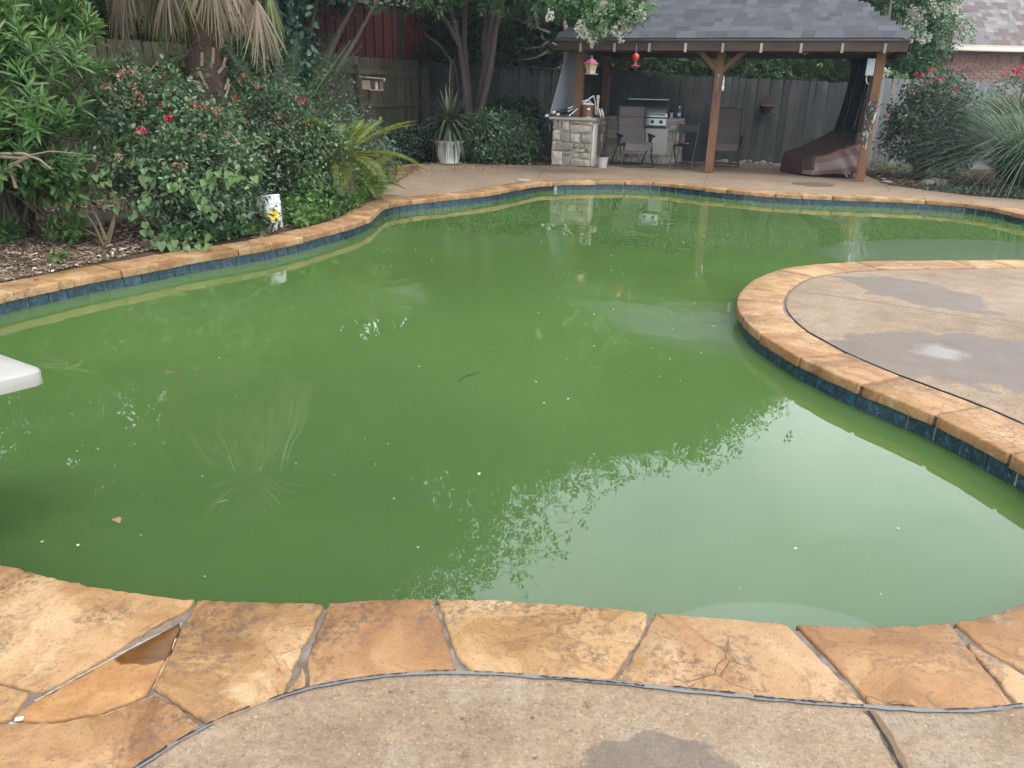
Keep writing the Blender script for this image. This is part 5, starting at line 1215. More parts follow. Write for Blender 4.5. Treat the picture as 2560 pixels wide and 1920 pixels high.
L_tree2 = leafmat('tree_leaf_mid', (.030, .072, .020), (.085, .16, .040), .5, .35, .35, .025)
L_blue = leafmat('bluish_vine_leaf', (.018, .055, .032), (.055, .125, .075), .4, .22, .5, .015)
L_sago = leafmat('sago_leaf', (.022, .060, .022), (.050, .110, .038), .38, .15, .5, .01)
L_sagoy = leafmat('yellow_sago_leaf', (.085, .150, .018), (.25, .28, .035), .42, .3, .4, .02)
L_weed = leafmat('weed_leaf', (.075, .16, .04), (.16, .29, .075), .5, .4, .35, .02)
L_shade = leafmat('shade_shrub_leaf', (.010, .030, .014), (.030, .070, .030), .45, .15, .4, .015)
L_yucca = leafmat('yucca_leaf', (.045, .085, .042), (.105, .15, .075), .5, .1, .3, .015)
L_dead = leafmat('dead_palm_frond', (.11, .085, .056), (.30, .235, .155), .7, .25, .25, .015)
L_palm = leafmat('green_palm_frond', (.045, .085, .02), (.15, .17, .045), .45, .25, .4, .02)
L_pampas = leafmat('pampas_blade', (.055, .105, .055), (.15, .21, .12), .45, .25, .4, .015)
L_crape = leafmat('crape_myrtle_leaf', (.045, .115, .035), (.105, .21, .065), .42, .35, .4, .02)
M_petal = leafmat('red_rose_petal', (.42, .012, .035), (.62, .04, .085), .5, .3, .3, .01); M_spent = leafmat('spent_bloom', (.20, .10, .045), (.42, .30, .18), .7, .2, .2, .02)
M_white = leafmat('white_blossom', (.50, .49, .40), (.78, .77, .69), .6, .35, .2, .01)
def ball(n, r, sz, seed, mat, name, flat=1.):
    r_ = np.random.RandomState(seed); d = nrm(r_.randn(n, 3)); p = d*r*(.35+.65*r_.rand(n, 1))*np.array([1, 1, flat]); return scatter(name, T_oval(.9, .15), p, d+r_.randn(n, 3)*.6, r_.randn(n, 3)+d, sz*(.7+.6*r_.rand(n)), mat)
rose_me = [ball(16, .018, .034, i, M_petal, 'flower') for i in range(3)]; spent_me = [ball(14, .024, .022, 20+i, M_spent, 'spent_bloom') for i in range(3)]
T_ro = T_oval(.62, .09)
def shrub(name, label, cat, loc, lobes, ntw, k, size, mat, seed, tmpl=T_ro, group=None, stem_n=10, spread=.8, fill=.25, jit=.05, r0=.014, stemmat=None, up=.3, depth=.38, shoots=0):
    t = thing(name, label, cat, loc, 0, group); p, d = shell(lobes, ntw, depth, up, seed)
    P_, D, N_, S = leaves_from(p, d, k, spread, size, seed+1, .4, jit)
    if fill:
        p2, d2 = shell(lobes, int(ntw*fill), .8, .1, seed+5); a = leaves_from(p2, d2, k, 1., size, seed+6, .4, jit*1.5)
        P_, D, N_, S = (np.concatenate([x, y]) for x, y in zip((P_, D, N_, S), a))
    if shoots:                                       # young canes that break the outline
        rs_ = np.random.RandomState(seed+20); ii = rs_.choice(np.where(d[:, 2] > -.1)[0], shoots); xs = [[], [], [], []]; smb = MB()
        for i in ii:
            L = .22+.34*rs_.rand(); a0_ = p[i]-d[i]*.08; dir_ = nrm(d[i]*.8+np.array([0, 0, .75])+rs_.randn(3)*.35); pts = [a0_+dir_*L*u+np.array([0, 0, -.10*L*u*u*2]) for u in (0, .25, .5, .75, 1.)]; smb.tube(pts, [.005, .0045, .004, .003, .002], 4)
            for u in np.arange(.25, 1.02, .085):
                for s_ in range(3):
                    q = a0_+dir_*L*u+np.array([0, 0, -.2*L*u*u]); dd = nrm(dir_*.35+rs_.randn(3)*.8); xs[0].append(q+dd*.012); xs[1].append(dd); xs[2].append(np.array([0, 0, 1.])+rs_.randn(3)*.4); xs[3].append(size*(.6+.5*rs_.rand()))
        P_, D, N_, S = (np.concatenate([x, np.array(y)]) for x, y in zip((P_, D, N_, S), xs)); wpart('shoots', smb, M_thorn, t)['kind'] = 'stuff'
    link('foliage', scatter('foliage', tmpl, P_, D, N_, S, mat), t)
    r_ = np.random.RandomState(seed+9); e = p[r_.choice(len(p), stem_n)]; e = np.array(loc)+(e-np.array(loc))*.92
    stems(loc, [tuple(q) for q in e], r0, r0*.35, seed, stemmat or M_thorn, t)
    return t, p, d
def put(me, p, parent, s=1., name=None): return link(name or me.name.split('.')[0], me, parent, Matrix.Translation(Vector(p)) @ Matrix.Rotation(rng.random()*6.3, 4, 'Z') @ Matrix.Rotation(rng.gauss(0, .5), 4, 'X') @ Matrix.Scale(s*rng.uniform(.85, 1.2), 4))

# ---- left bed: two rose bushes
bA = (-3.35, 7.55, -.02)
lobA = [((-3.75, 7.95, 1.02), (.52, .5, .50)), ((-3.35, 7.75, .82), (.62, .55, .58)), ((-3.02, 7.62, .52), (.57, .50, .48)), ((-3.35, 7.35, .52), (.48, .42, .34)), ((-3.0, 7.75, .40), (.36, .40, .38)), ((-3.05, 8.0, .66), (.46, .38, .42))]
tA, pA_, dA_ = shrub('rose_bush', 'rose bush left of the white bucket with red blooms and trailing heart leaved vine', 'rose bush', bA, lobA, 1250, 7, .052, L_rose, 100, group=None, stem_n=26, shoots=70)
bB = (-2.75, 9.25, -.02)
lobB = [((-2.95, 9.5, .95), (.60, .5, .52)), ((-2.45, 9.25, .60), (.52, .48, .52)), ((-2.9, 9.05, .55), (.50, .42, .46)), ((-2.45, 9.35, .34), (.34, .40, .32)), ((-3.3, 9.45, .85), (.42, .4, .5))]
tB, pB_, dB_ = shrub('rose_bush', 'rose bush behind the white bucket, between palm trunk and sago palms', 'rose bush', bB, lobB, 1050, 7, .052, L_rose, 130, stem_n=20, shoots=60)
for (px, py, Y, t_) in ((405,203,7.75,tA), (418,300,7.35,tA), (352,326,7.2,tA), (405,262,7.5,tA), (364,217,7.8,tA), (585,248,8.7,tB), (756,254,8.8,tB), (488,264,7.6,tA), (665,190,9.6,tB)):
    q = Q(px, py, Y); o = put(rose_me[int(px) % 3], q, t_, .8)
    if px in (418, 756, 585): put(rose_me[1], q+Vector((.022, -.02, .02)), t_, .75)
rs2 = np.random.RandomState(77)
for t_, pp, dd, n in ((tA, pA_, dA_, 34), (tB, pB_, dB_, 34)):
    ii = [i for i in rs2.permutation(len(pp)) if dd[i][2] > .1 and dd[i][1] < .4][:n]
    for i in ii: put(spent_me[i % 3], pp[i]+dd[i]*.045+np.array([0, 0, .03]), t_, 1.1, 'spent_bloom')
for (px, py) in ((310,182), (318,176), (300,190), (340,186), (330,215), (355,248), (275,235), (278,218), (262,220), (470,255), (520,270), (540,275), (690,290), (700,300), (715,318), (730,325), (735,340), (610,195), (640,215), (600,200)):
    put(spent_me[px % 3], Q(px, py, 7.5 if px < 560 else 9.0), tA if px < 560 else tB, 1.15, 'spent_bloom')
# bare canes leaning out of the bush
cn_ = [((262,618), (235,560), (165,470), (105,420), (90,412)), ((262,618), (285,545), (305,490)), ((310,640), (262,600), (215,575), (150,548), (128,505)), ((268,600), (240,540), (222,495), (232,450), (248,405)), ((262,600), (252,560), (232,520)), ((270,620), (285,560), (290,520), (275,480))]
mb = MB()
for c in cn_: mb.tube([Q(x, y, 7.05+.03*i) for i, (x, y) in enumerate(c)], [.013-.0018*i for i in range(len(c))], 6)
wpart('bare_cane', mb, M_thorn, tA)
# heart leaved vine over the bush: every leaf its own part
vt = thing('heart_leaf_vine', 'light green heart leaved vine climbing over the front of the rose bush', 'vine', (-3.2, 7.0, 0))
H_me = []
for i in range(3):
    V, F = T_heart(); H_me.append(scatter('leaf', (V*np.array([1, 1, .8+.4*i]), F), np.zeros((1, 3)), np.array([[0, 1., 0]]), np.array([[0, 0, 1.]]), [1.], L_vine))
strands = [[(135,210),(165,240),(190,270),(200,285)], [(210,300),(240,310),(280,315),(300,330),(330,350),(370,370),(420,400),(430,440)], [(235,330),(270,325),(295,340)], [(400,200),(430,220),(460,240)], [(330,340),(380,355),(420,375),(450,390)], [(330,400),(370,430),(380,460),(370,490),(350,520),(370,560),(390,600)], [(440,450),(480,480),(520,500),(560,540)], [(270,415),(272,450),(290,500),(300,520)], [(380,600),(430,605),(480,610),(530,600)], [(600,330),(640,345),(680,350),(720,365)], [(580,440),(620,450),(560,410),(530,470)], [(390,300),(450,310),(480,320)], [(200,480),(215,500),(240,470)]]
rs = random.Random(17); nl_ = 0; vmb = MB()
for st in strands:
    depth = 6.86 if st[0][1] > 380 else 7.3 if st[0][0] < 560 else 8.55
    pts = [Q(x, y, depth+.0012*(600-y)) for x, y in st]; wpart('vine_stem', MB().tube(pts, .004, 5), M_thorn, vt)
    for a, b in zip(pts, pts[1:]):
        m = max(2, int((b-a).length/.034))
        for i in range(m):
            if nl_ >= 292: break
            p = a.lerp(b, i/m)+Vector((rs.gauss(0, .035), rs.gauss(0, .05)-.03, rs.gauss(0, .03))); s_ = rs.uniform(.05, .10)
            M = Matrix.Translation(p) @ Matrix.Rotation(rs.uniform(-2.9, -.2)+math.pi/2*0, 4, 'Z') @ Matrix.Rotation(rs.gauss(-.75, .35), 4, 'X') @ Matrix.Rotation(rs.gauss(0, .3), 4, 'Y') @ Matrix.Scale(s_, 4)
            # leaves hang with their upper side to the light and the viewer
            dirv = Vector((rs.gauss(0, .5), -.45+rs.gauss(0, .3), -.75+rs.gauss(0, .25))).normalized(); up_ = Vector((rs.gauss(0, .35), -.75, .8)).normalized(); x_ = dirv.cross(up_).normalized(); z_ = x_.cross(dirv)
            M = Matrix((x_, dirv, z_)).transposed().to_4x4() @ Matrix.Scale(s_, 4); M.translation = p
            link('leaf', rs.choice(H_me), vt, M); nl_ += 1


# ---- oleander at the left edge
def oleander():
    base = Vector((-4.75, 7.35, 0)); t = thing('oleander', 'tall oleander with narrow light green leaves at the left edge', 'shrub', base)
    lob = [((-4.75, 7.4, 1.95), (.80, .7, .75)), ((-4.35, 7.2, 1.35), (.55, .55, .60)), ((-5.2, 7.2, 1.3), (.8, .7, .75)), ((-4.25, 7.1, .85), (.50, .45, .36)), ((-4.9, 6.9, .75), (.55, .4, .40)), ((-4.15, 7.45, 1.65), (.38, .4, .35)), ((-4.7, 7.6, 2.6), (.75, .7, .6))]
    p, d = shell(lob, 620, .55, .35, 201, .5); P_, D, N_, S = [], [], [], []; r_ = np.random.RandomState(5)
    for q, dd in zip(p, d):
        ax_ = nrm(dd*.8+np.array([0, 0, .75])+r_.randn(3)*.25); a0_ = r_.rand()*6; u = nrm(np.cross(ax_, r_.randn(3))); v = np.cross(ax_, u)
        for w_ in range(5):
            for j in range(3):
                a = a0_+j*2.094+w_*1.05; op = 1.15-.2*w_+r_.randn()*.1; rad = u*math.cos(a)+v*math.sin(a)
                P_.append(q+ax_*(w_*.032)); D.append(rad*math.sin(op)+ax_*math.cos(op)); N_.append(ax_+rad*-.3); S.append((.165-.018*w_)*(.8+.4*r_.rand()))
    link('foliage', scatter('foliage', T_lance(.17, .015, .16), np.array(P_), np.array(D), np.array(N_), np.array(S), L_ole), t)
    e = p[r_.choice(len(p), 34)]; stems(base, [tuple(x) for x in e], .022, .006, 8, M_stem, t)
    mb = MB()
    for st in (((0,385),(60,384),(100,400),(128,422)), ((0,392),(55,396),(75,388),(125,378),(200,384)), ((40,470),(25,420),(60,398)), ((0,440),(30,410),(75,392))): mb.tube([Q(x, y, 6.7) for x, y in st], [.016, .013, .010, .006, .004][:len(st)], 6)
    wpart('bare_branch', mb, simple('pale_branch', (.20, .16, .11), .8, var=.3), t)
    return t
oleander()
# bird-foot leaved sapling under the oleander
shrub('sapling', 'young sapling with drooping leaves under the oleander', 'sapling', (-4.2, 7.15, -.02), [((-4.25, 7.0, .62), (.35, .3, .16)), ((-4.0, 7.0, .5), (.22, .22, .16)), ((-4.6, 6.8, .75), (.25, .25, .2))], 130, 6, .10, L_rose2 if False else L_tree2, 220, T_oval(.42, .06), None, 10, .7)
# small plants in the mulch
for i, (px, py, w_, h_, lab, mt, sz) in enumerate(((172, 610, .16, .20, 'small ferny green seedling in the mulch', L_weed, .055), (152, 660, .05, .07, 'tiny two leaved seedling near the left coping', L_weed, .06), (8, 600, .14, .12, 'grass like tuft at the left edge of the mulch', L_ole, .14), (716, 548, .06, .16, 'tall light green weed standing before the white bucket', L_weed, .07), (740, 552, .12, .13, 'bushy light green weed right of the white bucket', L_weed, .065), (830, 520, .20, .16, 'low leafy weed by the coping right of the bucket', L_weed, .05))):
    p = P(px, py, -.02); shrub('seedling' if i < 2 else 'weed', lab, 'weed', p, [((p.x, p.y, h_*.6), (w_, w_, h_*.5))], 8 if i == 1 else 60, 5, sz, mt, 240+i, T_lance(.28, .02, .2) if i in (2, 3, 4) else T_oval(.5), None, 5, .9, .3, .015, .004)
# ground cover along the coping
def cover(name, label, poly_pts, n, size, mat, seed, h=.12, tm=None, kind='stuff'):
    r_ = np.random.RandomState(seed); out = []
    pts = [P(x, y, -.02) for x, y in poly_pts]
    k = len(pts)
    tri = [(pts[0], pts[i], pts[i+1]) for i in range(1, k-1)]; ar = np.array([((b-a).cross(c-a)).length for a, b, c in tri]); ch = r_.choice(len(tri), n, p=ar/ar.sum())
    for c in ch:
        a, b = r_.rand(), r_.rand(); 
        if a+b > 1: a, b = 1-a, 1-b
        A, B, C = tri[c]; q = A+(B-A)*a+(C-A)*b; out.append((q.x, q.y, r_.rand()**1.5*h))
    p = np.array(out); hh = .6+.8*np.sin(p[:, 0]*9)*np.sin(p[:, 1]*7); p[:, 2] *= np.clip(hh+.4, .25, 1.6); d = nrm(r_.randn(n, 3)*.6+np.array([0, -.15, .5]))
    me = scatter(name, tm or T_oval(.6), p, d, r_.randn(n, 3)*.5+np.array([0, 0, 1]), size*(.6+.8*r_.rand(n)), mat); o = link(name, me, None); return tag(o, label, None, None, kind)
cover('ground_cover', 'green ground cover spilling over the bed edge', [(380,622),(450,590),(560,568),(640,572),(720,566),(830,520),(800,535),(700,574),(640,590),(560,607),(470,622),(400,632)], 3000, .062, L_weed2, 301, .15)
cover('ground_cover', 'bright green weeds beside the curved coping', [(722,556),(790,500),(860,470),(965,430),(968,465),(945,495),(905,525),(860,545),(800,565),(740,580)], 5200, .055, L_weed, 302, .34)
cover('ground_cover', 'strappy weeds under the sago palms', [(850,470),(930,430),(968,440),(960,480),(880,510)], 1400, .24, L_weed, 303, .08, T_blade(.10, .7))
cover('grass', 'bright grass behind the right gazebo post', [(2165,400),(2240,400),(2330,420),(2400,440),(2330,440),(2200,430),(2165,420)], 1800, .12, L_weed2, 304, .05, T_blade(.06, .5))
cover('ground_cover', 'low green plants at the right bed edge', [(2290,475),(2350,468),(2560,480),(2560,495),(2440,490),(2330,482)], 800, .05, L_rose2, 305, .06)
cover('ground_cover', 'dark low leaves under the shade shrubs', [(950,405),(1060,392),(1330,395),(1320,402),(1200,408),(1090,408)], 1800, .06, L_shade, 306, .16)
# mulch chips, gravel and leaf litter
def chips(name, label, poly_pts, n, size, mat, seed, stone=False, z=-.025, parts=False):
    r_ = np.random.RandomState(seed); pts = [P(x, y, -.02) for x, y in poly_pts]; tri = [(pts[0], pts[i], pts[i+1]) for i in range(1, len(pts)-1)]
    ar = np.array([((b-a).cross(c-a)).length for a, b, c in tri]); ch = r_.choice(len(tri), n, p=ar/ar.sum()); a, b = r_.rand(n), r_.rand(n); f = a+b > 1; a[f], b[f] = 1-a[f], 1-b[f]
    T = np.array([[tuple(v) for v in t] for t in tri])[ch]; p = T[:, 0]+(T[:, 1]-T[:, 0])*a[:, None]+(T[:, 2]-T[:, 0])*b[:, None]; p[:, 2] = z+r_.rand(n)*(.02 if not stone else .006)
    d = nrm(r_.randn(n, 3)*np.array([1, 1, .22])); s_ = size*(.4+1.2*r_.rand(n)**2)
    if stone: V = np.array([(.4,0,0), (.2,.36,0), (-.25,.33,0), (-.42,0,0), (-.2,-.34,0), (.25,-.3,0), (.22,.02,.26), (-.18,.05,.27), (0,-.15,.25)], float); F = [(0,1,6), (1,2,7,6), (2,3,7), (3,4,8,7), (4,5,8), (5,0,6,8), (6,7,8)]
    else: V = np.array([(-.14,-.5,0), (.14,-.45,0), (.16,.4,.03), (-.1,.5,0), (-.10,-.4,.10), (.10,-.4,.10), (.10,.35,.12), (-.08,.4,.10)], float); F = [(0,1,5,4), (1,2,6,5), (2,3,7,6), (3,0,4,7), (4,5,6,7)]
    return tag(link(name, scatter(name, (V, F), p, d, np.array([[0, 0, 1.]])+r_.randn(n, 3)*.15, s_, mat, smooth=False)), label, None, None, 'stuff')
M_chip = leafmat('bark_chip', (.055, .035, .022), (.21, .15, .10), .85, .0, .2, .015, ((.42, .36, .29), .10)); M_peb = leafmat('river_pebble', (.14, .10, .07), (.40, .31, .21), .7, 0, .3, .02, ((.52, .48, .42), .12)); M_lit = leafmat('dry_leaf', (.07, .035, .018), (.24, .13, .06), .8, .1, .2, .02, ((.36, .28, .16), .1))
bedpoly = [(-60,720),(0,702),(110,672),(230,656),(330,632),(440,612),(520,560),(420,520),(300,500),(150,500),(0,520),(-200,540)]
chips('mulch', 'bark mulch covering the left bed', bedpoly, 9000, .050, M_chip, 401)
chips('gravel', 'tan pebbles scattered through the mulch', bedpoly, 1400, .034, M_peb, 402, True, -.02)
chips('mulch', 'bark and leaf mulch below the far bushes', [(640,600),(760,560),(960,440),(960,415),(880,440),(700,500),(560,560)], 2500, .05, M_chip, 403)
chips('leaf_litter', 'dry brown leaves swept on the deck by the bushes', [(955,460),(975,432),(1040,418),(1060,424),(1020,446),(985,470)], 620, .05, M_lit, 404, False, .022)
chips('leaf_litter', 'scattered leaf litter before the potted yucca and shrubs', [(1000,425),(1100,412),(1380,408),(1385,424),(1200,434),(1060,440)], 420, .035, M_lit, 405, False, .022)
chips('leaf_litter', 'leaf litter in the shade behind the slab', [(1060,410),(1120,392),(1370,388),(1372,412),(1200,418),(1090,414)], 2600, .05, M_chip, 406, False, -.01)
chips('leaf_litter', 'few dry leaves scattered over the far slab', [(1380,425),(1560,430),(2140,470),(2100,440),(1500,408)], 90, .03, M_lit, 407, False, .022)
chips('leaf_litter', 'bark and leaves in the right planting bed', [(2170,430),(2225,462),(2420,486),(2600,500),(2600,470),(2400,430),(2250,400)], 2200, .06, M_chip, 408, False, -.02)

# ---- fan palm with a skirt of dead fronds
pmb = (-3.38, 8.95, -.02); pl_t = thing('fan_palm', 'fan palm with shaggy trunk and a skirt of dead hanging fronds', 'palm', pmb)
M_fib = wood('palm_fibre', [(.25, (.030, .018, .012)), (.5, (.085, .052, .034)), (.75, (.17, .115, .08))], .95, 14, (1, 1, .35), bump=1., objvar=.05)
rs = random.Random(6); pts = [(pmb[0]+.02*math.sin(z*3), pmb[1], z) for z in [i*.1 for i in range(36)]]
mb = MB().tube(pts, [.175+.012*math.sin(i*2.1)+.012*math.sin(i*.9+1) for i in range(36)], 20)
mb.v = [(x+rs.gauss(0, .006), y+rs.gauss(0, .006), z+rs.gauss(0, .01)) for x, y, z in mb.v]; wpart('trunk', mb, M_fib, pl_t, smooth=50)
M_fibre = leafmat('loose_fibre', (.05, .03, .02), (.20, .13, .085), .9, 0, .1, .02, ((.36, .28, .2), .06))
# loose fibres
r_ = np.random.RandomState(9); n = 3400; a = r_.rand(n)*6.28; z = r_.rand(n)*2.6; p = np.stack([pmb[0]+.175*np.cos(a), pmb[1]+.175*np.sin(a), z], 1); d = np.stack([np.cos(a)*.35+r_.randn(n)*.4, np.sin(a)*.35+r_.randn(n)*.4, -.3+r_.randn(n)*.5], 1)
o = link('trunk_fibre', scatter('trunk_fibre', T_blade(.05, .4, 2), p, d, np.stack([np.cos(a), np.sin(a), 0*a], 1)+.01, .05+.10*r_.rand(n)**2, M_fibre), pl_t); o['kind'] = 'stuff'
M_stub = simple('pale_cut_stub', (.36, .29, .21), .8, var=.25, scale=8)
for (px, py, l_, ang) in ((508,158,.10,.2), (532,150,.12,.05), (549,160,.07,.3), (518,214,.14,-.35), (556,218,.08,.5), (545,175,.05,.9), (568,240,.12,.4), (507,228,.10,-.25), (560,268,.05,.3)):
    th_ = math.asin(max(-1, min(1, (Q(px, py, pmb[1]-.15).x-pmb[0])/.19))); cx_, cy_ = math.sin(th_), -math.cos(th_)
    q = Vector((pmb[0]+cx_*.175, pmb[1]+cy_*.175, Q(px, py, pmb[1]-.15).z)); o_ = Vector((cx_, cy_, 0)); sd_ = Vector((-cy_, cx_, 0))
    wpart('frond_stub', MB().beam(q-Vector((0, 0, .03))-sd_*ang*.03, q+o_*.035+Vector((0, 0, l_))+sd_*ang*l_, .026, .016, o_), M_stub, pl_t)
def frond(hub, out, mat, length, n, spread, seed, droop, name):
    """fan leaf: n strips radiating from the hub around direction out"""
    r_ = np.random.RandomState(seed); out = nrm(np.array(out, float)); side = nrm(np.cross(out, np.array([0, 0, 1.]))+1e-4); D, S, N_ = [], [], []
    for i in range(n):
        a = (i/(n-1)-.5)*2*spread+r_.randn()*.03; D.append(out*math.cos(a)+side*math.sin(a)+r_.randn(3)*.04); S.append(length*(.75+.3*r_.rand())*(1-.25*abs(i/(n-1)-.5)*2)); N_.append(np.cross(side, out)*(1 if np.cross(side, out)[2] > 0 else -1)+r_.randn(3)*.3)
    return scatter(name, T_blade(.032, droop, 5), np.repeat(np.array([hub]), n, 0), np.array(D), np.array(N_), np.array(S), mat, W=np.array(S)*.0+.72)
rs = random.Random(19); cz = 3.05
for i in range(26):
    a = rs.uniform(0, 6.283); a = i/26*6.283+rs.gauss(0, .12); rr = rs.uniform(.38, .95); toC = (math.cos(a), math.sin(a))
    if toC[1] > .8: continue
    hubz = 2.42+rs.gauss(0, .13)+.12*(rr-.6); hub = (pmb[0]+toC[0]*rr, pmb[1]+toC[1]*rr*.8, hubz)
    ft = wpart('petiole', MB().tube([(pmb[0]+toC[0]*.15, pmb[1]+toC[1]*.15, cz-.35), (pmb[0]+toC[0]*rr*.7, pmb[1]+toC[1]*rr*.6, cz-.25), hub], [.018, .014, .010], 6), M_stub, pl_t)
    link('dead_frond', frond(hub, (toC[0]*.28+rs.gauss(0, .08), toC[1]*.28, -1), L_dead if i % 5 else L_palm, rs.uniform(.70, 1.05), 26, .55, i, .16, 'dead_frond'), ft)
for i in range(22):
    a = i/22*6.283+rs.gauss(0, .1); el = rs.uniform(-.05, 1.2); d = (math.cos(a)*math.cos(el), math.sin(a)*math.cos(el), math.sin(el)); hub = tuple(np.array([pmb[0], pmb[1], cz+.2])+np.array(d)*rs.uniform(.55, .8))
    ft = wpart('petiole', MB().tube([(pmb[0], pmb[1], cz), hub], [.016, .011], 6), M_stub, pl_t)
    link('green_frond', frond(hub, d, L_palm, rs.uniform(.6, .75), 26, 1.5, 60+i, .35, 'green_frond'), ft)

# ---- sago palms: each frond its own part
def frond_sago(mat, L, rise, droop, seed, nm):
    r_ = np.random.RandomState(seed); n = 46; t = (np.arange(n)+2)/(n+2)
    path = np.stack([0*t, t*L*(1-.12*droop*t), rise*L*t-droop*L*t**2*.6], 1); tg = nrm(np.gradient(path, axis=0)); P_, D, N_, S = [], [], [], []
    for s_ in (-1, 1):
        for i in range(n):
            up_ = nrm(np.cross(np.array([1., 0, 0]), tg[i])); P_.append(path[i]); D.append(np.array([s_*.95, 0, 0])+tg[i]*.75+up_*.28+r_.randn(3)*.05); N_.append(up_); S.append(.155*math.sin(math.pi*min(.96, .12+.85*t[i]))**.6*(.9+.2*r_.rand()))
    me = scatter(nm, T_lance(.075, .0, .12), np.array(P_), np.array(D), np.array(N_), np.array(S), mat)
    return me, MB().tube([tuple(q) for q in path[::5]], [.007*(1-.07*i) for i in range(len(path[::5]))], 5)
def sago(label, loc, mat, specs, L, trunk_h, seed):
    t = thing('sago_palm', label, 'sago palm', loc); rs = random.Random(seed)
    lpart('trunk', MB().tube([(0, 0, 0), (0, 0, trunk_h)], [.14, .12], 12), M_fib, t)
    protos = [frond_sago(mat, L, r, dp, seed+i, 'frond') for i, (r, dp) in enumerate(((1.35, .35), (.75, .55), (.25, .75)))]
    pm = [x[0] for x in protos]; rm = [x[1].mesh('rachis', M_thorn) for x in protos]
    for (a, k) in specs:
        M = Matrix.Translation((0, 0, trunk_h)) @ Matrix.Rotation(a+rs.gauss(0, .1), 4, 'Z') @ Matrix.Rotation(rs.gauss(0, .12), 4, 'X') @ Matrix.Scale(rs.uniform(.85, 1.1), 4)
        f = link('frond', pm[k], t, M, False); f.matrix_basis = M; link('rachis', rm[k], f, None, False)
    return t
sago('dark green sago palm with upright fronds behind the rose bush', (-3.05, 10.7, 0), L_sago, [(i*.52, i % 2) for i in range(12)]+[(i*1.05+.3, 0) for i in range(6)], 1.10, .78, 3)
sago('yellowing sago palm with drooping fronds before the side fence', (-2.16, 9.85, 0), L_sagoy, [(i*.30, 1+(i % 2)) for i in range(24)], 1.08, .58, 9)
sago('small sago palm low among the weeds at the deck corner', (-2.05, 10.9, 0), L_sagoy, [(i*.6, 2-(i % 2)) for i in range(10)], .62, .16, 14)
shrub('fern_shrub', 'fine leaved shrub at the deck corner right of the sago palms', 'shrub', (-2.35, 11.9, -.02), [((-2.4, 11.7, .45), (.45, .5, .42)), ((-2.75, 12.3, .6), (.5, .5, .5)), ((-2.2, 12.6, .35), (.3, .4, .3))], 700, 7, .05, L_rose2, 310)
# ---- vine covered tree and hedge in front of the red shed
vc, _, _ = shrub('vine_tree', 'small tree smothered in dark bluish vine leaves before the red shed', 'tree', (-3.9, 13.2, 0), [((-4.3, 13.2, 2.3), (1.0, .8, .9)), ((-3.4, 13.6, 3.3), (1.1, .9, .7)), ((-5.0, 13.2, 2.9), (1.0, .9, .9)), ((-3.9, 12.9, 1.45), (.75, .6, .65)), ((-2.6, 13.9, 3.5), (.75, .6, .5)), ((-4.2, 13.4, 4.2), (1.5, 1.2, .9)), ((-3.6, 12.6, .8), (.6, .5, .5))], 2300, 6, .115, L_blue, 320, T_oval(.7, .06), None, 16, .8, .3, .10, .05, M_bark)
shrub('wild_shrub', 'open twiggy shrub between birdhouse and yellow sago palm', 'shrub', (-2.9, 13.2, 0), [((-2.95, 13.1, 1.0), (.45, .4, .6)), ((-2.6, 13.4, .7), (.35, .35, .4)), ((-3.2, 13.2, 1.5), (.3, .3, .4))], 230, 6, .06, L_rose2, 330, stem_n=22, fill=.1)
shrub('tall_shrub', 'dark shrub crowding the side fence behind the palm', 'shrub', (-4.4, 11.2, 0), [((-4.3, 11.2, 1.0), (.6, .6, .8)), ((-4.0, 11.6, 1.7), (.5, .5, .6)), ((-3.7, 11.9, .9), (.5, .5, .7))], 800, 6, .07, L_tree, 335, stem_n=12)

# ---- potted yucca
yp = P(1120, 411); yp = Vector((yp.x, yp.y+.22, 0)); pot = thing('plant_pot', 'white fluted plastic pot holding the spiky yucca', 'pot', yp)
prof = [(.205, 0), (.21, .012), (.205, .02), (.20, .03, 1), (.235, .16, 1), (.262, .30, 1), (.272, .345, 1), (.272, .36), (.285, .40), (.305, .425), (.312, .432), (.312, .445), (.29, .445), (.262, .40)]
M_pot = simple('white_pot', (.56, .55, .52), .5, var=.12, scale=6)
lpart('pot_body', MB().lathe(prof, 128, flute=.055, nf=32), M_pot, pot, smooth=60); lpart('pot_soil', MB().lathe([(.27, .38), (.26, .40), (.0, .41)], 24), M_soil, pot)
lpart('saucer', MB().lathe([(.19, -.0), (.25, .006), (.265, .02), (.255, .02), (.2, .012)], 32, (0, 0, 0)), M_pot, pot, smooth=50)
yt = thing('yucca', 'spiky yucca with a dead flower stalk growing in the white fluted pot', 'yucca', yp+Vector((0, 0, .41)))
ym = [scatter('leaf', T_blade(.075, dr_, 6), np.zeros((1, 3)), np.array([[0, 1., 0]]), np.array([[0, 0, 1.]]), [1.], L_yucca) for dr_ in (.12, .5, .95)]
yd = scatter('dead_leaf', T_blade(.075, .4, 5), np.zeros((1, 3)), np.array([[0, 1., 0]]), np.array([[0, 0, 1.]]), [1.], L_dead)
rs = random.Random(23)
lpart('stem', MB().tube([(0, 0, -.02), (.01, 0, .2), (0, 0, .42)], [.05, .045, .03], 8), M_stem, yt)
for i in range(110):
    el = rs.uniform(-.5, 1.25); kk = 0 if el > .8 else 1 if el > .15 else 2
    M = Matrix.Translation((0, 0, rs.uniform(.28, .45))) @ Matrix.Rotation(rs.uniform(0, 6.283), 4, 'Z') @ Matrix.Rotation(el, 4, 'X') @ Matrix.Scale(rs.uniform(.52, .88), 4)
    o = link('leaf', ym[kk], yt, None, False); o.matrix_basis = M
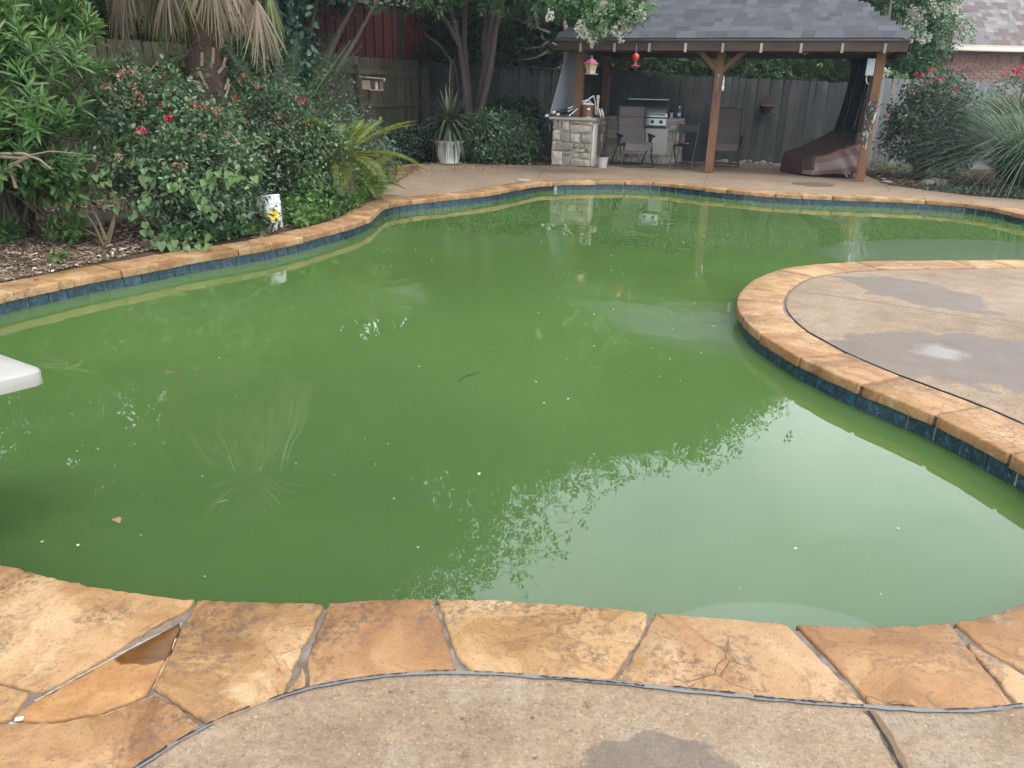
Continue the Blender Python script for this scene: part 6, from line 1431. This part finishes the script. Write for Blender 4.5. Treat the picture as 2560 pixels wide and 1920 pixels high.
for i in range(26):
    M = Matrix.Translation((0, 0, rs.uniform(.18, .34))) @ Matrix.Rotation(rs.uniform(0, 6.283), 4, 'Z') @ Matrix.Rotation(rs.uniform(-1.3, -.8), 4, 'X') @ Matrix.Scale(rs.uniform(.2, .36), 4); o = link('dead_leaf', yd, yt, None, False); o.matrix_basis = M
mb = MB().tube([(0, 0, .4), (.015, 0, .9), (.03, 0, 1.25), (.05, .01, 1.55)], [.012, .009, .006, .003], 6)
for i in range(12): z = .75+i*.06; a = i*2.4; mb.tube([(.015+.02*(z-.7), 0, z), (.03+.09*math.cos(a), .08*math.sin(a), z+.09)], [.004, .002], 4)
lpart('flower_stalk', mb, simple('dry_stalk', (.22, .15, .10), .9), yt)
# ---- shade shrubs by the fence
shrub('shade_shrub', 'rounded dark green shrub right of the potted yucca', 'shrub', (-.45, 16.7, 0), [((-.55, 16.6, .5), (.62, .55, .52)), ((-.05, 16.75, .42), (.42, .45, .45)), ((-.9, 16.9, .4), (.4, .4, .42))], 1400, 7, .06, L_rose, 340, up=.2)
shrub('shade_shrub', 'taller dark shrub between the rounded shrub and the counter', 'shrub', (.05, 17.2, 0), [((-.02, 17.2, .85), (.55, .45, .48)), ((.1, 17.1, .5), (.45, .4, .4)), ((-.4, 17.5, .7), (.4, .4, .5))], 1100, 7, .06, L_shade, 350)
shrub('shade_shrub', 'low dark shrub in the corner left of the potted yucca', 'shrub', (-2.0, 16.9, 0), [((-2.05, 16.8, .35), (.55, .5, .36)), ((-2.5, 16.0, .3), (.4, .5, .32)), ((-1.5, 17.2, .35), (.45, .4, .38))], 900, 7, .06, L_shade, 360)
# ---- right bed
bR = (8.15, 16.2, 0)
tR, pR_, dR_ = shrub('rose_bush', 'large rose bush with pink red blooms in the right bed beside the gazebo', 'rose bush', bR, [((8.15, 16.2, 1.15), (.78, .65, .62)), ((7.7, 16.0, .75), (.50, .5, .52)), ((8.6, 16.1, .75), (.58, .5, .58)), ((8.3, 15.8, .5), (.65, .45, .36)), ((8.2, 16.2, 1.6), (.55, .45, .28))], 1250, 7, .078, L_rose3, 370, stem_n=24, r0=.02, shoots=50)
for (px, py) in ((2308,187), (2328,180), (2332,173), (2298,195), (2340,195), (2384,220), (2392,228), (2404,246), (2218,291), (2290,184), (2358,198)): put(rose_me[px % 3], Q(px, py, 15.75), tR, 1.0)
for (px, py) in ((2262,190), (2270,205), (2240,205), (2350,205), (2310,215), (2380,235), (2360,250), (2280,230), (2325,205), (2395,260)): put(spent_me[px % 3], Q(px, py, 15.7), tR, 1.4, 'spent_bloom')
def pampas():
    base = np.array([9.0, 14.0, 0.]); t = thing('pampas_grass', 'large arching clump of pampas grass at the right edge', 'ornamental grass', tuple(base)); r_ = np.random.RandomState(8); n = 1500
    a = r_.rand(n)*6.283; r = .28*np.sqrt(r_.rand(n)); p = base+np.stack([r*np.cos(a), r*np.sin(a), 0*a], 1); tilt = .12+.75*r_.rand(n)
    d = np.stack([np.cos(a)*np.sin(tilt), np.sin(a)*np.sin(tilt), np.cos(tilt)], 1); N_ = np.stack([-np.cos(a)*np.cos(tilt), -np.sin(a)*np.cos(tilt), np.sin(tilt)], 1)
    # gravity bends the blades outward and down
    V = []; m = 9
    for i in range(m+1):
        u = i/m; V += [(-.0055*(1-u**3)-.0005, u*(1-.10*u*u), -.80*u**2.6), (.0055*(1-u**3)+.0005, u*(1-.10*u*u), -.80*u**2.6)]
    S = 1.5+1.2*r_.rand(n); link('blades', scatter('blades', (np.array(V), [(2*i, 2*i+1, 2*i+3, 2*i+2) for i in range(m)]), p, d, N_, S, L_pampas, W=np.ones(n)*1.15), t)
pampas()
cp = thing('fan_palm', 'short fan palm with stiff green leaves behind the pampas grass', 'palm', (9.7, 15.9, 0)); lpart('trunk', MB().tube([(0, 0, 0), (0, 0, .9)], [.14, .12], 12), M_fib, cp)
rs = random.Random(29)
for i in range(20):
    a = i/20*6.283; el = rs.uniform(-.2, 1.25); d = (math.cos(a)*math.cos(el), math.sin(a)*math.cos(el), math.sin(el)); hub = tuple(np.array([9.7, 15.9, .95])+np.array(d)*rs.uniform(.3, .5)); link('frond', frond(hub, d, L_palm if i % 4 else L_dead, rs.uniform(.5, .65), 26, 1.25, 90+i, .15, 'frond'), cp)
rt2, _, _ = shrub('rose_bush', 'farther rose bush with bright red blooms behind the pampas grass', 'rose bush', (10.6, 17.2, 0), [((10.5, 17.2, 1.35), (.8, .5, .6)), ((10.2, 17.0, .8), (.7, .5, .6))], 600, 6, .06, L_rose2, 380)
for (px, py) in ((2533,173), (2540,176), (2555,172), (2512,186), (2548,182), (2558,190)): put(rose_me[px % 3], Q(px, py, 16.6), rt2, 1.25)

# ================================================================== TREES
def crown_mesh(nm, lobes, ntw, k, size, mat, seed, tm): 
    p, d = shell(lobes, ntw, .42, .2, seed, -99); P_, D, N_, S = leaves_from(p, d, k, .9, size, seed+1, .35, size*1.1); return scatter(nm, tm, P_, D, N_, S, mat)
def lobset(rx, rz, n, seed):
    r_ = random.Random(seed); out = [((0, 0, 0), (rx*.62, rx*.62, rz*.7))]
    for i in range(n):
        a = r_.uniform(0, 6.283); e = r_.uniform(-.9, 1.2); rr = rx*r_.uniform(.5, .72); s_ = rx*r_.uniform(.26, .46)
        out.append(((math.cos(a)*math.cos(e)*rr, math.sin(a)*math.cos(e)*rr, math.sin(e)*rz*.62), (s_, s_, s_*.8)))
    return out
T_sp = T_spray(5, T_rhomb(.55), 1); T_sp2 = T_spray(6, T_oval(.5), 2)
CW_ = [crown_mesh('crown', lobset(3.3, 4.0, 16, 50+i), 5200, 4, .42, (L_tree, L_tree2, L_tree)[i], 500+i*10, T_sp) for i in range(3)]
CW_.append(crown_mesh('crown', lobset(3.3, 4.0, 12, 59), 1500, 4, .29, L_tree2, 545, T_sp))
CL_ = [crown_mesh('crown', lobset(1.9, 2.0, 9, 70+i), 1500, 4, .26, (L_tree2, L_tree)[i], 560+i*10, T_sp) for i in range(2)]
def trunk_mb(h, r, seed, lean=.05, limbs=6, cr=2.6, fork=.45):
    rs = random.Random(seed); mb = MB(); top = Vector((rs.gauss(0, lean*h), rs.gauss(0, lean*h), h)); pts = [Vector((0, 0, -.1)).lerp(top, i/8)+Vector((rs.gauss(0, .04), rs.gauss(0, .04), 0))*(i > 0) for i in range(9)]
    mb.tube(pts, [r*(1.25 if i == 0 else 1-.075*i) for i in range(9)], 9)
    for i in range(limbs):
        b = pts[rs.randint(3, 8)]; a = i/limbs*6.283+rs.gauss(0, .3); e = b+Vector((math.cos(a)*cr*.7, math.sin(a)*cr*.7, rs.uniform(.8, 2.2))); m = b.lerp(e, .5)+Vector((0, 0, -.15)); mb.tube([b, m, e], [r*.45, r*.3, r*.10], 6)
    return mb
trk = [trunk_mb(6.0, .20, 80+i) for i in range(3)]; trk_me = [t.mesh('trunk', M_bark, smooth=60) for t in trk]
def tree(x, y, h, ci, label, rx=1., rot=0., lean=0):
    """h: height of the crown's top"""
    t = thing('tree', label, 'tree', (x, y, 0), rot, 'trees beyond the fence'); s_ = h/10.2
    a = link('trunk', trk_me[ci % 3], t, None, False); a.matrix_basis = Matrix.Diagonal((s_, s_, s_, 1))
    c = link('crown', CW_[ci], t, None, False); c.matrix_basis = Matrix.Translation((0, 0, h-4.1*s_)) @ Matrix.Diagonal((s_*rx, s_*rx, s_, 1)) @ Matrix.Rotation(rot*3, 4, 'Z')
    return t
tl = 'tall dark leafy tree beyond the fence, '
TREES = [(-5.0, 22.0, 15.5, 3, 'behind the red shed', 1.1), (-2.7, 21.5, 14.6, 3, 'behind the multi stemmed tree', .95), (-.2, 24.5, 11.2, 2, 'behind the dead snag', .95), (2.3, 22.3, 9.9, 2, 'behind the left gazebo post', 1.05), (4.8, 22.8, 9.2, 0, 'behind the middle gazebo post', 1.0), (7.1, 23.6, 8.2, 1, 'behind the right half of the gazebo roof', .95), (9.3, 27.5, 7.5, 2, 'far off between gazebo and brick house', .9),
  (-7.6, 19.0, 15.0, 3, 'behind the palm fronds', 1.15), (-9.6, 14.2, 14.5, 3, 'beyond the side fence behind the palm', 1.15), (-9.9, 9.2, 13.5, 0, 'beyond the side fence behind the oleander', 1.1), (-10.2, 4.2, 12.5, 1, 'at the left beyond the oleander', 1.1), (-5.6, 16.6, 11.5, 2, 'leaning over the corner of the side fence', .85), (12.6, 30, 9.0, 0, 'far behind the brick house roof', 1.2)]
for i, (x, y, h, ci, lab, rx) in enumerate(TREES): tree(x, y, h, ci, tl+lab, rx, i*1.3)
# understory that fills the gap between fence top and crowns
for i, (x, y, z, s_, ci, lab) in enumerate(((-6.9, 12.6, 1.7, .95, 1, 'left of the palm trunk'), (-8.2, 9.2, 1.9, 1.0, 1, 'behind the oleander'), (-1.2, 20.6, 2.1, .95, 1, 'behind the multi stemmed tree'), (.9, 20.4, 2.2, .95, 1, 'behind the dead snag'), (.1, 21.8, 2.5, 1.1, 1, 'left of the dead snag'), (1.7, 22.0, 2.6, 1.1, 1, 'behind the shade screen'), (2.6, 20.6, 2.1, .95, 1, 'above the stone counter'), (4.2, 20.9, 1.9, .9, 0, 'right of the middle post'), (5.9, 20.6, 1.9, .95, 0, 'below the gazebo roof by the ceiling lamp'), (7.4, 21.0, 2.0, .9, 0, 'behind the insect screen'), (-3.4, 23.2, 2.4, 1.0, 1, 'behind the red shed'), (-7.5, 15.5, 2.0, 1.0, 1, 'behind the palm fronds'))):
    t = thing('understory_tree', 'low leafy understory tree over the fence, '+lab, 'tree', (x, y, 0), i*.9, 'understory trees beyond the fence')
    a = link('trunk', trk_me[i % 3], t, None, False); a.matrix_basis = Matrix.Diagonal((.4, .4, .28, 1)); c = link('crown', CL_[ci], t, None, False); c.matrix_basis = Matrix.Translation((0, 0, z)) @ Matrix.Scale(s_, 4) @ Matrix.Rotation(i, 4, 'Z')
r_ = np.random.RandomState(44); lobF = []
for i in range(46):
    x = -34+i*1.05+r_.randn()*.4; lobF.append(((x, 28.5+r_.rand()*4-.1*abs(x), 2.2+r_.rand()*1.6), (1.9, 1.5, 2.6+r_.rand())))
p, d = shell(lobF, 5200, .35, .1, 640, -.2); P_, D, N_, S = leaves_from(p, d, 3, .9, .62, 641, .2, .3); tag(link('far_wood', scatter('far_wood', T_sp, P_, D, N_, S, L_tree)), 'dense dark wood far behind the fence', None, None, 'stuff')
# dead snag behind the fence
sg = thing('dead_snag', 'pale dead snag with bare branches rising behind the fence', 'dead tree', (1.12, 19.3, 0)); mb = MB().tube([(1.12, 19.3, 0), (1.1, 19.3, 2.0), (1.08, 19.3, 2.55), (.95, 19.3, 3.05)], [.12, .11, .10, .03], 9)
wpart('trunk', mb, simple('pale_dead_wood', (.25, .21, .18), .9, var=.3, scale=9, bump=.4), sg, smooth=50)
mb = MB()
for st in (((1375,82),(1330,65),(1290,48),(1270,42)), ((1330,65),(1320,40),(1312,15)), ((1372,128),(1340,145),(1300,150),(1285,148)), ((1372,104),(1350,118),(1312,122)), ((1380,108),(1410,125),(1425,130)), ((1345,72),(1338,45),(1330,-5)), ((1385,175),(1400,168),(1412,160))): mb.tube([Q(x, y, 19.25) for x, y in st], [.035, .022, .012, .006][:len(st)], 5)
wpart('bare_branch', mb, simple('dead_branch', (.2, .17, .15), .9), sg)
# multi-stemmed crape myrtle before the fence, its blossoms hanging over the gazebo roof
cm = thing('crape_myrtle', 'multi stemmed crape myrtle whose white blossoms hang before the gazebo roof', 'tree', (-.95, 17.5, 0))
M_cmb = wood('crape_bark', [(.25, (.032, .023, .019)), (.5, (.065, .047, .038)), (.8, (.12, .092, .076))], .8, bump=.3)
for st, r0, Y0, Y1 in (([(1175,400),(1170,300),(1158,180),(1145,100),(1130,40),(1118,-60)], .085, 17.4, 17.2), ([(1180,400),(1178,300),(1168,200),(1160,110),(1162,30),(1170,-80)], .09, 17.5, 17.4), ([(1190,400),(1196,270),(1212,170),(1222,90),(1232,20),(1245,-80)], .10, 17.5, 17.3), ([(1195,400),(1203,270),(1226,170),(1238,70),(1255,0),(1285,-90)], .09, 17.4, 16.8), ([(1200,400),(1215,180),(1208,120),(1212,60),(1214,-60)], .06, 17.6, 17.8), ([(1160,300),(1135,160),(1095,110),(1060,85)], .045, 17.6, 17.4), ([(1150,120),(1120,60),(1085,20),(1050,-40)], .05, 17.2, 16.6)):
    n = len(st); wpart('stem', MB().tube([Q(x, y, Y0+(Y1-Y0)*i/(n-1)) for i, (x, y) in enumerate(st)], [r0*(1-.10*i) for i in range(n)], 9), M_cmb, cm, smooth=60)
lobC = [((-1.0, 17.2, 5.0), (1.9, 1.7, 1.3)), ((.2, 16.4, 4.6), (1.4, 1.2, .9)), ((-2.2, 17.0, 4.5), (1.2, 1.2, 1.1)), ((-.4, 17.2, 6.5), (1.5, 1.4, 1.2)), ((1.0, 15.2, 3.75), (.75, .6, .42)), ((-1.9, 16.6, 3.35), (.8, .7, .42)), ((.0, 18.2, 3.6), (.8, .6, .5)), ((-.6, 16.6, 3.5), (.7, .5, .35))]
p, d = shell(lobC, 1500, .6, .1, 600, 2.6); P_, D, N_, S = leaves_from(p, d, 4, .9, .36, 601, .2, .2); link('crown', scatter('crown', T_sp2, P_, D, N_, S, L_crape), cm)
wpart('branch', MB().tube([Q(1285, -90, 16.8), Vector((.7, 15.3, 3.55)), Q(1470, -10, 14.3), Q(1560, 20, 14.1)], [.04, .03, .018, .008], 7), M_cmb, cm)
lobD = [((1.05, 14.2, 2.86), (.44, .30, .24)), ((1.48, 14.15, 2.78), (.46, .28, .24)), ((1.28, 14.1, 2.55), (.34, .22, .20)), ((1.82, 14.15, 2.80), (.30, .22, .22)), ((.74, 14.2, 2.86), (.24, .2, .18)), ((1.62, 14.1, 2.55), (.22, .2, .16))]
p, d = shell(lobD, 300, .7, -.1, 610, 2.2); P_, D, N_, S = leaves_from(p, d, 3, .7, .22, 611, .0, .05); link('hanging_foliage', scatter('hanging_foliage', T_sp2, P_, D, N_, S, L_crape), cm)
blos = [ball(60, .062, .034, 700+i, M_white, 'blossom', 1.5) for i in range(3)]
for (px, py, s_) in ((1375,40,.8), (1452,72,1.1), (1458,62,.9), (1462,84,.8), (1506,70,1.1), (1510,82,.9), (1482,98,.9), (1476,92,.8), (1534,74,.9), (1540,78,.8), (1563,56,1.), (1572,60,.8), (1600,32,1.), (1605,40,.8), (1596,44,.7), (1512,14,1.1), (1506,8,.9), (1492,36,.7), (1500,44,.7), (1575,10,.9), (1552,98,.8), (1562,72,.8), (1578,30,.7), (1475,47,.8), (1530,20,.6), (1605,18,.6), (1555,52,.9)): put(blos[px % 3], Q(px, py, 13.95), cm, s_*1.15)
# crape myrtle behind the right end of the gazebo
c2 = thing('crape_myrtle', 'crape myrtle with creamy blossom clusters between gazebo roof and brick house', 'tree', (8.9, 19.6, 0)); wpart('trunk', MB().tube([(8.8, 19.6, 0), (8.75, 19.6, 1.6), (8.6, 19.5, 3.2)], [.09, .08, .05], 9), M_cmb, c2)
p, d = shell([((8.5, 19.5, 3.0), (.95, .8, .85)), ((9.0, 19.3, 2.2), (.60, .5, .45)), ((8.2, 19.4, 4.0), (1.0, .8, .7)), ((9.35, 19.3, 2.95), (.55, .5, .55)), ((8.6, 19.2, 1.9), (.5, .4, .4)), ((9.2, 19.5, 3.8), (.6, .6, .6))], 900, .6, .1, 620, 1.5); P_, D, N_, S = leaves_from(p, d, 4, .9, .28, 621, .2, .14); link('crown', scatter('crown', T_sp2, P_, D, N_, S, L_crape), c2)
for (px, py) in ((2165,20), (2160,28), (2150,15), (2172,30), (2276,40), (2290,52), (2268,62), (2298,34), (2280,28), (2262,88), (2272,92), (2288,84), (2300,92), (2318,96), (2276,70), (2340,30), (2352,22), (2375,25), (2388,22), (2305,58), (2250,72), (2208,190), (2216,182), (2330,12)): put(blos[px % 3], Q(px, py, 18.75), c2, 1.35)
# ================================================================== FLOATING AND LYING BITS
rs = np.random.RandomState(90); pts = []
regions = [((900,560),(1850,690),60), ((1300,700),(1850,1000),36), ((60,850),(1200,1450),20), ((1500,560),(2200,640),40), ((1000,1000),(2400,1500),9), ((950,480),(1700,560),30)]
for (x0, y0), (x1, y1), n in regions:
    for i in range(n):
        q = P(x0+(x1-x0)*rs.rand(), y0+(y1-y0)*rs.rand(), WZ)
        j = min(range(0, NP, 4), key=lambda k: (pool[k]-q.xy).length); side = (q.xy-pool[j]).dot(pnor[j])
        if side < -.12: pts.append((q.x, q.y, WZ+.003))
n = len(pts); d = nrm(rs.randn(n, 3)*np.array([1, 1, .05])); tag(link('floating_petals', scatter('floating_petals', T_oval(.8, .05), np.array(pts), d, np.tile(np.array([[0, 0, 1.]]), (n, 1)), .006+.011*rs.rand(n)**2, M_white)), 'tiny pale petals and specks floating on the water', None, None, 'stuff')
def leafthing(name, label, px, py, z, s_, mat, tm, rz, tilt=.1):
    q = P(px, py, z); t = thing(name, label, name.split('_')[-1], q, rz)
    link('leaf_blade' if 'leaf' in name else 'petal', scatter('leaf_blade', tm, np.zeros((1, 3)), np.array([[0, 1., tilt]]), np.array([[0, 0, 1.]]), [s_], mat), t, None, False); return t
leafthing('dry_leaf', 'curled tan dry leaf floating on the water at lower left', 300, 1308, WZ+.006, .05, M_spent, T_oval(.7, .2), .9)
leafthing('green_leaf', 'small yellow green leaf floating right of the dry leaf', 570, 1250, WZ+.006, .045, L_weed, T_lance(.25), 2.2)
leafthing('yellow_leaf', 'narrow yellow leaf lying on the front concrete slab', 1475, 1772, .006, .035, L_sagoy, T_lance(.3), .1)
leafthing('red_petal', 'red petals fallen on the left coping', 98, 699, .012, .05, M_petal, T_oval(.9, .1), 1.3)
q = P(48, 1797, .012); sh_ = thing('plastic_scrap', 'tiny white scrap on the leaf shaped dark stone', 'scrap', q, .3); lpart('scrap_piece', MB().box((0, 0, 0), (.017, .009, .003)), simple('white_scrap', (.75, .75, .8), .5), sh_)
# ================================================================== AIR: humid haze, thin
hzm = bpy.data.materials.new('humid_air'); hzm.use_nodes = True; ht = hzm.node_tree; ht.nodes.clear()
pv_ = ht.nodes.new('ShaderNodeVolumePrincipled'); pv_.inputs['Density'].default_value = .0010; pv_.inputs['Color'].default_value = (.72, .86, 1, 1); pv_.inputs['Anisotropy'].default_value = .2
ho = ht.nodes.new('ShaderNodeOutputMaterial'); ht.links.new(pv_.outputs[0], ho.inputs['Volume'])
tag(link('haze', MB().box((0, 16, 8.5), (120, 60, 20)).mesh('haze', hzm)), 'thin humid haze over the garden', None, None, 'stuff')
